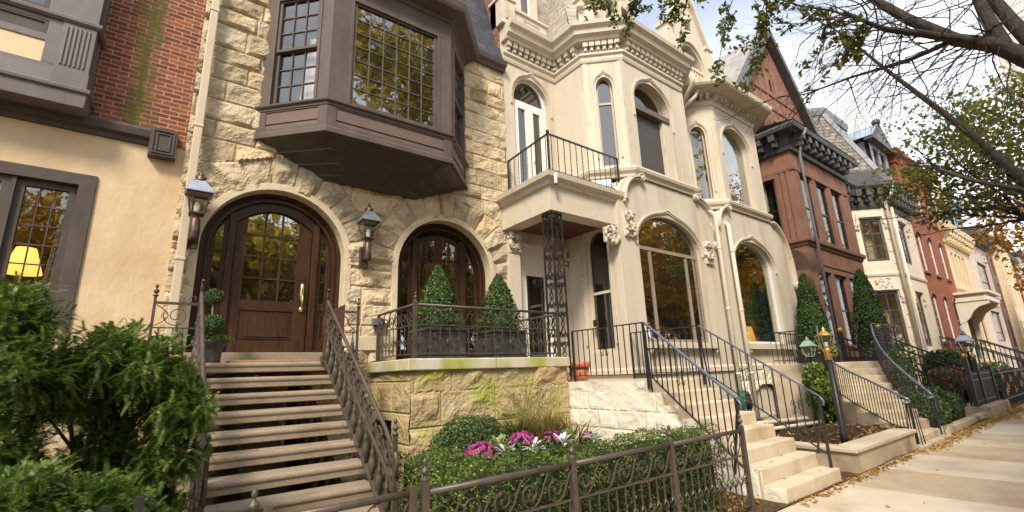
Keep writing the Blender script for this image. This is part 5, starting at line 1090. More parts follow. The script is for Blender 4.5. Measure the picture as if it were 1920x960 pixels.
fbal = front(6.55); mb = MB(); fbox(mb, fbal, 12.2, 15.6, -.1, .0, 10.55, 10.64); fbox(mb, fbal, 12.2, 15.6, -.12, .02, 9.88, 10.0)
for k in range(24): fbox(mb, fbal, 12.25+.145*k, 12.32+.145*k, -.08, -.02, 10.0, 10.55)
mb.build('roof_balustrade', M_CREAMTRIM, G2)
mb = MB(); mb.add([(11.9, 7.6, 9.9), (14.6, 7.6, 9.9), (17.0, 8.3, 9.9), (17.0, 9.6, 14.0), (11.9, 9.6, 14.0)], [(0, 1, 2, 3, 4)]); mb.build('slate_mansard', M_SLATEP, G2)
# downspouts
for par, x, zt, sx_ in ((G1, 11.66, 5.62, 1), (G2, 12.33, 5.40, -1)):
    mb = MB(); mb.tube([(x, 6.16, .1), (x, 6.16, zt-.1), (x-.05*sx_, 6.2, zt), (x-.30*sx_, 6.5, zt+.25)], .055, 10)
    for z in (1.4, 3.0, 4.6): mb.lathe((x, 6.16, z), [(.056, 0), (.066, .005), (.066, .04), (.056, .045)], 10)
    mb.build('downspout', M_PIPE, par)
for par, p in ((G1, [(11.30, 6.0, 9.62), (11.36, 6.05, 9.4), (11.5, 6.45, 9.15), (11.62, 6.75, 8.9), (11.62, 6.8, 6.2)]), (G2, [(12.15, 6.35, 9.62), (12.10, 6.45, 9.42), (11.95, 6.75, 9.2), (11.9, 6.85, 8.9), (11.9, 6.9, 6.2)])):
    mb = MB(); mb.tube(p, .055, 10); mb.build('gutter_pipe', M_PIPE, par)
# ---------------------------------------------------------------- steps of the cream house
CS = thing('concrete_steps', 'worn cream concrete steps up to the portico, with a white painted side wall', 'steps', (7, 4.5, 0))
sy = lambda k: 2.90+(k-1)*.265; sz = lambda k: .178*k
for k in range(1, 8): MB().box(6.2, 7.87, sy(k), sy(k+1)-.001, -.05, sz(k)).build('step', M_CONC, CS, bevel=.016)
MB().box(6.2, 7.845, sy(8), 7.98, -.05, sz(8)+.004).build('landing', M_CONC, CS, bevel=.014)
fch = span((6.19, 8.0), (6.19, 2.85)); mb = MB()
def kc(U, Z): Y = 8.0-U; k = np.clip(np.floor((Y-2.90)/.265)+1, 0, 8); return Z < k*.178-.004
stone_sheet(mb, fch, 1.5, 5.13, -.05, 1.45, .022, kc, .32, (.4, .9), amp=.035, margin=.03, joint=.006, seed=55, tvar=.08); mb.build('painted_side_wall', M_WHITESTONE, CS)
def simple_rail(x, label, y0, ends, brace, xe=None, ye=2.98):
    """black square-bar railing: level along the landing, then down the steps"""
    t = thing('step_railing', label, 'railing', (x, 4, 0), 'black railings of the cream concrete steps'); zl = 1.428; sl = .178/.265; yk = 4.74; xe = xe or x; X = lambda y: x+(xe-x)*max(0, (yk-y)/(yk-ye))
    zs = lambda y: zl-(yk-y)*sl if y < yk else zl
    mb = MB(); pts = [(x, y0, zl+.90), (x, yk-.02, zl+.90), (xe, ye, zs(ye)+.90)]; mb.bar(pts[0], pts[1], .042, .018); mb.build('handrail', M_BLACK, t)
    mb = MB(); mb.bar(pts[1], pts[2], .042, .018); mb.tube([(xe, ye, zs(ye)+.9), (xe, ye-.05, zs(ye)+.84), (xe, ye-.045, zs(ye)+.76)], .016, 6); mb.build('sloping_handrail', M_RAILBLUE, t)
    mb = MB(); mb.bar((x, y0, zl+.10), (x, yk-.02, zl+.10), .03, .014); mb.bar((x, yk-.02, zl+.10), (xe, ye, zs(ye)+.10), .03, .014); mb.build('bottom_rail', M_BLACK, t)
    n = int((y0-yk)/.125)
    for i in range(1, n): y = yk+(y0-yk)*i/n; mb = MB(); mb.bar((x, y, zl+.10), (x, y, zl+.90), .013); mb.build('baluster', M_BLACK, t)
    for i in range(1, 15): y = yk-(yk-ye)*i/15; mb = MB(); mb.bar((X(y), y, zs(y)+.10), (X(y), y, zs(y)+.90), .013); mb.build('baluster', M_BLACK, t)
    for y, f in ((y0, 0), (yk, 1), (ye, 2)):
        mb = MB(); mb.box(X(y)-.016, X(y)+.016, y-.016, y+.016, [zl-.12, zl-.12, .18][f] if f < 2 else .17, zs(y)+.90)
        if f == 1: mb.bar((x-.06 if brace < 0 else x, yk-.0-.10, zl-.16), (x, yk-.02, zl+.80), .02)
        if f == 2: mb.bar((xe, ye+.14, .355), (xe, ye+.01, zs(ye)+.72), .024)
        mb.build('post', M_BLACK, t)
    P = lambda u, d, z: Vector((X(u)+d, u, z))
    for y in ((y0+yk)/2+.05, yk-.72, yk-1.45)[:3 if ends else 2]:
        zc = zs(y)+.52
        for s in (-1, 1):
            mb = MB()
            for q in (-1, 1): ribbon(mb, P, scroll(y+s*.055, zc+q*.075, .008, .042, 1.15, -q*math.pi/2, s*q, 16), .012, .008); ribbon(mb, P, [(y+s*.02, zc), (y+s*.03, zc+q*.03)], .012, .008)
            mb.build('scroll', M_BLACK, t)
simple_rail(6.25, 'black iron step railing on the white painted side of the steps', 6.34, False, -1, 5.73, 3.10)
simple_rail(7.80, 'black iron step railing under the arched picture window', 6.24, True, 1)
POT = thing('terracotta_pot', 'orange terracotta pot on the cream landing behind the railing', 'flower pot', (6.95, 6.9, 1.432))
mb = MB(); mb.lathe((6.95, 6.9, 1.434), [(.14, 0), (.15, .02), (.19, .25)], 20); mb.build('bowl', M_TERRA, POT)
mb = MB(); mb.lathe((6.95, 6.9, 1.434), [(.19, .245), (.225, .25), (.23, .36), (.20, .36), (.19, .30), (.02, .30)], 20); mb.build('rim', M_TERRA, POT)

# ---------------------------------------------------------------- front iron fence and gate
FE = thing('front_fence', 'bronze iron fence with running scrolls and knotted pickets before the box hedge', 'fence', (3.6, 3.05, 0))
fp = [(1.565, 3.05), (2.91, 3.05), (4.27, 3.05), (5.66, 3.05)]
for i, p in enumerate(fp): iron_post(FE, p, -.02, .93 if i else .96, .05, True, 1.0)
for i in range(3): iron_panel(FE, fp[i], fp[i+1], 0, .865, .60, .075, 5, 12, 1, knot=.52)
GA = thing('garden_gate', 'low bronze scroll gate at the foot of the stoop, left of the hedge', 'gate', (1.0, 3.05, 0))
iron_post(GA, (1.475, 3.05), .05, .87, .05, False); iron_post(GA, (.625, 3.05), .05, .90, .045, False); iron_panel(GA, (.625, 3.05), (1.475, 3.05), 0, .88, .61, .075, 3, 7, 1, knot=.52)
LF_ = thing('left_fence', 'dark iron fence of plain pickets in front of the yew', 'fence', (-1, 3.05, 0)); iron_post(LF_, (.555, 3.05), -.02, .93, .05)
for i in range(14): iron_post(LF_, (.06-.125*i-(0 if i else -.0), 3.05), -.02, 1.1-(.0 if i else -.02), .022 if i else .04, False, m=M_BLACK)
mb = MB(); mb.bar((-1.7, 3.05, .95), (.555, 3.05, .82), .03, .02); mb.bar((-1.7, 3.05, .1), (.555, 3.05, .1), .03, .02); mb.build('rails', M_BLACK, LF_)

# ---------------------------------------------------------------- planting bed with low wall, lamps, hose
BW = thing('bed_wall', 'low concrete wall with a pale coping round the mulched planting bed', 'low wall', (10, 3, 0))
mb = MB(); mb.box(8.44, 11.40, 2.87, 3.13, -.05, .30); mb.box(8.44, 8.70, 3.131, 5.2, -.05, .30); mb.build('wall', M_CONC2, BW)
mb = MB(); mb.box(8.40, 11.42, 2.83, 3.19, .30, .36); mb.box(8.40, 8.74, 3.192, 5.2, .30, .36); mb.build('coping', M_CONC, BW, bevel=.012)
mb = MB(); nx, ny = 60, 50
zz = [(8.70+x*3.6/(nx-1), 3.13+y*3.1/(ny-1), .22+.09*float(vnoise(np.array(x*.35), np.array(y*.35), 3))+.05*float(vnoise(np.array(x*.9), np.array(y*.9), 4))) for y in range(ny) for x in range(nx)]
mb.add(zz, [(j*nx+i, j*nx+i+1, (j+1)*nx+i+1, (j+1)*nx+i) for j in range(ny-1) for i in range(nx-1)], 0, True); struct(mb.build('bed_mulch', M_SOIL))
mb = MB(); mb.tube([(8.8, 5.3, .42), (9.8, 5.25, .43), (12.0, 4.9, .40)], .05, 8); mb.tube([(8.8, 5.0, .36), (12.0, 4.6, .34)], .04, 8); tag(mb.build('edging_pipe', M_PIPE, loc=(10, 5.2, .4)), 'pale pipe edging lying along the back of the mulch bed', 'edging')
LP = thing('lamp_post', 'black lamp post with a gold lantern rising from the mulch bed', 'lamp post', (9.33, 3.29, .2))
x, y = 9.33, 3.29
mb = MB(); mb.lathe((x, y, 0), [(.06, .2), (.06, .5), (.045, .55), (.042, 1.66)], 14); mb.build('post', M_BLACK, LP)
mb = MB(); mb.lathe((x, y, 0), [(.045, 1.64), (.06, 1.66), (.05, 1.70), (.062, 1.73), (.04, 1.78), (.085, 1.84)], 14); mb.lathe((x, y, 0), [(.14, 2.055), (.135, 2.07), (.075, 2.10), (.045, 2.13), (.03, 2.15), (.035, 2.175), (.012, 2.20), (.002, 2.23)], 14)
for k in range(6): a = math.pi/3*k; mb.bar((x+.085*math.cos(a), y+.085*math.sin(a), 1.84), (x+.15*math.cos(a), y+.15*math.sin(a), 2.06), .009)
mb.build('lantern_frame', M_GOLD, LP); mb = MB(); mb.lathe((x, y, 0), [(.08, 1.85), (.14, 2.05)], 6, sm=False); mb.build('lantern_glass', G_LAMP, LP); mb = MB(); mb.lathe((x, y, 0), [(.03, 1.84), (.03, 1.95)], 8); mb.build('mantle', M_WHITE, LP)
def post_lamp(name, label, x, y, z0, zt, s, roof, lab2=None):
    t = thing(name, label, 'lamp post', (x, y, z0))
    mb = MB(); mb.lathe((x, y, 0), [(.05, z0), (.05, z0+.2), (.03, z0+.25), (.028, zt), (.06, zt+.03)], 10); mb.build('post', M_BLACK, t)
    b, tp, h = .085*s, .15*s, .30*s; z = zt+.03; mb = MB()
    for sx in (-1, 1):
        for sy_ in (-1, 1): mb.bar((x+sx*b, y+sy_*b, z), (x+sx*tp, y+sy_*tp, z+h), .016*s)
    for zz_, q in ((z, b), (z+h, tp)):
        for sx, sy_, ex, ey in ((-1, -1, 1, -1), (1, -1, 1, 1), (1, 1, -1, 1), (-1, 1, -1, -1)): mb.bar((x+sx*q, y+sy_*q, zz_), (x+ex*q, y+ey*q, zz_), .02*s)
    mb.build('lantern_frame', M_VERDI if roof is M_VERDI else M_BLACK, t)
    mb = MB()
    for sx, sy_, ex, ey in ((-1, -1, 1, -1), (1, -1, 1, 1), (1, 1, -1, 1), (-1, 1, -1, -1)): mb.add([(x+sx*b, y+sy_*b, z), (x+ex*b, y+ey*b, z), (x+ex*tp, y+ey*tp, z+h), (x+sx*tp, y+sy_*tp, z+h)], [(0, 1, 2, 3)])
    mb.build('lantern_glass', G_LAMP, t)
    q = 1.414; mb = MB(); mb.lathe((x, y, z+h), [(.18*s*q, 0), (.18*s*q, .015*s), (.09*s*q, .16*s), (.07*s*q, .17*s)], 4, sm=False, sq=True); mb.build('lantern_roof', roof, t)
    mb = MB(); mb.lathe((x, y, z+h+.17*s), [(.06*s, 0), (.075*s, .02*s), (.04*s, .06*s), (.045*s, .09*s), (.01*s, .12*s), (.001, .15*s)], 10); mb.build('finial', M_VERDI, t)
post_lamp('lamp_post', 'green copper lantern on a post standing in the ivy', 13.3, 5.1, .2, 1.74, .82, M_VERDI)
post_lamp('lamp_post', 'silver-roofed lantern on a thin post behind the far black fence', 20.6, 3.35, .0, 1.75, 1.1, M_TIN)
H = thing('hose_reel', 'green garden hose coiled on a reel by the cream downspout', 'hose reel', (11.35, 5.9, .35)); mb = MB()
for k in range(7): mb.tube([(11.35+.03*math.cos(k*2), 5.90+.02*k-.06, .78)]+[] if False else [(11.35+(.17+.012*(k % 3))*math.cos(a), 5.85+.022*k, .76+(.25+.012*(k % 3))*math.sin(a)) for a in [2*math.pi*i/20 for i in range(21)]], .013, 6)
mb.tube([(11.2, 5.85, .7), (11.15, 5.8, .4), (11.2, 5.7, .26)], .013, 6); mb.build('hose', M_HOSE, H)
mb = MB(); mb.lathe((11.35, 5.82, .76), [(.15, 0), (.15, .2)], 16, ax=Matrix.Rotation(-math.pi/2, 3, 'X')); mb.box(11.32, 11.38, 5.98, 6.22, .70, .82); mb.build('reel', M_BLACK, H)

# ---------------------------------------------------------------- curved steps to the brownstone
VS = thing('curved_steps', 'curving concrete steps up to the brownstone between bowed black railings', 'steps', (13, 4, 0))
Lp = [(11.75, 2.93), (12.05, 3.32), (12.33, 3.70), (12.67, 4.12), (13.08, 4.50), (13.43, 4.76), (13.78, 4.96), (14.12, 5.12), (14.45, 5.24), (14.9, 5.6)]
Rp = [(13.45, 2.93), (13.62, 3.12), (13.82, 3.32), (14.06, 3.52), (14.34, 3.72), (14.64, 3.90), (14.96, 4.06), (15.26, 4.20), (15.56, 4.32), (16.3, 4.5)]
for k in range(8):
    mb = MB(); z = .178*(k+1); p = [Lp[k], Rp[k], Rp[k+1], Lp[k+1]]; n = 4
    mb.add([(*q, -.05) for q in p]+[(*q, z) for q in p], [(3, 2, 1, 0), (4, 5, 6, 7)]+[(i, (i+1) % 4, 4+(i+1) % 4, 4+i) for i in range(4)]); mb.build('step', M_CONC2, VS, bevel=.015)
mb = MB(); p = [Lp[8], Rp[8], (18.6, 4.4), (18.6, 6.25), (13.6, 6.25), (13.6, 5.4)]; n = 6
mb.add([(*q, -.05) for q in p]+[(*q, 1.602) for q in p], [tuple(range(n))[::-1], tuple(range(n, 2*n))]+[(i, (i+1) % n, n+(i+1) % n, n+i) for i in range(n)]); mb.build('landing', M_CONC2, VS, bevel=.015)
mb = MB(); mb.box(11.42, 13.5, 2.80, 2.925, -.05, .06); mb.box(13.5, 13.62, 2.8, 3.0, -.05, .16); mb.build('base_slab', M_CONC2, VS, bevel=.01)
def curved_rail(path, label, x):
    t = thing('curved_railing', label, 'railing', (*path[0], 0), 'bowed black railings of the curved steps')
    pts = []
    for i in range(9):
        for q in range(3):
            if i < 8: a = q/3; pts.append((path[i][0]*(1-a)+path[i+1][0]*a, path[i][1]*(1-a)+path[i+1][1]*a, .178*(i+a)))
    pts.append((*path[8], 1.60)); m = len(pts)
    bow = lambda i: .86+(.16*max(0, (i-m+7)/7)**2)
    mb = MB(); mb.tube([(p[0], p[1], p[2]+bow(i)) for i, p in enumerate(pts)], .024, 8); mb.tube([(pts[0][0], pts[0][1], pts[0][2]+.86), (pts[0][0]-.15, pts[0][1]-.05, pts[0][2]+.82), (pts[0][0]-.2, pts[0][1]+.05, pts[0][2]+.80)], .02, 8); mb.build('handrail', M_RAILBLUE, t)
    mb = MB(); mb.tube([(p[0], p[1], p[2]+.16) for p in pts], .014, 6); mb.build('bottom_rail', M_BLACK, t)
    for i in range(m):
        p = pts[i]; mb = MB(); mb.bar((p[0], p[1], p[2]+.16), (p[0], p[1], p[2]+bow(i)), .012); mb.build('baluster', M_BLACK, t)
        if i < m-1 and x == 0: r = pts[i+1]; c = [(p[k]+r[k])/2 for k in range(3)]; mb = MB(); mb.bar((c[0], c[1], c[2]+.16), (c[0], c[1], c[2]+.86), .014); mb.build('baluster', M_BLACK, t)
    for i in (0, m-1): p = pts[i]; mb = MB(); mb.box(p[0]-.02, p[0]+.02, p[1]-.02, p[1]+.02, p[2], p[2]+bow(i)); mb.build('post', M_BLACK, t)
    for a, b in ((0, 1),):
        p, r = pts[0], pts[1]; mb = MB(); mb.box(p[0]-.12, p[0]+.12, p[1]-.12, p[1]+.12, p[2]+.02, p[2]+.05)
        for sx in (-1, 1):
            for sy_ in (-1, 1): mb.bar((p[0]+sx*.09, p[1]+sy_*.09, p[2]+.03), (p[0]+sx*.05, p[1]+sy_*.05, p[2]+.8), .014)
        mb.build('newel_cage', M_BLACK, t)
curved_rail(Lp, 'left bowed black railing of the curved steps, with blue-grey handrail', 0)
curved_rail(Rp, 'right bowed black railing of the curved steps, ending high by the mesh panel', 1)
RT = thing('landing_screen', 'dark wire mesh screen at the head of the curved steps', 'railing', (16.4, 4.4, 1.6)); f = span((15.56, 4.32), (17.6, 4.35)); mb = MB()
for z in (1.7, 2.6): mb.bar(f(0, 0, z), f(f.len, 0, z), .03)
for u in (0, f.len): mb.bar(f(u, 0, 1.6), f(u, 0, 2.62), .035)
mb.build('frame', M_BLACK, RT); mb = MB()
for k in range(24): u = f.len*k/24; mb.bar(f(u, 0, 1.7), f(u, 0, 2.6), .007)
for k in range(11): z = 1.7+.082*k; mb.bar(f(0, 0, z), f(f.len, 0, z), .007)
mb.build('mesh', M_BLACK, RT)
LR = thing('landing_railing', 'thin black railing along the back of the brownstone landing', 'railing', (15.5, 6.1, 1.6)); f = span((13.7, 5.5), (13.75, 6.2)); f2_ = span((14.2, 6.15), (18.4, 6.15))
for f in (f, f2_):
    mb = MB(); mb.bar(f(0, 0, 2.45), f(f.len, 0, 2.45), .03); mb.bar(f(0, 0, 1.7), f(f.len, 0, 1.7), .02); mb.build('rails', M_BLACK, LR)
    n = int(f.len/.14)
    for k in range(n+1): mb = MB(); mb.bar(f(f.len*k/n, 0, 1.6), f(f.len*k/n, 0, 2.45), .013); mb.build('baluster', M_BLACK, LR)
# ---------------------------------------------------------------- brownstone
B = thing('brownstone_house', 'red brown stone house with a steep gable and bracketed dark grey bay cornice', 'house', (20.5, 8, 0)); FBr = front(6.3)
BX0, BX1 = 17.9, 23.35; wins = [(18.45, 19.38), (19.92, 20.86), (21.40, 22.34)]
fside = span((BX0, 8.0), (BX0, 6.3))
mb = MB(); fwall(mb, FBr, [(BX0, -.1), (BX1, -.1), (BX1, 9.3), (BX0, 9.3)], [[(a, z0), (a, z1), (b, z1), (b, z0)] for a, b in wins for z0, z1 in ((2.15, 4.72), (5.92, 8.42))], .25)
fwall(mb, fside, [(0, -.1), (1.7, -.1), (1.7, 9.3), (0, 9.3)], [[(.25, z0), (.25, z1), (1.0, z1), (1.0, z0)] for z0, z1 in ((2.15, 4.72), (5.95, 8.3))], .25)
mb.add([(BX1, 6.3, 0), (BX1, 8, 0), (BX1, 8, 9.3), (BX1, 6.3, 9.3)], [(0, 1, 2, 3)])
fwall(mb, front(8.0), [(16.25, -.1), (BX0, -.1), (BX0, 10.2), (16.25, 10.2)], [[(16.5, 1.7), (16.5, 4.6), (17.6, 4.6), (17.6, 1.7)], [(16.6, 5.9), (16.6, 8.4), (17.5, 8.4), (17.5, 5.9)]], .3)
mb.add([(BX1, 8, 0), (24.4, 8, 0), (24.4, 8, 11), (BX1, 8, 11)], [(0, 1, 2, 3)])
fg = front(7.42); gx, gz = 20.6, 16.1
fwall(mb, fg, [(16.5, 9.9), (24.4, 9.9), (24.4, 11.6), (gx, gz), (16.5, 11.4)], [[(18.7, 10.3), (18.7, 11.7), (19.5, 11.7), (19.5, 10.3)], [(19.9, 10.3), (19.9, 11.7), (20.7, 11.7), (20.7, 10.3)], [(20.35, 13.2), (20.35, 13.8), (20.85, 13.8), (20.85, 13.2)]], .3)
mb.build('brownstone_wall', M_BROWN, B)
mb = MB(); path = [(BX0, 8.0), (BX0, 6.3), (BX1, 6.3), (BX1, 8.0)]
sweep(mb, path, [(-.05, 5.62), (.04, 5.62), (.05, 5.72), (.13, 5.76), (.14, 5.90), (-.05, 5.92)]); sweep(mb, path, [(-.05, 4.98), (.05, 4.98), (.05, 5.08), (-.05, 5.1)]); sweep(mb, path, [(-.05, 1.75), (.08, 1.75), (.08, 1.95), (-.05, 1.98)]); sweep(mb, path, [(-.05, 8.46), (.04, 8.46), (.05, 8.56), (-.05, 8.58)])
for a, b in wins:
    for z0, z1 in ((2.15, 4.72), (5.92, 8.42)): fbox(mb, FBr, a-.1, b+.1, -.05, .06, z1+.02, z1+.2); fbox(mb, FBr, a-.08, b+.08, -.05, .07, z0-.12, z0-.005)
for u in (18.18, 19.65, 21.13, 22.6, 23.15): fbox(mb, FBr, u-.14, u+.14, -.05, .025, 5.92, 8.46); fbox(mb, FBr, u-.14, u+.14, -.05, .025, 2.1, 4.95)
for u in (1.12, 1.32, 1.52): fbox(mb, fside, u-.07, u+.07, -.05, .035, 5.92, 8.46)
fbox(mb, fside, .12, 1.05, -.05, .07, 8.32, 8.46)
for k in range(11): u = 17.3+.66*k; fbox(mb, fg, u-.04, u+.04, -.03, .035, 11.95, max(12.0, gz-.3-abs(u-gx)*1.19)) if gz-.3-abs(u-gx)*1.19 > 12.1 else None
for z in (12.2, 12.9): fbox(mb, fg, 16.9+(z-11.4)*.85, 24.1-(z-11.4)*.85, -.03, .05, z, z+.12)
mb.lathe(fg(19.7, .0, 10.3), [(.1, 0), (.09, 1.0), (.14, 1.1), (.17, 1.4)], 12)
mb.build('carved_stone_trim', M_BROWNSM, B, bevel=.01)
mb = MB(); sweep(mb, path, [(-.05, 9.22), (.10, 9.22), (.14, 9.34), (.05, 9.36), (.05, 9.86), (.50, 9.88), (.54, 10.0), (.50, 10.08), (-.05, 10.12)])
for i, cnt in ((0, 3), (1, 9)): f = span(path[i], path[i+1]); corbels(mb, f, .1, f.len-.1, 9.40, 9.87, .2, cnt, .04, .46)
rk = lambda s: [(gx+s*4.0*t, gz+.1-4.75*t) for t in (0, .5, 1)]
for s in (-1, 1): ribbon(mb, lambda a, d, b: fg(a, d+.12, b), [(gx-s*.05, gz+.16), (gx+s*3.95, 11.46)], .45, .26)
fbox(mb, fg, 23.6, 24.7, -.2, .4, 11.05, 11.4)
mb.build('grey_cornice', M_GREYPAINT, B)
mb = MB(); mb.add([(BX0-.5, 5.78, 10.12), (BX1+.4, 5.78, 10.12), (BX1+.4, 7.4, 10.4), (BX0-.5, 7.4, 10.4)], [(0, 1, 2, 3)]); mb.build('bay_roof', M_VERDI, B)
mb = MB()
mb.add([(gx, 7.3, gz+.12), (gx, 15, gz+.12), (16.3, 15, 11.2), (16.3, 7.3, 11.2), (24.7, 15, 11.2), (24.7, 7.3, 11.2)], [(0, 1, 2, 3), (0, 5, 4, 1)]); mb.build('slate_roof', M_SLATEL, B)
for a, b in wins:
    for z0, z1 in ((2.15, 4.72), (5.92, 8.42)): window(FBr, B, a, b, z0, z1, 0, -.06, .06, 1, 1, M_BLACK, G_DIM, trans=((z0+z1)/2,), name='sash_window'); curtain(FBr, B, a+.08, a+.35, z0+.9, z1-.05, -.35, M_CURTAIN); curtain(FBr, B, b-.3, b-.08, z0+.9, z1-.05, -.35, M_CURTAIN)
room(FBr, B, 18.4, 22.4, 2.1, 4.75, -.26, -1.4); room(FBr, B, 18.4, 22.4, 5.9, 8.4, -.26, -1.4)
for z0, z1 in ((2.15, 4.72), (5.95, 8.3)): window(fside, B, .25, 1.0, z0, z1, 0, -.04, .06, 1, 1, M_BLACK, G_DIM, trans=((z0+z1)/2,), name='sash_window'); curtain(fside, B, .3, .6, z0, z1, -.2, M_CURTAIN, taper=.1); 
mb = MB(); mb.add([fside(.1, -.3, 2), fside(1.2, -.3, 2), fside(1.2, -.3, 8.5), fside(.1, -.3, 8.5)], [(0, 1, 2, 3)]); mb.build('dark_room', M_DARK, B)
for a, b in ((18.7, 19.5), (19.9, 20.7)): window(fg, B, a, b, 10.3, 11.7, 0, -.15, .06, 1, 2, M_BLACK, G_REFL, name='attic_window')
window(fg, B, 20.35, 20.85, 13.2, 13.8, 0, -.15, .05, 1, 1, M_BLACK, G_REFL, name='attic_window')
F8b = front(8.0); window(F8b, B, 16.6, 17.5, 5.9, 8.4, 0, -.12, .07, 1, 2, M_BLACK, G_REFL, name='sash_window'); window(F8b, B, 16.5, 17.6, 1.7, 4.6, 0, -.12, .12, 1, 2, M_WOOD, G_REFL, name='entrance_door')
mb = MB(); mb.tube([(18.35, 6.12, .1), (18.35, 6.12, 9.1), (18.3, 5.95, 9.6), (18.3, 5.74, 10.0)], .05, 8); mb.build('downspout', M_GREYLEAD, B)
AW = MB(); AW.t = None
pr = [(6.3-.5*math.sin(a), 4.5+.75*math.cos(a)) for a in [math.pi/2*i/10 for i in range(11)]]
n = len(pr); AW.add([(16.4, y, z) for y, z in pr]+[(17.4, y, z) for y, z in pr], [(i, i+1, n+i+1, n+i) for i in range(n-1)]); AW.add([(16.4, 6.3, 4.5)]+[(16.4, y, z) for y, z in pr], [(0, i, i+1) for i in range(1, n)])
for k in range(12): AW.add([(16.4+1.0*k/12, 5.8, 4.5), (16.4+1.0*(k+1)/12, 5.8, 4.5), (16.4+1.0*(k+.5)/12, 5.8, 4.36)], [(0, 1, 2)])
tag(AW.build('door_awning', mat('striped_awning_cloth', (.05, .03, .02), (.10, .055, .03), 3, .9), loc=(17, 6, 4.4)), 'dark brown domed awning between the cream twin and the brownstone', 'awning')

# ---------------------------------------------------------------- pale house with grey mansard
WH = thing('grey_mansard_house', 'pale stone house under a grey slate mansard with one pedimented dormer', 'house', (28.5, 8, 0))
wp = [(24.4, 7.5), (27.5, 7.5), (28.7, 6.3), (33.1, 6.3)]; UW = [span(wp[i], wp[i+1]) for i in range(3)]; FW = UW[2]
mb = MB(); hs = {0: [(.6, 2.0)], 1: [(.34, 1.36)], 2: [(1.30, 2.75)]}
for i, f in enumerate(UW): fwall(mb, f, [(0, -.1), (f.len, -.1), (f.len, 9.3), (0, 9.3)], [[(a, z0), (a, z1), (b, z1), (b, z0)] for a, b in hs[i] for z0, z1 in ((2.2, 4.85), (6.35, 8.55))], .22)
mb.build('pale_stone_wall', M_WCREAM, WH)
mb = MB(); sweep(mb, wp, [(-.05, 5.60), (.05, 5.60), (.08, 5.72), (.02, 5.78), (-.05, 5.78)]); sweep(mb, wp, [(-.05, 1.7), (.08, 1.7), (.08, 1.9), (-.05, 1.92)])
for i, f in enumerate(UW[1:]):
    for a, b in hs[i+1]:
        for z0, z1 in ((2.2, 4.85), (6.35, 8.55)):
            fband(mb, f, [(a-.2, z1-.3), (a-.1, z1+.28), (b+.1, z1+.28), (b+.2, z1-.3)], [(a-.03, z1-.3), (a-.03, z1+.06), (b+.03, z1+.06), (b+.03, z1-.3)], -.02, .09); carved(mb, (a-.18, z1-.45), f, .24, .36, 3, .1); carved(mb, (b+.18, z1-.45), f, .24, .36, 4, .1)
for k in range(14): fbox(mb, UW[1], UW[1].len-.3+(.06 if k % 2 else 0), UW[1].len-.005, -.02, .03, .6+.62*k, .6+.62*k+.56); fbox(mb, FW, .005, .34-(.06 if k % 2 else 0), -.02, .03, .6+.62*k, .6+.62*k+.56)
carved(mb, (.85, 5.25), UW[1], .8, .4, 9, .06); carved(mb, (1.0, 5.22), FW, .5, .3, 10, .06)
mb.build('stone_trim', M_WCREAM, WH)
mb = MB(); sweep(mb, wp, [(-.05, 9.05), (.05, 9.05), (.12, 9.2), (.05, 9.25), (.05, 9.95), (.50, 10.0), (.58, 10.12), (.58, 10.3), (.1, 10.4), (.06, 10.45), (.06, 11.1), (-.05, 11.1)])
for i, cnt in ((0, 5), (1, 3), (2, 7)): corbels(mb, UW[i], .12, UW[i].len-.1, 9.36, 9.98, .26, cnt, .04, .48)
mb.build('grey_cornice', M_GREYPAINT, WH)
mt = [(24.4, 9.4), (28.5, 9.4), (29.6, 8.3), (33.1, 8.3)]
mb = MB()
for i in range(3): mb.add([(*wp[i], 11.1), (*wp[i+1], 11.1), (*mt[i+1], 15.6), (*mt[i], 15.6)], [(0, 1, 2, 3)])
mb.build('slate_mansard', M_SLATEG, WH)
mb = MB()
for i in (1, 2): mb.tube([(*wp[i], 11.1), (*mt[i], 15.6)], .16, 4)
sweep(mb, mt, [(-.1, 15.5), (.12, 15.5), (.2, 15.75), (.2, 15.95), (-.1, 16.0)]); mb.build('hip_flashing', M_GREYLEAD, WH)
fdm = span((29.4, 6.5), (33.0, 6.5)); mb = MB(); fwall(mb, fdm, [(0, 10.45), (3.0, 10.45), (3.0, 13.1), (0, 13.1)], [[(.45, 10.7), (.45, 12.8), (1.3, 12.8), (1.3, 10.7)], [(1.65, 10.7), (1.65, 12.8), (2.5, 12.8), (2.5, 10.7)]], .2); fbox(mb, fdm, 0, 3.0, -2.2, -.2, 10.45, 13.1); mb.build('dormer', M_GREYLEAD, WH)
mb = MB(); fext(mb, fdm, [(-.25, 13.1), (3.25, 13.1), (3.25, 13.25), (1.5, 14.35), (-.25, 13.25)], -.1, .3)
fext(mb, fdm, [(.2, 13.22), (2.8, 13.22), (1.5, 14.05)], .29, .305, 0); fbox(mb, fdm, -.3, 3.3, -.1, .34, 13.05, 13.18); mb.ball(fdm(1.5, .2, 14.5), .22, 10, 8); mb.build('pediment', M_GREYPAINT, WH)
mb = MB(); mb.add([fdm(-.3, .32, 13.22), fdm(1.5, .32, 14.42), fdm(1.5, -2.6, 14.42), fdm(-.3, -2.6, 13.22), fdm(3.3, .32, 13.22), fdm(3.3, -2.6, 13.22)], [(0, 1, 2, 3), (1, 4, 5, 2)]); mb.build('dormer_roof', M_BLUEROOF, WH)
for a, b in ((.45, 1.3), (1.65, 2.5)): window(fdm, WH, a, b, 10.7, 12.8, 0, -.08, .07, 1, 2, M_GREYPAINT, G_REFL, name='dormer_window')
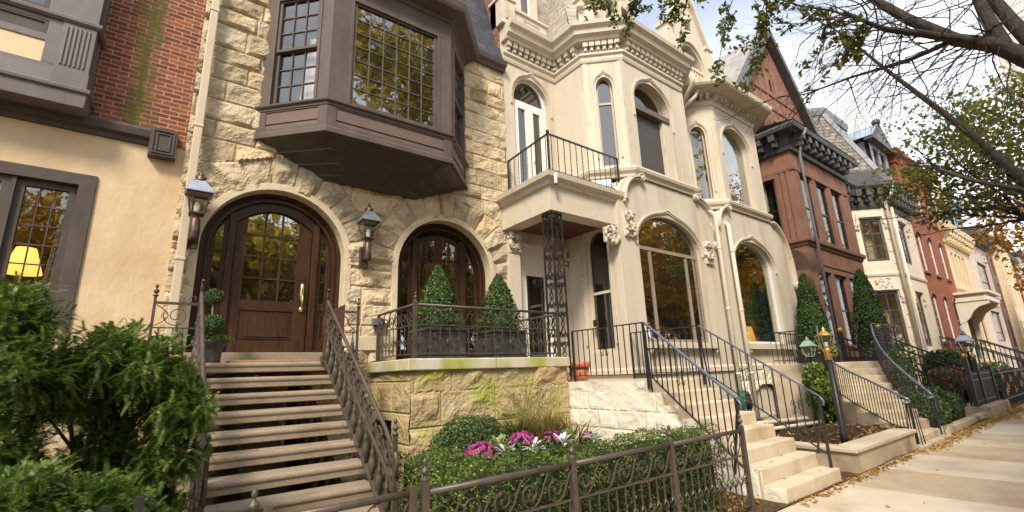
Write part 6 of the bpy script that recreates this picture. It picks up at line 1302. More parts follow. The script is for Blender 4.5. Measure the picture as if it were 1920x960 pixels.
for i, f in enumerate(UW):
    for a, b in hs[i]:
        for z0, z1 in ((2.2, 4.85), (6.35, 8.55)): window(f, WH, a, b, z0, z1, 0, -.06, .12, 2, 3, M_GREYPAINT, G_CLEAR if i == 1 else G_REFL, bw=.05, name='casement_window')
room(UW[1], WH, .2, 1.4, 2.2, 8.6, -.24, -.9, M_CREAMPANEL)
mb = MB(); mb.tube([(28.55, 5.75, 10.0), (28.45, 5.9, 9.6), (28.5, 6.2, 9.3), (28.5, 6.2, .2)], .07, 8); mb.tube([(29.1, 6.15, 9.1), (29.1, 6.15, .2)], .06, 8); mb.build('downspout', M_PIPE, WH)

# ---------------------------------------------------------------- red brick house
RB = thing('red_brick_house', 'tall orange red brick house with rows of narrow arched windows', 'house', (37, 8, 0)); FR = front(6.35)
cols = [(33.65, 34.65), (36.05, 37.0), (38.55, 39.5)]; rows = [(2.5, 4.85, .25), (6.35, 8.4, .25), (9.8, 11.45, .25)]
mb = MB(); fwall(mb, FR, [(33.1, -.1), (40.6, -.1), (40.6, 13.6), (33.1, 13.6)], [opening(a, b, z0, zs, r, 10) for j, (z0, zs, r) in enumerate(rows) for i, (a, b) in enumerate(cols)], .16)
mb.add([(33.1, 6.35, 8), (33.1, 9, 8), (33.1, 9, 13.6), (33.1, 6.35, 13.6)], [(0, 1, 2, 3)])
sweep(mb, [(33.1, 8), (33.1, 6.35), (40.6, 6.35)], [(-.05, 12.7), (.08, 12.7), (.08, 12.9), (.3, 13.1), (.34, 13.45), (-.05, 13.62)])
corbels(mb, FR, .3+33.1, 40.5, 12.3, 12.95, .22, 11, -.0, .24); mb.build('brick_wall', M_BRICK2, RB)
mb = MB()
for a, b in cols:
    for z0, zs, r in rows: fbox(mb, FR, a-.1, b+.1, -.05, .1, z0-.14, z0-.005); fband(mb, FR, opening(a-.13, b+.13, zs-.0, zs, r+.14, 10), opening(a-.0, b+.0, zs-.0, zs, r+.0, 10), -.02, .04)
mb.build('window_trim', M_BROWNSM, RB)
for a, b in cols:
    for z0, zs, r in rows: window(FR, RB, a, b, z0, zs, r, -.05, .09, 1, 2, M_WHITE, G_REFL, name='arched_sash_window')

# ---------------------------------------------------------------- buff house with hood, lilac house, far dark houses
FH = thing('buff_house', 'buff stone house with a small gable and a white hood over its door', 'house', (44, 8, 0)); FF = front(6.4)
mb = MB(); wn = [(42.0, 42.7), (43.1, 43.8), (44.2, 44.9), (45.3, 46.0)]
fwall(mb, FF, [(40.62, -.1), (48.4, -.1), (48.4, 9.6), (40.62, 9.6)], [[(a, 6.4), (a, 8.5), (b, 8.5), (b, 6.4)] for a, b in wn]+[opening(44.3, 45.5, 2.3, 4.2, .5, 10), opening(46.2, 47.4, 2.3, 4.2, .5, 10), [(41.6, 1.5), (41.6, 4.2), (43.0, 4.2), (43.0, 1.5)]], .25); mb.build('buff_wall', M_FCREAM, FH)
mb = MB(); sweep(mb, [(40.62, 8), (40.62, 6.4), (48.4, 6.4)], [(-.05, 9.0), (.08, 9.0), (.1, 9.2), (.5, 9.8), (.55, 10.2), (-.05, 10.3)]); corbels(mb, FF, 40.8, 48.2, 9.1, 9.85, .3, 9, 0, .45); sweep(mb, [(40.62, 6.4), (48.4, 6.4)], [(-.05, 5.9), (.2, 5.9), (.2, 6.15), (-.05, 6.2)])
fwall(mb, front(6.5), [(41.9, 10.3), (45.4, 10.3), (45.4, 12.3), (43.65, 14.0), (41.9, 12.3)], [opening(42.3, 42.9, 10.6, 11.9, .2, 8), opening(43.35, 43.95, 10.6, 11.9, .2, 8), opening(44.4, 45.0, 10.6, 11.9, .2, 8)], .2)
fext(mb, front(6.4), [(41.6, 12.2), (45.7, 12.2), (43.65, 14.2)], -.05, .12); mb.build('gable_and_trim', M_FCREAM, FH, bevel=.01)
for a, b in wn: window(FF, FH, a, b, 6.4, 8.5, 0, -.1, .08, 1, 2, M_DARKTRIM, G_REFL, name='tall_window')
for a, b in ((44.3, 45.5), (46.2, 47.4)): window(FF, FH, a, b, 2.3, 4.2, .5, -.1, .08, 1, 2, M_DARKTRIM, G_REFL, name='arched_window')
for a in (42.3, 43.35, 44.4): window(front(6.5), FH, a, a+.6, 10.6, 11.9, .2, -.1, .06, 1, 1, M_DARKTRIM, G_REFL, name='gable_window')
mb = MB(); mb.add([(41.0, 6.9, 10.3), (48.4, 6.9, 10.3), (48.4, 9, 14.2), (41.0, 9, 14.2)], [(0, 1, 2, 3)]); mb.add([(41.5, 6.5, 12.2), (43.65, 6.5, 14.2), (43.65, 9, 14.2), (41.5, 9, 12.2)], [(0, 1, 2, 3)]); mb.build('slate_roof', M_SLATEL, FH)
mb = MB(); mb.box(41.6, 43.0, 6.62, 6.66, 1.5, 4.2); mb.build('door', M_WOOD, FH)
hd = MB(); hd.box(39.3, 43.4, 4.9, 6.39, 4.9, 5.15); hd.box(39.45, 43.25, 5.05, 6.39, 5.15, 5.35); hd.box(39.2, 43.5, 4.8, 6.39, 5.35, 5.5)
for x in (39.5, 43.0):
    fsd = span((x, 6.38), (x, 4.9)); fext(hd, fsd, [(0, 3.6), (.25, 3.7), (.5, 3.95), (.7, 4.3), (1.0, 4.55), (1.45, 4.7), (1.45, 4.9), (0, 4.9)], -.15, .15); hd.box(x-.12, x+.12, 6.1, 6.38, 1.2, 3.7)
hd.build('door_hood', M_PIPE, FH, bevel=.01)
LI = thing('lilac_house', 'grey lilac stone house with a projecting bay beyond the buff house', 'house', (54, 8, 0)); lp = [(48.4, 7.6), (49.4, 6.3), (55.2, 6.3), (56.6, 7.6)]; UL = [span(lp[i], lp[i+1]) for i in range(3)]
mb = MB()
for i, f in enumerate(UL): fwall(mb, f, [(0, -.1), (f.len, -.1), (f.len, 10.4), (0, 10.4)], [[(a, z0), (a, z1), (b, z1), (b, z0)] for a, b in ([(.8, 4.6)] if i == 1 else []) for z0, z1 in ((2.7, 5.0), (6.6, 8.8))], .2)
sweep(mb, lp, [(-.05, 6.1), (.18, 6.1), (.18, 6.35), (-.05, 6.4)]); fband(mb, UL[1], opening(.8, 4.6, 5.2, 5.3, .8, 12), opening(1.05, 4.35, 5.2, 5.3, .6, 12), -.02, .08); mb.build('lilac_wall', M_LILAC, LI)
mb = MB(); sweep(mb, lp, [(-.05, 10.2), (.1, 10.2), (.6, 10.7), (.7, 11.3), (-.05, 11.4)]); corbels(mb, UL[1], .1, 5.6, 10.3, 10.9, .3, 8, 0, .5); mb.build('dark_cornice', M_GREYPAINT, LI)
mb = MB(); mb.add([(48.4, 7.2, 11.4), (56.6, 7.2, 11.4), (56.6, 9.2, 15.4), (48.4, 9.2, 15.4)], [(0, 1, 2, 3)]); mb.build('slate_roof', M_SLATEL, LI); 
mb = MB(); fq = front(6.9); fwall(mb, fq, [(50, 11.3), (54, 11.3), (54, 13.8), (50, 13.8)], [[(50.6, 11.7), (50.6, 13.4), (51.7, 13.4), (51.7, 11.7)], [(52.3, 11.7), (52.3, 13.4), (53.4, 13.4), (53.4, 11.7)]], .2); fbox(mb, fq, 50, 54, -2, -.2, 11.3, 13.8); fbox(mb, fq, 49.8, 54.2, -2, .2, 13.8, 14.1); mb.build('dormer', M_BLUEROOF, LI)
for z0, z1 in ((2.7, 5.0), (6.6, 8.8)): window(UL[1], LI, .8, 4.6, z0, z1, 0, -.1, .12, 1, 1, M_DARKTRIM, G_REFL, trans=(z0+.7,), name='wide_window')
for a in (50.6, 52.3): window(fq, LI, a, a+1.1, 11.7, 13.4, 0, -.1, .1, 1, 2, M_DARKTRIM, G_REFL, name='dormer_window')
fr = random.Random(8)
for k, (x0, x1, h, m, lab) in enumerate(((56.7, 64, 11.5, M_FARBROWN, 'dark brown row house with a porch just past the lilac house'), (64.1, 71, 12.5, M_FCREAM, 'far buff row house, second beyond the lilac house'), (71.1, 79, 12, M_BRICK2, 'far red brick row house near the end of the street'), (79.1, 96, 13, M_LILAC, 'last grey row house at the end of the street'))):
    t = thing('row_house', lab, 'house', (x0, 8, 0), 'far row houses'); f = front(6.4 if k % 2 else 6.9); n = 3; wd = (x1-x0)/n; mb = MB()
    ops = [(x0+wd*(i+.28), x0+wd*(i+.72), z0, z1) for i in range(n) for z0, z1 in ((2.4, 4.8), (6, 8.2), (9, 10.6))]
    fwall(mb, f, [(x0, -.1), (x1, -.1), (x1, h), (x0, h)], [[(a, z0), (a, z1), (b, z1), (b, z0)] for a, b, z0, z1 in ops], .2); mb.add([f(x0, 0, 0), f(x0, -3, 0), f(x0, -3, h), f(x0, 0, h)], [(0, 1, 2, 3)]); mb.build('wall', m, t)
    for a, b, z0, z1 in ops: window(f, t, a, b, z0, z1, 0, -.1, .1, 1, 2, M_DARKTRIM, G_REFL, name='sash_window')
    mb = MB(); sweep(mb, [(x0, 8), (x0, f.o.y), (x1, f.o.y)], [(-.05, h-.3), (.3, h-.1), (.45, h+.3), (-.05, h+.4)]); mb.build('cornice', M_GREYPAINT, t)
    mb = MB(); mb.add([(x0, f.o.y+.5, h+.3), (x1, f.o.y+.5, h+.3), (x1, 9.5, h+3.6), (x0, 9.5, h+3.6)], [(0, 1, 2, 3)]); mb.build('roof', M_SLATEL, t)
# towers
def tower(label, name, cx, cy, w, dpt, h, m, nf, nb, rz=0):
    t = thing(name, label, 'tower', (cx, cy, 0)); mb = MB(); mb.box(-w/2+.6, w/2-.6, -dpt/2+.6, dpt/2-.6, 0, h-1); o = mb.build('glazing', M_TGLASS, None); o.parent = t; mb = MB()
    for k in range(nf+1): z = h*k/nf; mb.box(-w/2, w/2, -dpt/2, dpt/2, z-.55, z+.55)
    for k in range(nb+1):
        x = -w/2+w*k/nb; mb.box(x-.5, x+.5, -dpt/2-.3, dpt/2+.3, 0, h); y = -dpt/2+dpt*k/nb; mb.box(-w/2-.3, w/2+.3, y-.5, y+.5, 0, h)
    o = mb.build('concrete_frame', m, None); o.parent = t; t.rotation_euler.z = rz
tower('tall banded apartment tower rising behind the trees at the right edge', 'apartment_tower', 182, -9, 26, 30, 125, M_TOWER, 38, 8)
tower('white office block with fluted top showing above the grey mansard', 'office_block', 137.5, 46, 25, 30, 61, M_TOWERW, 5, 16)
# ---------------------------------------------------------------- yews, hedge and flowers
def yew(name, label, base, stems, tips, seed, n_twig, needle=.024, nw=.0056):
    """a spreading yew: forked stems carrying drooping feathered sprays"""
    rg = np.random.default_rng(seed); t = thing(name, label, 'shrub', base, 'dark green yews left of the stoop'); base = Vector(base)
    mb = MB(); centres = []
    for (c, r) in tips:
        c = Vector(c); m = base.lerp(c, .5)+Vector((rg.uniform(-.1, .1), rg.uniform(-.1, .1), -.08)); p = [base+Vector((rg.uniform(-.05, .05), rg.uniform(-.05, .05), 0)), base.lerp(m, .5)+Vector((rg.uniform(-.06, .06), rg.uniform(-.06, .06), .03)), m, m.lerp(c, .6), c]
        mb.tube(p, [.035, .028, .022, .015, .007], 6)
        for k in range(5): d = Vector(rg.normal(size=3)); e = c+Vector((d.x*r[0], d.y*r[1], d.z*r[2]))*.45; mb.tube([m.lerp(c, .5+.1*k), (m.lerp(c, .5+.1*k)).lerp(e, .5)+Vector((0, 0, .03)), e], [.011, .008, .004], 5)
    mb.build('branches', M_TWIG, t)
    V = []; w = np.array([r[0]*r[1]*r[2] for _, r in tips])**.7; w /= w.sum(); TW = MB()
    for (c, r), f in zip(tips, w):
        n = int(n_twig*f); d = rg.normal(size=(n, 3)); d /= np.linalg.norm(d, axis=1)[:, None]; d[:, 2] = np.where(d[:, 2] < -.5, d[:, 2]*.4, d[:, 2])
        q = rg.uniform(.28, 1.0, n)**.6; lump = .82+.34*np.sin(d[:, 0]*5+c[0]*3)*np.sin(d[:, 1]*4+c[2])*.6+.12*np.sin(d[:, 2]*9)
        o = np.array(c)+d*(q*lump)[:, None]*np.array(r)
        dr = d*.7+rg.normal(size=(n, 3))*.6; dr[:, 2] += .02; dr /= np.linalg.norm(dr, axis=1)[:, None]
        for i in range(n):
            a = o[i]; ln = rg.uniform(.05, .115); m = 10; dv = dr[i]; side = np.cross(dv, (0, 0, 1.)); side /= (np.linalg.norm(side)+1e-6); upv = np.cross(side, dv)
            s_ = np.linspace(0, 1, m); line = a+dv*ln*s_[:, None]+np.array((0, 0, -1.))*(ln*.28*s_[:, None]**2)
            nl = needle*(1.12-.55*s_)*rg.uniform(.9, 1.1)
            for sg in (-1, 1):
                tip = line+(side*sg*.85+dv*.55+upv*rg.uniform(-.1, .25))*nl[:, None]; wv = dv*nw
                V.append(np.stack([line-wv*.7, line+wv*.7, tip], 1))
    A = np.concatenate(V).reshape(-1, 3); mb = MB(); mb.v = A.tolist(); nf = len(A)//3; mb.f = np.arange(len(A)).reshape(-1, 3).tolist(); mb.mi = [0]*nf; mb.sm = [False]*nf
    mb.build('foliage', LF_YEW, t); return t
yew('yew_bush', 'spreading dark green yew with a bare forked trunk beside the stoop', (-.02, 4.35, 0), 6,
    [((.06, 4.15, 1.66), (.30, .36, .29)), ((-.18, 4.2, 1.76), (.27, .36, .30)), ((.25, 4.1, 1.42), (.22, .36, .27)), ((.20, 4.15, 1.12), (.24, .36, .26)), ((-.36, 4.15, 1.58), (.26, .34, .32)), ((.10, 4.2, .80), (.30, .36, .26)), ((-.14, 4.5, 1.42), (.26, .26, .26)), ((.20, 4.5, .55), (.24, .3, .3)), ((-.12, 4.25, 1.18), (.26, .32, .2)), ((-.18, 4.3, .85), (.25, .3, .22))], 5, 17000)
yew('yew_bush', 'taller yew at the left edge, reaching up before the lamp-lit window', (-.75, 3.95, 0), 5,
    [((-.68, 3.95, 1.98), (.30, .34, .27)), ((-.58, 3.85, 1.66), (.32, .34, .30)), ((-.95, 4.0, 1.80), (.34, .34, .36)), ((-.58, 3.85, 1.30), (.26, .34, .24)), ((-.85, 3.9, 1.18), (.3, .32, .30)), ((-.50, 3.95, .95), (.3, .34, .26))], 6, 11500)
yew('yew_bush', 'low yew sprays at the foot of the picket fence', (-.28, 3.45, 0), 4,
    [((-.14, 3.5, 1.0), (.26, .24, .16)), ((-.40, 3.45, 1.06), (.24, .24, .20)), ((.06, 3.5, .80), (.20, .22, .15)), ((-.30, 3.45, .72), (.3, .24, .22))], 8, 5200)
rg = np.random.default_rng(9)
FLs = thing('fallen_leaf_in_yew', 'dead orange leaves caught in the yew', 'leaf') if False else None
def hedge_box(name, label, boxes, n, size, loc, m=LF_BOX, rnd=.10):
    t = thing(name, label, 'hedge', loc); P = []; D = []
    vol = MB()
    tot = sum((b[1]-b[0])*(b[5]-b[4])*2+(b[3]-b[2])*(b[5]-b[4])*2+(b[1]-b[0])*(b[3]-b[2]) for b in boxes)
    for b in boxes:
        x0, x1, y0, y1, z0, z1 = b
        for ax, ar in ((0, (x1-x0)*(y1-y0)), (1, (x1-x0)*(z1-z0)), (2, (y1-y0)*(z1-z0)), (3, (y1-y0)*(z1-z0)), (4, (x1-x0)*(z1-z0)*.4)):
            k = int(n*ar/tot); u, v = rg.uniform(0, 1, k), rg.uniform(0, 1, k)
            if ax == 0: p = np.stack([x0+u*(x1-x0), y0+v*(y1-y0), np.full(k, z1)], 1); d = (0, 0, 1)
            elif ax == 1: p = np.stack([x0+u*(x1-x0), np.full(k, y0), z0+v*(z1-z0)], 1); d = (0, -1, .3)
            elif ax == 4: p = np.stack([x0+u*(x1-x0), np.full(k, y1), z0+v*(z1-z0)], 1); d = (0, 1, .3)
            else: p = np.stack([np.full(k, x0 if ax == 2 else x1), y0+u*(y1-y0), z0+v*(z1-z0)], 1); d = (-1 if ax == 2 else 1, 0, .3)
            d = np.array(d, float); bump = .05*np.sin(p[:, 0]*7+p[:, 2]*5)*np.sin(p[:, 1]*8+p[:, 0]*3)+.035*np.sin(p[:, 0]*17+1)*np.sin(p[:, 2]*13+p[:, 1]*15)
            p = p+d*(bump-np.abs(rg.normal(0, .035, k)))[:, None]+rg.normal(0, .012, (k, 3))
            zt = np.clip((p[:, 2]-(z1-rnd))/rnd, 0, 1.3)
            if ax == 1: p[:, 1] += zt**2*rnd*.5
            P.append(p); D.append(np.tile(d, (k, 1)))
        vol.box(x0+.09, x1-.09, y0+.09, y1-.09, z0, z1-.09)
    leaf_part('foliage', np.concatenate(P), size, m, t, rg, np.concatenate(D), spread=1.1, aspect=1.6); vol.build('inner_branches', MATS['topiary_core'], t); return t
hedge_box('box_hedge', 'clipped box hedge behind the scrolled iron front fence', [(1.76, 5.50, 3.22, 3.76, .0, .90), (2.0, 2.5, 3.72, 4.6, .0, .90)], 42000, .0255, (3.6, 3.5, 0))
def round_shrub(name, label, c, r, n, size, m, group=None, core=True):
    t = thing(name, label, 'shrub', (c[0], c[1], 0), group); d = rg.normal(size=(n, 3)); d /= np.linalg.norm(d, axis=1)[:, None]
    q = (1-np.abs(rg.normal(0, .07, n)))*(1+.06*np.sin(d[:, 0]*6+c[0])*np.sin(d[:, 2]*7+d[:, 1]*5)); p = np.array(c)+d*q[:, None]*np.array(r); k = p[:, 2] > .0
    leaf_part('foliage', p[k], size, m, t, rg, d[k], spread=1.0, aspect=1.6)
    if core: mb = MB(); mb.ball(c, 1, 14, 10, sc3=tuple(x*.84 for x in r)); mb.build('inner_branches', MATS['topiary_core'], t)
    return t
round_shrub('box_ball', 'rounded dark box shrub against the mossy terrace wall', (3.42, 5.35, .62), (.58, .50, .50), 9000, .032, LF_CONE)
# mums, silver leaves, kale, grasses
def mum(label, c, r, nb):
    t = thing('chrysanthemum', label, 'flower', c, 'pink chrysanthemums behind the hedge'); mb = MB(); c = np.array(c)
    for i in range(nb):
        d = rg.normal(size=3); d[2] = abs(d[2])*.9+.12; d /= np.linalg.norm(d); p = c+np.array((0, 0, .02))+d*np.array((r, r, r*.8))
        u = np.cross(d, (.3, .5, .1)); u /= np.linalg.norm(u); v = np.cross(d, u); fr_ = rg.uniform(.020, .030)
        for ring, (q, tl, m) in enumerate(((1, .2, 9), (.62, .9, 7), (.3, 1.4, 4))):
            for k in range(m):
                a = 2*math.pi*(k+.5*ring)/m; e = (u*math.cos(a)+v*math.sin(a)); s = (-u*math.sin(a)+v*math.cos(a))*fr_*.26; h = d*fr_*tl*.35
                mb.add([p, p+e*fr_*q*.6+s+h, p+e*fr_*q+h*1.3, p+e*fr_*q*.6-s+h], [(0, 1, 2, 3)])
    mb.build('blooms', LF_MUM, t); pt, dd = ell_points(500, c+np.array((0, 0, -.04)), (r*.95, r*.95, r*.6), rg, .5); leaf_part('leaves', pt, .04, LF_BUSH, t, rg)
mum('large pink chrysanthemum nearest the round box shrub', (3.00, 4.55, .74), .17, 95); mum('pink chrysanthemum in front of the dry grass, second along the hedge', (3.62, 4.62, .80), .15, 75)
mum('pinkish purple chrysanthemum half hidden under the grass fronds', (4.16, 4.7, .76), .14, 55); mum('small pink chrysanthemum nearest the white painted side wall', (4.85, 4.72, .70), .12, 36)
def rosette(name, label, cat, c, r, n, m, w, up_, group=None, curl=.2):
    t = thing(name, label, cat, c, group); mb = MB(); c = Vector(c)
    for i in range(n):
        a = rg.uniform(0, 6.283); el = rg.uniform(.1, 1.1)*up_; ln = r*rg.uniform(.6, 1.1); d = Vector((math.cos(a)*math.cos(el), math.sin(a)*math.cos(el), math.sin(el))); s = d.cross(Vector((0, 0, 1))).normalized()*w*rg.uniform(.7, 1.2); bd = Vector((0, 0, -curl*ln))
        mb.add([c, c+d*ln*.5+s, c+d*ln*.85+s*.7+bd*.5, c+d*ln+bd, c+d*ln*.85-s*.7+bd*.5, c+d*ln*.5-s], [(0, 1, 2, 3, 4, 5)])
    mb.build('leaves', m, t)
for c, lab in (((3.22, 4.38, .77), 'silver dusty miller beside the large pink chrysanthemum'), ((3.52, 4.30, .78), 'silver dusty miller in front of the second chrysanthemum'), ((4.02, 4.35, .79), 'silver dusty miller in the middle of the bed behind the hedge'), ((4.62, 4.4, .76), 'silver dusty miller near the right end of the bed')): rosette('dusty_miller', lab, 'flower', c, .19, 24, LF_SILVER, .022, 1, 'silver leaved plants behind the hedge')
for c, lab in (((3.28, 4.62, .80), 'pale ornamental kale behind the silver leaves, left one'), ((4.36, 4.62, .76), 'pale ornamental kale right of the dry grass')): rosette('ornamental_kale', lab, 'plant', c, .15, 40, LF_KALE, .05, 1.3, 'ornamental kale behind the hedge', -.1)
def grass_clump(label, c, n, h, m, spread, wd=.006, plume=0):
    t = thing('ornamental_grass', label, 'grass plant', c, 'ornamental grasses by the terrace'); mb = MB(); c = Vector(c)
    for i in range(n):
        a = rg.uniform(0, 6.283); hh = h*rg.uniform(.55, 1.1); sp = spread*rg.uniform(.3, 1.15); b = c+Vector((rg.normal(0, .06), rg.normal(0, .05), 0)); d = Vector((math.cos(a), math.sin(a), 0)); s = Vector((-d.y, d.x, 0))*wd*rg.uniform(.7, 1.3)
        pts = [b+d*sp*(q**1.7)+Vector((0, 0, hh*(1.55*q-.75*q*q*(1 if plume == 0 else .75)))) for q in (0, .2, .4, .6, .8, 1)]
        for k in range(6): w_ = 1-(k/5)**2*.9; mb.v += [tuple(pts[k]-s*w_), tuple(pts[k]+s*w_)]
        o = len(mb.v)-12
        for k in range(5): mb.f.append((o+2*k, o+2*k+1, o+2*k+3, o+2*k+2)); mb.mi.append(0); mb.sm.append(False)
        if plume:
            for k in range(10): p = pts[3].lerp(pts[5], k/9); mb.add([p, p+Vector(rg.normal(0, .016, 3)), p+Vector(rg.normal(0, .02, 3))], [(0, 1, 2)])
    mb.build('blades', m, t)
grass_clump('golden dry ornamental grass arching over the pink flowers', (4.35, 5.0, .40), 620, .86, LF_GRASSY, .55, .0085)
grass_clump('greener ornamental grass between the box ball and the golden grass', (3.98, 5.2, .40), 420, .78, LF_GRASSG, .42, .0075)
grass_clump('tall feathery grass plumes against the terrace wall', (4.55, 5.65, .40), 170, 1.10, LF_GRASSY, .6, .0032, 1)
grass_clump('coarse yellow grass blades nearest the white painted wall', (4.75, 4.95, .35), 110, .80, LF_GRASSY, .55, .013)
# ivy on the small post, topiary cones of the brownstone, trailing pots
t = thing('ivy_mound', 'bright green ivy climbing round the green lantern post', 'ivy', (13.2, 5.0, 0)); P = []; 
for c, r, n in (((13.25, 5.05, 1.25), (.32, .30, .38), 900), ((13.35, 5.0, .75), (.42, .36, .5), 1300), ((13.0, 4.85, .95), (.3, .25, .3), 500), ((13.75, 4.9, .4), (.4, .3, .3), 700)): p, d = ell_points(n, c, r, rg, .55); P.append(p)
leaf_part('leaves', np.concatenate(P), .085, LF_IVY, t, rg, aspect=1.25); mb = MB()
for k in range(5): mb.tube([(13.3, 5.1, .1), (13.25+.1*k-.2, 5.0, .6), (13.2+.08*k-.1, 5.05, 1.3)], .012, 5)
mb.build('stems', M_TWIG, t)
for (x, y, h, r, lab, lp) in ((15.5, 5.72, 2.12, .42, 'tall arborvitae cone left of the curved steps, beside the cream twin', 'dark square tub with variegated ivy left of the curved steps'), (18.0, 5.0, 2.38, .48, 'tall arborvitae cone right of the curved steps, before the brownstone', 'dark square tub with variegated ivy right of the curved steps')):
    cone_topiary('arborvitae_cone', lab, h, r, 7000, LF_ARB, .07, (x, y, 2.10), 'arborvitae cones at the brownstone steps', rg, power=.62)
    t = thing('square_tub', lp, 'planter', (x, y, 1.6), 'tubs at the brownstone steps'); mb = MB(); mb.box(x-.34, x+.34, y-.34, y+.34, 1.603, 2.06); mb.box(x-.37, x+.37, y-.37, y+.37, 2.06, 2.12); mb.build('tub', M_BLACK, t)
    P = []
    for a in range(9): q = a*.7; c = (x+.38*math.cos(q), y+.38*math.sin(q), 1.98+.06*math.sin(a*3)); p, d = ell_points(60, c, (.18, .18, .26), rg, .3); P.append(p)
    leaf_part('trailing_ivy', np.concatenate(P), .075, LF_VAR, t, rg, aspect=1.3)
# shrubs and bed right of the curved steps
for c, r, n, lab in (((14.7, 3.45, .38), (.62, .5, .48), 2600, 'low grey green shrub nearest the foot of the curved steps'), ((16.0, 3.5, .42), (.75, .5, .5), 3000, 'low grey green shrub in the middle, before the black fence'), ((17.2, 3.6, .34), (.6, .45, .42), 2200, 'low grey green shrub furthest along the kerb')): round_shrub('low_shrub', lab, c, r, n, .075, LF_BUSH, 'low shrubs along the kerb')
P = []
t = thing('rose_shrub', 'leggy leafy rose bush climbing beside the right curved railing', 'shrub', (15.5, 3.9, 0))
for c, r, n in (((15.0, 3.75, 1.1), (.3, .3, .45), 450), ((15.9, 4.0, 1.4), (.4, .3, .5), 550), ((16.9, 4.1, 1.6), (.5, .35, .5), 650)): p, d = ell_points(n, c, r, rg, .2); P.append(p)
leaf_part('leaves', np.concatenate(P), .075, LF_BUSH, t, rg)
mb = MB()
for k in range(9): x = 14.9+.25*k; mb.tube([(x, 4.0, .1), (x+.1, 3.95, .7), (x+.05, 4.0, 1.2+.08*k)], .01, 4)
mb.build('canes', M_TWIG, t)
kb = MB(); kb.box(13.6, 18.25, 2.90, 3.08, -.05, .15); tag(kb.build('planting_kerb', M_CONC2, loc=(16, 3, 0), bevel=.015), 'low concrete kerb holding back the grey green shrubs', 'kerb')
kb = MB(); kb.box(18.3, 21.6, 2.86, 3.5, -.05, .28); tag(kb.build('fence_plinth', M_CONC2, loc=(20, 3, 0), bevel=.02), 'raised concrete plinth carrying the black gold-tipped fence', 'plinth')
BF = thing('black_fence', 'tall black iron fence with gold ball finials on the concrete plinth', 'fence', (19.8, 3.1, .28)); mb = MB()
for z in (.38, .95, 1.12): mb.box(18.4, 21.5, 3.08, 3.12, z, z+.035)
for z in (.38, 1.12): mb.box(18.38, 18.42, 3.1, 5.2, z, z+.035)
mb.build('rails', M_BLACK, BF)
for k in range(32): x = 18.45+3.0*k/31; MB().box(x-.018, x+.018, 3.085, 3.115, .28, 1.2).build('picket', M_BLACK, BF)
for k in range(16): y = 3.2+2.0*k/15; MB().box(18.385, 18.415, y-.018, y+.018, .28, 1.2).build('picket', M_BLACK, BF)
for (x, y, h) in ((18.4, 3.1, 1.58), (19.6, 3.1, 1.56), (21.5, 3.1, 1.3), (18.4, 5.2, 1.9)):
    mb = MB(); mb.box(x-.05, x+.05, y-.05, y+.05, .28, h); o = mb.build('post', M_BLACK, BF); mb = MB(); mb.ball((x, y, h+.07), .075, 10, 8); mb.build('gold_ball', M_GOLD, o)
mb = MB(); mb.box(18.42, 21.48, 3.13, 3.14, .30, 1.0); mb.build('backing_screen', M_BLACK, BF)
SR = thing('stair_handrail', 'pair of sloping black handrails behind the rose bush, with a gold-tipped post', 'railing', (18, 5, 0))
for y in (4.6, 5.6):
    for o in (0, -.22, -.75): mb = MB(); mb.bar((17.2, y, 2.35+o), (21.2, y-1.0, 1.35+o), .05, .03); mb.build('handrail', M_BLACK, SR)
    for k in range(18): t_ = k/17; mb = MB(); mb.bar((17.2+4*t_, y-t_, 1.4-1.0*t_), (17.2+4*t_, y-t_, 2.35-t_), .022); mb.build('baluster', M_BLACK, SR)
    mb = MB(); mb.box(17.13, 17.23, y-.05, y+.05, 1.2, 2.5); o = mb.build('post', M_BLACK, SR); mb = MB(); mb.ball((17.18, y, 2.58), .08, 10, 8); mb.build('gold_ball', M_GOLD, o)
FF2 = thing('flower_fence', 'black fence decorated with gold iron flowers at the far right', 'fence', (24, 3.1, 0)); mb = MB()
for z in (.2, 1.05): mb.box(22.6, 30.5, 3.08, 3.12, z, z+.04)
mb.build('rails', M_BLACK, FF2)
for k in range(40): x = 22.6+7.9*k/39; MB().box(x-.015, x+.015, 3.085, 3.115, .0, 1.15).build('picket', M_BLACK, FF2)
for k, (x, z) in enumerate(((22.9, .95), (23.5, .62), (24.3, .85), (24.9, .45), (23.1, .45), (25.6, 1.0), (26.4, .6), (22.7, 1.25), (27.2, .9))):
    mb = MB()
    for q in range(8): a = q*math.pi/4; e = Vector((math.cos(a), 0, math.sin(a))); s = Vector((-e.z, 0, e.x))*.035; c = Vector((x, 3.05, z)); mb.add([c, c+e*.09+s, c+e*.16+Vector((0, -.02, 0)), c+e*.09-s], [(0, 1, 2, 3)])
    mb.ball((x, 3.03, z), .04, 8, 6); mb.build('gold_flower', M_GOLD, FF2)
for c, r, n, lab, m in (((25.4, 5.0, 1.25), (.7, .6, .7), 1500, 'clipped dark globe shrub below the brick house, left one', LF_CONE), ((27.6, 5.0, 1.25), (.8, .6, .75), 1500, 'clipped dark globe shrub below the brick house, right one', LF_CONE), ((24.6, 3.9, .5), (1.0, .7, .6), 1300, 'dark bush behind the gold-flowered fence', LF_BUSH), ((28.5, 4.0, .6), (1.6, .8, .8), 1500, 'wide dark bush at the end of the gold-flowered fence', LF_BUSH)): round_shrub('garden_shrub', lab, c, r, n, .12, m, 'shrubs beyond the black fence')
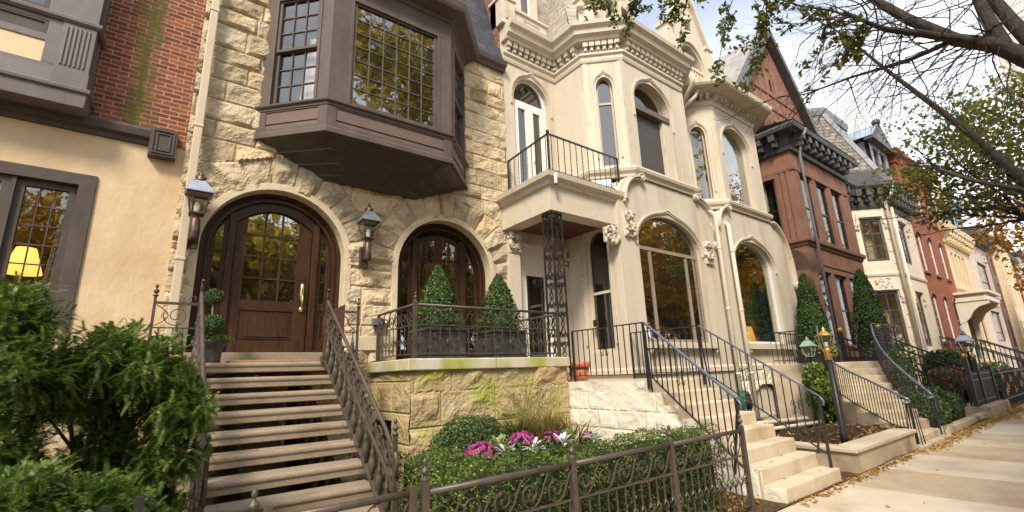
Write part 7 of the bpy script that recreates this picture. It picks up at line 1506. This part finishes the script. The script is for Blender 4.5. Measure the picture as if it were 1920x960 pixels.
t = thing('flower_bed', 'pink and red flowers massed behind the black fence', 'flowers', (22, 4.2, 0)); p, d = ell_points(1300, (22.0, 4.3, .85), (1.5, .6, .42), rg, .4); leaf_part('leaves', p, .11, LF_IVY, t, rg); p, d = ell_points(170, (22.0, 4.2, 1.0), (1.5, .6, .36), rg, .85); leaf_part('petals', p, .10, LF_ROSE, t, rg, aspect=1.1)
# stairs with black rails of the far houses
for x, y, lab in ((32.5, 5.2, 'black stair railing before the red brick house'), (41, 5.0, 'black stair railing below the white door hood')):
    t = thing('far_stair_railing', lab, 'railing', (x, y, 0))
    for o in (0, 1.6):
        mb = MB(); mb.bar((x+o, 6.2, 2.7), (x+o+3, 3.6, 1.2), .07, .05); mb.build('handrail', M_BLACK, t)
        for k in range(16): q = k/15; mb = MB(); mb.bar((x+o+3*q, 6.2-2.6*q, 1.7-1.5*q), (x+o+3*q, 6.2-2.6*q, 2.7-1.5*q), .035); mb.build('baluster', M_BLACK, t)
# fallen leaves
def litter(name, lab, pts, size): 
    pts = np.array(pts); n = len(pts); v, f = leaf_cloud(pts, size, rg, np.tile((0, 0, 1.), (n, 1)), spread=.35, aspect=1.5, bend=.5); mb = MB(); mb.add(v, f); o = mb.build(name, LF_FALL); o['kind'] = 'stuff'; o['label'] = lab; return o
P = []
for x0, x1, y, s, n in ((7.75, 8.4, 2.84, .05, 50), (6.2, 7.8, 2.82, .05, 60), (8.5, 11.4, 2.81, .05, 170), (11.4, 13.6, 2.74, .08, 190), (13.6, 18.2, 2.80, .10, 650), (18.2, 22, 2.72, .16, 700), (21.5, 32, 2.9, .4, 1300)):
    P += [(rg.uniform(x0, x1), y+rg.normal(0, s)-abs(rg.normal(0, s*.6)), .014+rg.uniform(0, .015)) for _ in range(n)]
P += [(rg.uniform(4, 30), rg.uniform(.2, 2.8), .012) for _ in range(60)]
P += [(8.8+3.2*rg.random(), 3.2+2*rg.random()**2, .335+.03*rg.random()) for _ in range(260)]
P += [(rg.uniform(-.2, 2.0), rg.uniform(3.2, 6.5), .05+.03*rg.random()) for _ in range(900)]+[(rg.uniform(4.6, 6.1), rg.uniform(3.1, 4.2), .05+.03*rg.random()) for _ in range(420)]
litter('fallen_leaves', 'scattered golden fallen leaves along the kerbs and in the beds', P, .06)
P = [(rg.uniform(6.3, 7.8), sy(k)+rg.uniform(.06, .25), sz(k)+.012) for k in range(1, 8) for _ in range(2)]+[(rg.uniform(.5, 1.9), nose(k)+rg.uniform(.05, .2), tz(k)+.012) for k in range(1, 9)]
litter('step_leaves', 'a few fallen leaves lying on the stair treads', P, .05)
P = [(.16, 3.93, 1.80), (-.12, 3.92, 1.75), (.02, 3.9, 1.7), (.42, 3.9, 1.55), (.1, 3.88, 1.45), (-.5, 3.7, 1.6), (.3, 3.85, 1.2), (.05, 3.9, 1.25)]
litter('caught_leaves', 'orange dead leaves caught in the yew branches', P, .055)
P = [(x, y, .05+rg.random()*.02) for x, y in zip(rg.uniform(.4, 2.0, 500), rg.uniform(4.0, 7.6, 500))]; mb = MB()
for p in P: mb.ball(p, rg.uniform(.012, .028), 6, 4, sc3=(1.2, 1, .7))
o = mb.build('pebbles', M_CONC2); o['kind'] = 'stuff'; o['label'] = 'loose pebbles on the ground beneath the stoop'
# ---------------------------------------------------------------- street trees
def grow(mb, p, d, ln, r, lev, rg, tips, up_=.1, wild=.45, n=4, taper=.72):
    pts = [Vector(p)]; rs = [r]; d = Vector(d).normalized(); seg = ln/n
    for i in range(n):
        d = (d+Vector(rg.normal(0, wild*.35, 3))+Vector((0, 0, up_*.3))).normalized(); pts.append(pts[-1]+d*seg); rs.append(r*(1-(1-taper)*(i+1)/n))
    mb.tube(pts, rs, 7 if lev > 2 else (5 if lev > 0 else 3), cap=False)
    if lev == 0: tips += pts[1:]; return
    k = 3 if lev > 1 else 4
    for i in range(k):
        q = n-(0 if i == 0 else rg.integers(0, max(1, n-1))); b = pts[q]; a = Vector(rg.normal(0, 1, 3)); a = (a-d*a.dot(d)).normalized(); s = rg.uniform(.45, .95) if i else .3
        grow(mb, b, d+a*s, ln*rg.uniform(.6, .8), rs[q]*(.78 if i == 0 else .55), lev-1, rg, tips, up_, wild, n, taper)
def tree(name, label, base, h, r, lev, seed, m, nl, size, spread=.5, bark=None, clump=.55, lean=(0, 0, 1), group=None, trunk_h=.38, drop=.0):
    rg = np.random.default_rng(seed); t = thing(name, label, 'tree', base, group); mb = MB(); tips = []; b = Vector(base); top = b+Vector(lean)*h*trunk_h
    mb.tube([b-Vector((0, 0, .1)), b+Vector((0, 0, .12)), b.lerp(top, .5), top], [r*1.5, r*1.1, r*.95, r*.85], 10, cap=False)
    for k in range(4): a = k*1.57+rg.uniform(0, 1); grow(mb, top, Vector((math.cos(a)*.75, math.sin(a)*.75, rg.uniform(.5, 1.1))), h*.3, r*.6, lev, rg, tips, .25)
    mb.build('trunk', bark or M_BARK, t)
    T = np.array([tuple(x) for x in tips]); c = T[rg.integers(0, len(T), nl)]; p = c+rg.normal(0, clump, (nl, 3))*np.array((1, 1, .75)); p[:, 2] -= drop*rg.random(nl)
    leaf_part('crown', p, size, m, t, rg, aspect=1.6); return t
g_ = 'trees along the street'
# trees on the kerb side and across the road: they stand behind the camera and show in the window glass
def road_tree(label, x, seed, nb=2, lf=None):
    """kerb tree whose crown leans out over the road; seen in the windows"""
    rg = np.random.default_rng(seed); t = thing('street_tree', label, 'tree', (x, -2.4, 0), g_); mb = MB(); P = []
    mb.tube([(x, -2.4, -.1), (x, -2.4, .3), (x+.2, -2.9, 2.2), (x+.1, -3.6, 4.0)], [.36, .27, .23, .2], 9, cap=False); tips = []
    for d in ((-.8, -.4, .9), (.8, -.3, 1), (.1, -.8, .8), (.9, -.7, .35), (-.8, -.6, .3)): grow(mb, (x+.1, -3.6, 3.9), d, 3.2, .15, 2, rg, tips, .12, .5, 4, .6)
    mb.build('trunk', M_BARK, t)
    for c, r, n in (((x, -5.6, 6.2), (3.9, 2.6, 2.4), 3300), ((x+1, -6.0, 10.0), (3.9, 3.0, 2.6), 2700), ((x-.5, -6.4, 14.0), (3.6, 3.2, 2.6), 2400), ((x-.6, -6.6, 18.2), (3.6, 3.0, 2.8), 2600))[:nb]:
        cl, _ = ell_points(50, c, [q*.95 for q in r], rg, .2); P.append(cl[rg.integers(0, 50, n)]+rg.normal(0, .62, (n, 3)))
    leaf_part('crown', np.concatenate(P), .42, lf or LF_GOLD, t, rg, aspect=1.5); return t
low = road_tree('low golden street tree leaning over the road behind the camera', 3.4, 21, 1); dup(low, (-8.5, -2.4, 0), 0, 'golden kerb tree leaning over the road far left of the stoop')
road_tree('tall golden street tree leaning over the road opposite the cream house', 9.3, 23, 4)
mid = road_tree('golden kerb tree leaning over the road opposite the curved steps', 17.2, 24, 2, LF_AUTUMN)
for x, lab in ((25, 'golden kerb tree leaning over the road opposite the mansard house'), (33.5, 'golden kerb tree leaning over the road opposite the brick house'), (42, 'golden kerb tree leaning over the road opposite the buff house')): dup(mid, (x, -2.4, 0), 0, lab)
across = tree('street_tree', 'broad yellow green tree across the road', (3, -15.5, 0), 13, .34, 3, 22, LF_AUTUMN, 12000, .34, clump=1.0, group=g_, trunk_h=.24, drop=1.5)
for x, y, s, lab in ((-7, -16, .95, 'yellow green tree across the road, left of the stoop'), (12, -15.5, 1.05, 'yellow green tree across the road facing the cream house'), (21, -16, 1.0, 'yellow green tree across the road facing the brownstone'), (31, -15.5, 1.1, 'yellow green tree across the road facing the mansard house'), (41, -15.5, 1.05, 'yellow green tree across the road facing the buff house'), (51, -15, 1.1, 'yellow green tree across the road facing the lilac house')): dup(across, (x, y, 0), x, lab, s)
t = thing('opposite_hedge', 'dense clipped hedge along the pavement across the road', 'hedge', (10, -18, 0)); rg = np.random.default_rng(4); n = 7000; leaf_part('foliage', np.stack([rg.uniform(-25, 60, n), rg.uniform(-18.5, -17, n), rg.uniform(0, 3.0, n)], -1), .5, LF_TREE, t, rg)
# big tree at the right edge: bare limbs
BT = thing('bare_street_tree', 'dark bare-limbed street tree reaching in from the right edge', 'tree', (8.2, -1.75, 0), g_); rg = np.random.default_rng(31); mb = MB(); tips = []
mb.tube([(8.2, -1.75, -.1), (8.15, -1.72, .2), (8.0, -1.5, 1.8), (7.75, -1.15, 3.2), (7.35, -.55, 4.1), (6.92, .01, 4.48)], [.30, .24, .2, .17, .14, .11], 10, cap=False)
limbs = [([(6.92, .01, 4.48), (6.78, .24, 4.79), (6.58, .51, 4.95), (6.52, .83, 5.42), (6.44, 1.08, 5.86), (6.3, 1.35, 6.3)], .09, .03), ([(6.80, .2, 4.76), (6.81, .25, 5.18), (6.91, .28, 5.61), (7.0, .4, 6.4)], .075, .03), ([(6.74, .34, 4.87), (6.38, .53, 4.89), (6.1, .72, 4.95), (5.82, .92, 5.0), (5.66, 1.0, 5.05), (5.45, 1.15, 5.2)], .05, .014),
         ([(7.0, -.1, 4.4), (7.2, .1, 5.2), (7.3, .3, 6.2)], .09, .04), ([(6.58, .51, 4.95), (6.7, .95, 5.0), (6.9, 1.5, 5.2), (7.0, 2.1, 5.3)], .03, .01)]
for pts, r0_, r1_ in limbs: mb.tube(pts, [r0_+(r1_-r0_)*i/(len(pts)-1) for i in range(len(pts))], 8, cap=False)
mb.build('limbs', M_BARK, BT); mb = MB(); twt = []
for pts, r0_, r1_ in limbs:
    for i in range(1, len(pts)):
        for k in range(6 if r0_ < .06 else 4):
            a = Vector(pts[i-1]).lerp(Vector(pts[i]), rg.random()); d = Vector((rg.normal(-.1, .6), rg.normal(.6, .6), rg.normal(.05, .5))); grow(mb, a, d, rg.uniform(.45, .8), .009, 2, rg, twt, -.05, .5, 4, .55)
mb.build('twigs', M_BARK, BT)
# hanging sprays of green and yellowing leaves near the top of the view
mb = MB(); P = []
spine = [(5.66, 1.0, 5.05), (5.54, 1.26, 5.34), (5.45, 1.52, 5.55), (5.30, 1.77, 5.81), (5.16, 2.04, 6.03), (4.91, 2.43, 6.27), (4.59, 2.97, 6.44), (4.3, 3.5, 6.6)]
mb.tube(spine, [.013, .012, .011, .010, .008, .007, .005, .003], 5)
for i0, b, n in ((6, (4.73, 3.31, 6.07), 9), (5, (5.16, 2.9, 5.71), 8), (4, (5.46, 2.63, 5.11), 10), (3, (5.62, 2.33, 4.85), 9), (3, (5.58, 2.0, 5.13), 7), (1, (5.56, 1.65, 5.34), 6), (1, (5.77, 1.54, 4.86), 6), (0, (5.71, 1.42, 4.80), 6), (7, (4.51, 3.47, 6.34), 8), (5, (4.94, 2.83, 6.01), 8), (0, (5.66, 1.12, 4.83), 6), (6, (4.3, 3.2, 6.2), 7), (2, (5.35, 1.9, 5.6), 7), (1, (5.87, 1.79, 4.45), 3)):
    a = Vector(spine[i0]); b = Vector(b); m = a.lerp(b, .5)+Vector((0, 0, .10)); mb.tube([a, a.lerp(m, .5)+Vector((0, 0, .04)), m, m.lerp(b, .5), b], [.007, .006, .005, .004, .002], 4)
    for k in range(n):
        q = .2+.8*k/n; p = a.lerp(b, q)+Vector((0, 0, .10*4*q*(1-q))); d = Vector((rg.normal(0, .5), rg.normal(0, .5), rg.normal(-.25, .35))).normalized()*rg.uniform(.12, .34); e = p+d; mb.tube([p, p.lerp(e, .5)+Vector((0, 0, .02)), e], [.003, .0025, .0012], 3)
        for j in range(17): P.append(tuple(p.lerp(e, rg.uniform(.15, 1.1))+Vector(rg.normal(0, .03, 3))))
mb.build('leafy_twigs', M_BARK, BT); leaf_part('leaves', P, .075, LF_TWIGLEAF, BT, rg, aspect=1.9, bend=.5)
# leaning tree beyond it
T2 = thing('leaning_street_tree', 'leaning grey-barked tree with yellow green foliage at the right', 'tree', (15.2, -1.6, 0), g_); mb = MB(); tips = []; rg = np.random.default_rng(41)
mb.tube([(15.2, -1.6, -.1), (15.1, -1.5, .3), (14.8, -1.0, 2.2), (14.2, -.1, 3.9), (13.59, .66, 4.91)], [.26, .2, .15, .11, .088], 9, cap=False)
main = [(13.59, .66, 4.91), (13.35, 1.0, 5.68), (13.1, 1.32, 6.36), (12.7, 1.77, 7.22), (12.33, 2.12, 7.88), (11.88, 2.47, 8.59), (11.6, 2.8, 9.2)]
mb.tube(main, [.085, .074, .062, .05, .037, .024, .012], 8, cap=False); sec = [(13.9, .25, 4.4), (13.4, .75, 4.45), (12.65, .72, 4.6), (12.45, 1.3, 4.95), (12.33, 1.75, 5.35), (12.2, 2.2, 5.6)]
mb.tube(sec, [.07, .06, .05, .04, .03, .015], 7, cap=False); mb.build('trunk', M_BARKG, T2); mb = MB(); bare = []
for pts, k0, n in ((main, 3, 7), (sec, 1, 4)):
    for i in range(k0, len(pts)):
        for k in range(n): a = Vector(pts[i-1]).lerp(Vector(pts[i]), rg.random()); grow(mb, a, Vector((rg.normal(-.1, .6), rg.normal(.25, .7), rg.normal(.15, .5))), rg.uniform(.7, 1.15), .013, 2, rg, bare, 0, .5, 4, .5)
mb.build('twigs', M_BARK, T2)
P = []
for c, r, n in (((13.6, 1.2, 6.3), (.8, .8, .7), 330),): p, d = ell_points(n, c, r, rg, .1); P.append(p)
leaf_part('leaves', np.concatenate(P), .13, LF_TREE, T2, rg)
def crown_tree(name, label, base, blobs, m, size, seed, tr=.22, extra=()):
    rg = np.random.default_rng(seed); t = thing(name, label, 'tree', base, g_); mb = MB(); b = Vector(base); P = []
    top = Vector(blobs[0][0]); mb.tube([b, b+Vector((0, 0, .3)), b.lerp(top, .55)+Vector((0, 0, .4)), top], [tr*1.4, tr, tr*.7, tr*.25], 8, cap=False)
    for c, r, n in blobs:
        c = Vector(c); f = b.lerp(top, .6); tips = []
        for k in range(4): grow(mb, f.lerp(c, .35), (c-f).normalized()+Vector(rg.normal(0, .4, 3)), (c-f).length*.55+.3, tr*.22, 2, rg, tips, .05, .5, 4, .5)
        T = np.array([tuple(x) for x in tips]); T = T[(((T-np.array(c))/np.array(r))**2).sum(1) < 2.2] if len(T) else T
        p, d = ell_points(n//2, c, r, rg, .15); k = 26; cl, _ = ell_points(k, c, [q*.9 for q in r], rg, .3); q = cl[rg.integers(0, k, n//2)]+rg.normal(0, 1, (n//2, 3))*np.array(r)*.17; P += [q, p[:len(p)//2]]
        if len(T): P.append(T[rg.integers(0, len(T), n//3)]+rg.normal(0, .2, (n//3, 3)))
    mb.build('trunk', M_BARK, t); leaf_part('crown', np.concatenate(P), size, m, t, rg); return t
crown_tree('street_tree', 'leafy green tree hanging over the sidewalk beyond the leaning trunk', (22.5, -1.8, 0), [((21.0, 2.0, 8.6), (1.7, 1.6, 1.3), 1500), ((20.6, 3.2, 7.6), (1.3, 1.1, .8), 900), ((21.2, 1.2, 7.2), (1.8, 1.6, 1.1), 1500), ((21.5, .6, 9.4), (1.9, 1.7, 1.2), 1300), ((21.6, .2, 6.3), (1.6, 1.4, .8), 900), ((21.0, 2.4, 6.6), (1.2, 1.0, .55), 520)], LF_TREE, .17, 51)
crown_tree('street_tree', 'orange leaved tree further along the sidewalk at the right edge', (30.5, -1.7, 0), [((29.5, 2.0, 6.9), (2.2, 1.6, 1.5), 1100), ((30.0, 1.4, 4.9), (1.8, 1.5, .9), 700), ((31, .6, 8.5), (2.5, 2, 1.6), 900)], LF_ORANGE, .22, 52)
crown_tree('street_tree', 'distant golden tree closing the end of the street', (62, -1.8, 0), [((60, 1.5, 9), (5, 4, 3.5), 1600), ((61, 2.5, 5.5), (4, 3, 2), 900)], LF_ORANGE, .5, 53, .35)
